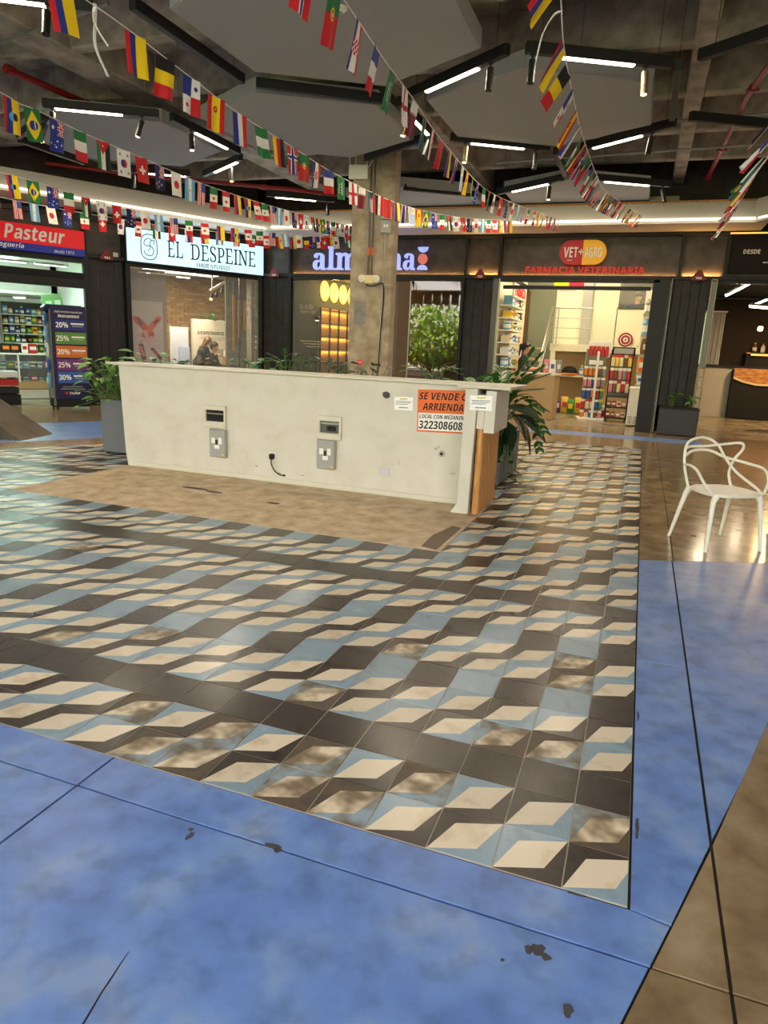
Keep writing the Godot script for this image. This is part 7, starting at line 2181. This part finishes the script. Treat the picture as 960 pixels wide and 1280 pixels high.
	# the small plants at the foot of the right pier, and the hanging pot on the partition
	leafy("pier_plant", "pair of small yellowish plants in the black planter at the pier", Vector3(0.45, 0.55, -12.98), Vector2(0.1, 0.06), 14, [0.1, 0.28], 0.05, 0.12, 0.05, 0.05, M["fresh leaf"])
	leafy("pier_plant", "small yellowish plant in the right half of the black planter", Vector3(0.78, 0.55, -12.98), Vector2(0.1, 0.06), 12, [0.1, 0.26], 0.05, 0.12, 0.05, 0.05, M["fresh leaf"])
	leafy("hanging_plant", "small green plant on top of the white reception partition", lf(-0.12, 1.94, -2.28), Vector2(0.15, 0.06), 16, [-0.02, 0.16], 0.12, 0.12, 0.05, 0.08, M["green"])

# ------------------------------------------------------------------ people: one continuous skin over a skeleton of tapered capsules
class Body:
	var bones := []           # [a, b, radius a, radius b, colour]
	func bone(a: Vector3, b: Vector3, ra: float, rb: float, c: int) -> void:
		bones.append([a, b, ra, rb, c])
	static func cap(p: Vector3, q: Array) -> float:
		var a: Vector3 = q[0]
		var d: Vector3 = q[1] - a
		var l := d.length_squared()
		var t := clampf((p - a).dot(d) / l, 0.0, 1.0) if l > 1e-9 else 0.0
		return p.distance_to(a + d * t) - lerpf(q[2], q[3], t)
	func mesh(st: SurfaceTool, cell: float, k: float, colours: Array) -> void:
		var lo := Vector3.INF
		var hi := -Vector3.INF
		for q in bones:
			var r: float = maxf(q[2], q[3]) + cell * 3
			for e in 2:
				lo = lo.min(q[e] - Vector3.ONE * r)
				hi = hi.max(q[e] + Vector3.ONE * r)
		var nx := int((hi.x - lo.x) / cell) + 2
		var ny := int((hi.y - lo.y) / cell) + 2
		var nz := int((hi.z - lo.z) / cell) + 2
		var f := PackedFloat32Array()
		f.resize(nx * ny * nz)
		f.fill(9.0)
		var nearest := PackedFloat32Array()
		nearest.resize(nx * ny * nz)
		nearest.fill(9.0)
		var own := PackedByteArray()
		own.resize(nx * ny * nz)
		for q in bones:
			var r: float = maxf(q[2], q[3]) + cell * 2.5 + k
			var a: Vector3 = ((q[0] as Vector3).min(q[1]) - Vector3.ONE * r - lo) / cell
			var b: Vector3 = ((q[0] as Vector3).max(q[1]) + Vector3.ONE * r - lo) / cell
			for z in range(maxi(0, int(a.z)), mini(nz, int(b.z) + 2)):
				for y in range(maxi(0, int(a.y)), mini(ny, int(b.y) + 2)):
					for x in range(maxi(0, int(a.x)), mini(nx, int(b.x) + 2)):
						var i := (z * ny + y) * nx + x
						var d := cap(lo + Vector3(x, y, z) * cell, q)
						if d < nearest[i]:
							nearest[i] = d
							own[i] = q[4]
						var e := f[i]
						var h := clampf(0.5 + 0.5 * (e - d) / k, 0.0, 1.0)
						f[i] = lerpf(e, d, h) - k * h * (1.0 - h) if absf(e - d) < k else minf(e, d)
		var at := {}
		var corner := [0, 1, nx, nx + 1, nx * ny, nx * ny + 1, nx * ny + nx, nx * ny + nx + 1]
		var off := [Vector3(0, 0, 0), Vector3(1, 0, 0), Vector3(0, 1, 0), Vector3(1, 1, 0), Vector3(0, 0, 1), Vector3(1, 0, 1), Vector3(0, 1, 1), Vector3(1, 1, 1)]
		var edges := [[0, 1], [2, 3], [4, 5], [6, 7], [0, 2], [1, 3], [4, 6], [5, 7], [0, 4], [1, 5], [2, 6], [3, 7]]
		for z in nz - 1:
			for y in ny - 1:
				for x in nx - 1:
					var i := (z * ny + y) * nx + x
					var neg := 0
					for c in corner:
						if f[i + c] < 0.0:
							neg += 1
					if neg == 0 or neg == 8:
						continue
					var s := Vector3.ZERO
					var n := 0
					for e in edges:
						var u := f[i + corner[e[0]]]
						var v := f[i + corner[e[1]]]
						if (u < 0.0) != (v < 0.0):
							s += off[e[0]].lerp(off[e[1]], u / (u - v))
							n += 1
					var g := Vector3(f[i + 1] - f[i], f[i + nx] - f[i], f[i + nx * ny] - f[i])
					var g2 := Vector3(f[i + corner[7]] - f[i + corner[6]], f[i + corner[7]] - f[i + corner[5]], f[i + corner[7]] - f[i + corner[3]])
					at[i] = [lo + (Vector3(x, y, z) + s / n) * cell, (g + g2).normalized(), own[i + corner[0]]]
		var steps := [1, nx, nx * ny]
		for i in at:
			for ax in 3:
				var a: bool = f[i] < 0.0
				var b: bool = f[i + steps[ax]] < 0.0
				if a == b:
					continue
				var u: int = steps[(ax + 1) % 3]
				var v: int = steps[(ax + 2) % 3]
				var q := [i, i - u, i - u - v, i - v]
				if not (at.has(q[1]) and at.has(q[2]) and at.has(q[3])):
					continue
				for t in ([0, 1, 2, 0, 2, 3] if b else [0, 2, 1, 0, 3, 2]):
					var p: Array = at[q[t]]
					st.set_normal(p[1])
					st.set_color(colours[p[2]])
					st.add_vertex(p[0])

# J: joints by name; colours: 0 skin, 1 top, 2 trousers, 3 shoes
func person(label: String, at: Vector3, turn: float, J: Dictionary, top: Color, legs: Color, skin: Color, hair: Color, long_hair: int, scale_: float = 1.0) -> Node3D:
	var o := thing("person", label, "person", at, turn)
	var cols := [skin.srgb_to_linear(), top.srgb_to_linear(), legs.srgb_to_linear(), rgb(24, 24, 26).srgb_to_linear(), rgb(150, 70, 64).srgb_to_linear(), rgb(30, 22, 18).srgb_to_linear(), rgb(236, 232, 226).srgb_to_linear()]
	var st := mb()
	var b := Body.new()
	var sh: Vector3 = (J.sl + J.sr) / 2
	var hp: Vector3 = (J.hl + J.hr) / 2
	var across: Vector3 = (J.sr - J.sl).normalized()
	b.bone(hp + across * 0.06, hp - across * 0.06, 0.125, 0.125, 2)
	b.bone(hp.lerp(sh, 0.2) + across * 0.035, hp.lerp(sh, 0.2) - across * 0.035, 0.12, 0.12, 1)
	b.bone(hp.lerp(sh, 0.45), hp.lerp(sh, 0.75), 0.115, 0.13, 1)
	b.bone(hp.lerp(sh, 0.72) + across * 0.07, hp.lerp(sh, 0.72) - across * 0.07, 0.105, 0.105, 1)
	b.bone(J.sl, J.sr, 0.062, 0.062, 1)
	var hd: Vector3 = J.head
	b.bone(sh, hd - (hd - sh).normalized() * 0.05, 0.055, 0.048, 0)
	for s in ["l", "r"]:
		b.bone(J["s" + s], J["e" + s], 0.053, 0.042, 1)
		b.bone(J["e" + s], J["w" + s], 0.041, 0.029, 1 if J.get("sleeves", true) else 0)
		b.bone(J["h" + s], J["k" + s], 0.088, 0.058, 2)
		b.bone(J["k" + s], J["a" + s], 0.056, 0.04, 2)
		var toe: Vector3 = J["a" + s] + J.toe * 0.15 + Vector3(0, -0.055, 0)
		b.bone(J["a" + s] + Vector3(0, -0.03, 0), toe, 0.042, 0.032, 3)
	b.mesh(st, 0.018, 0.04, cols)
	# hands: a palm, four fingers of different lengths, a thumb from the palm's side
	for s in ["l", "r"]:
		var h := Body.new()
		var w: Vector3 = J["w" + s]
		var d: Vector3 = (J["w" + s] - J["e" + s]).normalized()
		if J.has("hand"):
			d = (d + J.hand * 0.6).normalized()
		var side: Vector3 = d.cross(Vector3.UP).normalized()
		var dn: Vector3 = side.cross(d) * -1.0
		if dn.y > 0:
			dn = -dn
		h.bone(w, w + d * 0.05, 0.026, 0.03, 0)
		for k in 4:
			var root: Vector3 = w + d * 0.075 + side * (0.022 * (k - 1.5))
			var fl: float = [0.062, 0.074, 0.07, 0.054][k]
			var m1: Vector3 = root + (d + dn * 0.25).normalized() * fl * 0.5
			var m2: Vector3 = m1 + (d + dn * 0.8).normalized() * fl * 0.5
			h.bone(w + d * 0.03 + side * (0.018 * (k - 1.5)), root, 0.014, 0.0105, 0)
			h.bone(root, m1, 0.0105, 0.0092, 0)
			h.bone(m1, m2, 0.0092, 0.0078, 0)
		var sg := 1.0 if s == "l" else -1.0
		var tb: Vector3 = w + d * 0.025 + side * 0.028 * sg
		h.bone(tb, tb + (d * 0.6 + side * sg).normalized() * 0.035, 0.015, 0.011, 0)
		h.bone(tb + (d * 0.6 + side * sg).normalized() * 0.035, tb + (d * 0.6 + side * sg).normalized() * 0.035 + d * 0.03, 0.011, 0.009, 0)
		h.mesh(st, 0.005, 0.008, cols)
	# head: skull, jaw, nose, ears, eyes, mouth
	var face: Vector3 = J.face.normalized()
	var up: Vector3 = (J.get("crown", Vector3.UP) as Vector3)
	up = (up - face * up.dot(face)).normalized()
	var ear: Vector3 = up.cross(face)
	var g := Body.new()
	g.bone(hd + up * 0.035 - face * 0.02, hd + up * 0.03 + face * 0.012, 0.082, 0.078, 0)
	g.bone(hd - up * 0.02 + face * 0.02, hd - up * 0.07 + face * 0.048, 0.062, 0.034, 0)
	g.bone(hd + up * 0.02 + face * 0.09, hd - up * 0.018 + face * 0.108, 0.009, 0.015, 0)
	for s in [-1.0, 1.0]:
		g.bone(hd + ear * s * 0.082 + up * 0.012, hd + ear * s * 0.08 - up * 0.025, 0.016, 0.011, 0)
		g.bone(hd + ear * s * 0.032 + up * 0.022 + face * 0.083, hd + ear * s * 0.034 + up * 0.022 + face * 0.083, 0.0105, 0.0105, 6)
		g.bone(hd + ear * s * 0.032 + up * 0.022 + face * 0.089, hd + ear * s * 0.032 + up * 0.0215 + face * 0.089, 0.0065, 0.0065, 5)
		g.bone(hd + ear * s * 0.018 + up * 0.043 + face * 0.085, hd + ear * s * 0.045 + up * 0.043 + face * 0.078, 0.006, 0.005, 5)
	g.bone(hd - ear * 0.02 - up * 0.05 + face * 0.083, hd + ear * 0.02 - up * 0.05 + face * 0.083, 0.008, 0.008, 4)
	g.mesh(st, 0.0055, 0.012, cols)
	var skinm := mat("living", Color.WHITE, 0.6)
	skinm.vertex_color_use_as_albedo = true
	mi("body", st.commit(), skinm, o)
	# hair as one cap with locks
	var hr := Body.new()
	hr.bone(hd + up * 0.055 - face * 0.03, hd + up * 0.06 + face * 0.01, 0.088, 0.076, 0)
	hr.bone(hd + up * 0.0 - face * 0.055, hd - up * 0.03 - face * 0.06, 0.07, 0.055, 0)
	for s in [-1.0, 1.0]:
		hr.bone(hd + ear * s * 0.06 + up * 0.05, hd + ear * s * 0.072 - up * 0.01 - face * 0.015, 0.04, 0.026, 0)
	if long_hair == 1:
		for s in [-1.0, 0.0, 1.0]:
			hr.bone(hd + ear * s * 0.06 - face * 0.04, hd + ear * s * 0.075 - up * 0.2 - face * 0.045, 0.05, 0.03, 0)
	elif long_hair == 2:
		hr.bone(hd + up * 0.05 - face * 0.11, hd + up * 0.02 - face * 0.15, 0.035, 0.035, 0)
		hr.bone(hd + up * 0.02 - face * 0.15, hd - up * 0.2 - face * 0.12, 0.036, 0.016, 0)
	var hs := mb()
	hr.mesh(hs, 0.009, 0.03, [Color.WHITE])
	mi("hair", hs.commit(), mat("hair " + hair.to_html(), hair, 0.5), o)
	return o

func people() -> void:
	# the hairdresser: standing, bent forward over the client to the right
	var J := {"hl": Vector3(-0.05, 0.9, 0.1), "hr": Vector3(-0.05, 0.9, -0.1), "sl": Vector3(0.13, 1.3, 0.17), "sr": Vector3(0.13, 1.3, -0.17), "head": Vector3(0.24, 1.49, 0.0), "face": Vector3(0.8, -0.55, 0.1), "crown": Vector3(0.5, 0.8, 0), "el": Vector3(0.24, 1.06, 0.24), "er": Vector3(0.24, 1.06, -0.24), "wl": Vector3(0.46, 1.13, 0.12), "wr": Vector3(0.46, 1.13, -0.1), "kl": Vector3(0.0, 0.48, 0.11), "kr": Vector3(-0.06, 0.48, -0.11), "al": Vector3(-0.06, 0.09, 0.11), "ar": Vector3(-0.12, 0.09, -0.11), "toe": Vector3(1, 0, 0)}
	var h := person("hairdresser with light brown hair and a black jacket, bending towards the seated client", lf(-0.74, 0, -1.72), LR, J, rgb(24, 24, 26), rgb(30, 30, 34), rgb(206, 160, 132), rgb(98, 70, 46), 1)
	h.scale = Vector3.ONE * 0.93
	# the client: seated, dark hair, black cape
	J = {"hl": Vector3(0, 0.55, 0.1), "hr": Vector3(0, 0.55, -0.1), "sl": Vector3(-0.03, 1.03, 0.18), "sr": Vector3(-0.03, 1.03, -0.18), "head": Vector3(0.0, 1.25, 0.0), "face": Vector3(0.9, -0.25, 0.1), "el": Vector3(0.06, 0.78, 0.25), "er": Vector3(0.06, 0.78, -0.25), "wl": Vector3(0.3, 0.76, 0.14), "wr": Vector3(0.3, 0.76, -0.14), "kl": Vector3(0.42, 0.55, 0.11), "kr": Vector3(0.42, 0.55, -0.11), "al": Vector3(0.42, 0.1, 0.11), "ar": Vector3(0.42, 0.1, -0.11), "toe": Vector3(1, 0, 0)}
	person("seated salon client with dark hair under a black cape", lf(-0.27, 0, -1.85), LR - 0.7, J, rgb(22, 22, 24), rgb(26, 26, 30), rgb(196, 150, 122), rgb(26, 22, 22), 0)
	var c := lthing("salon_chair", "black salon chair on which the client sits", "chair", -0.27, 0, -1.85)
	c.rotation.y = LR - 0.7
	mi("seat", boxm(Vector3(0.46, 0.1, 0.48), 0.03, Vector3(0.08, 0.42, 0)), M["black matt"], c)
	mi("backrest", boxm(Vector3(0.08, 0.45, 0.44), 0.03, Vector3(-0.2, 0.72, 0)), M["black matt"], c)
	var st := mb()
	lathe(st, [[0.0, 0.0], [0.26, 0.0], [0.24, 0.03], [0.05, 0.05], [0.04, 0.38], [0.0, 0.38]], 20)
	mi("pedestal", st.commit(), M["steel"], c)
	# the woman behind the pharmacy counter: dark pony tail, dark top, looking right and down
	J = {"hl": Vector3(0, 0.9, 0.1), "hr": Vector3(0, 0.9, -0.1), "sl": Vector3(0.03, 1.36, 0.18), "sr": Vector3(0.03, 1.36, -0.18), "head": Vector3(0.07, 1.56, 0.0), "face": Vector3(0.95, -0.25, 0.15), "el": Vector3(0.05, 1.08, 0.26), "er": Vector3(0.05, 1.08, -0.26), "wl": Vector3(0.3, 1.1, 0.12), "wr": Vector3(0.3, 1.1, -0.12), "kl": Vector3(0.02, 0.48, 0.1), "kr": Vector3(0.02, 0.48, -0.1), "al": Vector3(0, 0.09, 0.1), "ar": Vector3(0, 0.09, -0.1), "toe": Vector3(1, 0, 0), "sleeves": false}
	person("woman with a dark ponytail and dark grey top behind the pharmacy's sales counter", Vector3(-2.84, 0, -14.95), 0.15, J, rgb(52, 52, 60), rgb(40, 40, 50), rgb(198, 150, 122), rgb(22, 18, 20), 2)
	# the man seen through the office window upstairs
	J = {"hl": Vector3(0.1, 0.52, 0), "hr": Vector3(-0.1, 0.52, 0), "sl": Vector3(0.19, 0.98, 0.06), "sr": Vector3(-0.19, 0.98, 0.06), "head": Vector3(0.02, 1.18, 0.12), "face": Vector3(0.55, -0.35, 0.75), "el": Vector3(0.25, 0.72, 0.1), "er": Vector3(-0.25, 0.72, 0.1), "wl": Vector3(0.12, 0.7, 0.32), "wr": Vector3(-0.12, 0.7, 0.32), "kl": Vector3(0.1, 0.5, 0.4), "kr": Vector3(-0.1, 0.5, 0.4), "al": Vector3(0.1, 0.1, 0.38), "ar": Vector3(-0.1, 0.1, 0.38), "toe": Vector3(0, 0, 1)}
	person("seated person in a dark blue top behind the office window high in the pharmacy", Vector3(-0.5, 1.72, -17.2), 0, J, rgb(26, 34, 66), rgb(40, 40, 46), rgb(190, 146, 118), rgb(28, 24, 22), 0)
	var sl := thing("stool", "stool under the person behind the high office window", "stool", Vector3(-0.5, 1.71, -17.22))
	mi("seat", boxm(Vector3(0.36, 0.05, 0.34), 0.015, Vector3(0, 0.4, 0)), M["black matt"], sl)
	for x in [-0.14, 0.14]:
		for z in [-0.13, 0.13]:
			mi("leg", boxm(Vector3(0.03, 0.38, 0.03), 0.003, Vector3(x, 0.19, z)), M["steel dark"], sl)

# ------------------------------------------------------------------ behind the camera: the garden that the shop window mirrors
func outside() -> void:
	var g := structure("ground_outside")
	mi("paving", boxm(Vector3(70, 0.1, 34), 0, Vector3(-5, -0.06, 21.4)), mat("paving", rgb(182, 174, 160), 0.9), g)
	var e := structure("ceiling_slats")
	var st := mb()
	for i in 46:
		bx(st, Vector3(-15.2 + 0.45 * i, 3.75, 4.9), Vector3(0.06, 0.5, 1.2))
	bx(st, Vector3(-5, 4.06, 4.9), Vector3(21, 0.12, 1.2))
	mi("slats", st.commit(), M["black matt"], e)
	var hm := mat("hedge leaf", rgb(126, 166, 48), 0.6)
	hm.backlight_enabled = true
	hm.backlight = rgb(70, 100, 20)
	var lm := leaf_mesh(0.34, 0.2, 0.05, 0.15, 3)
	var n := 0
	for q in [[-22, 15, 3.4], [-17.5, 16, 4.2], [-13, 15, 3.6], [-8.5, 16, 4.4], [-4, 15.5, 3.6], [0.5, 16, 4.2], [5, 15, 3.6]]:
		var o := thing("garden_tree", "sunlit garden tree behind the viewer, mirrored in the shop glass, %s of its row" % ORD[n], "tree", Vector3(q[0], 0, q[1]), 0, "garden trees")
		n += 1
		st = mb()
		tube(st, [Vector3(0, 0, 0), Vector3(0.1, 1.4, 0), Vector3(0, 2.8, 0.1)], [0.16, 0.12, 0.06], 8)
		mi("trunk", st.commit(), M["brown stem"], o)
		var mm := MultiMesh.new()
		mm.transform_format = MultiMesh.TRANSFORM_3D
		mm.mesh = lm
		mm.instance_count = 2600
		for i in 2600:
			var d := Vector3(rng.randfn(), rng.randfn(), rng.randfn()).normalized()
			var p := Vector3(d.x * 2.5, q[2] * 0.55 + d.y * q[2] * 0.55, d.z * 1.6) * pow(rng.randf(), 0.25) + Vector3(0, q[2] * 0.1, 0)
			p.y = maxf(p.y, 0.2)
			mm.set_instance_transform(i, Transform3D(Basis.from_euler(Vector3(rng.randf() * TAU, rng.randf() * TAU, 0)), p))
		var mmi := MultiMeshInstance3D.new()
		mmi.name = "foliage"
		mmi.multimesh = mm
		mmi.material_override = hm
		mmi.set_meta("kind", "stuff")
		o.add_child(mmi, true)
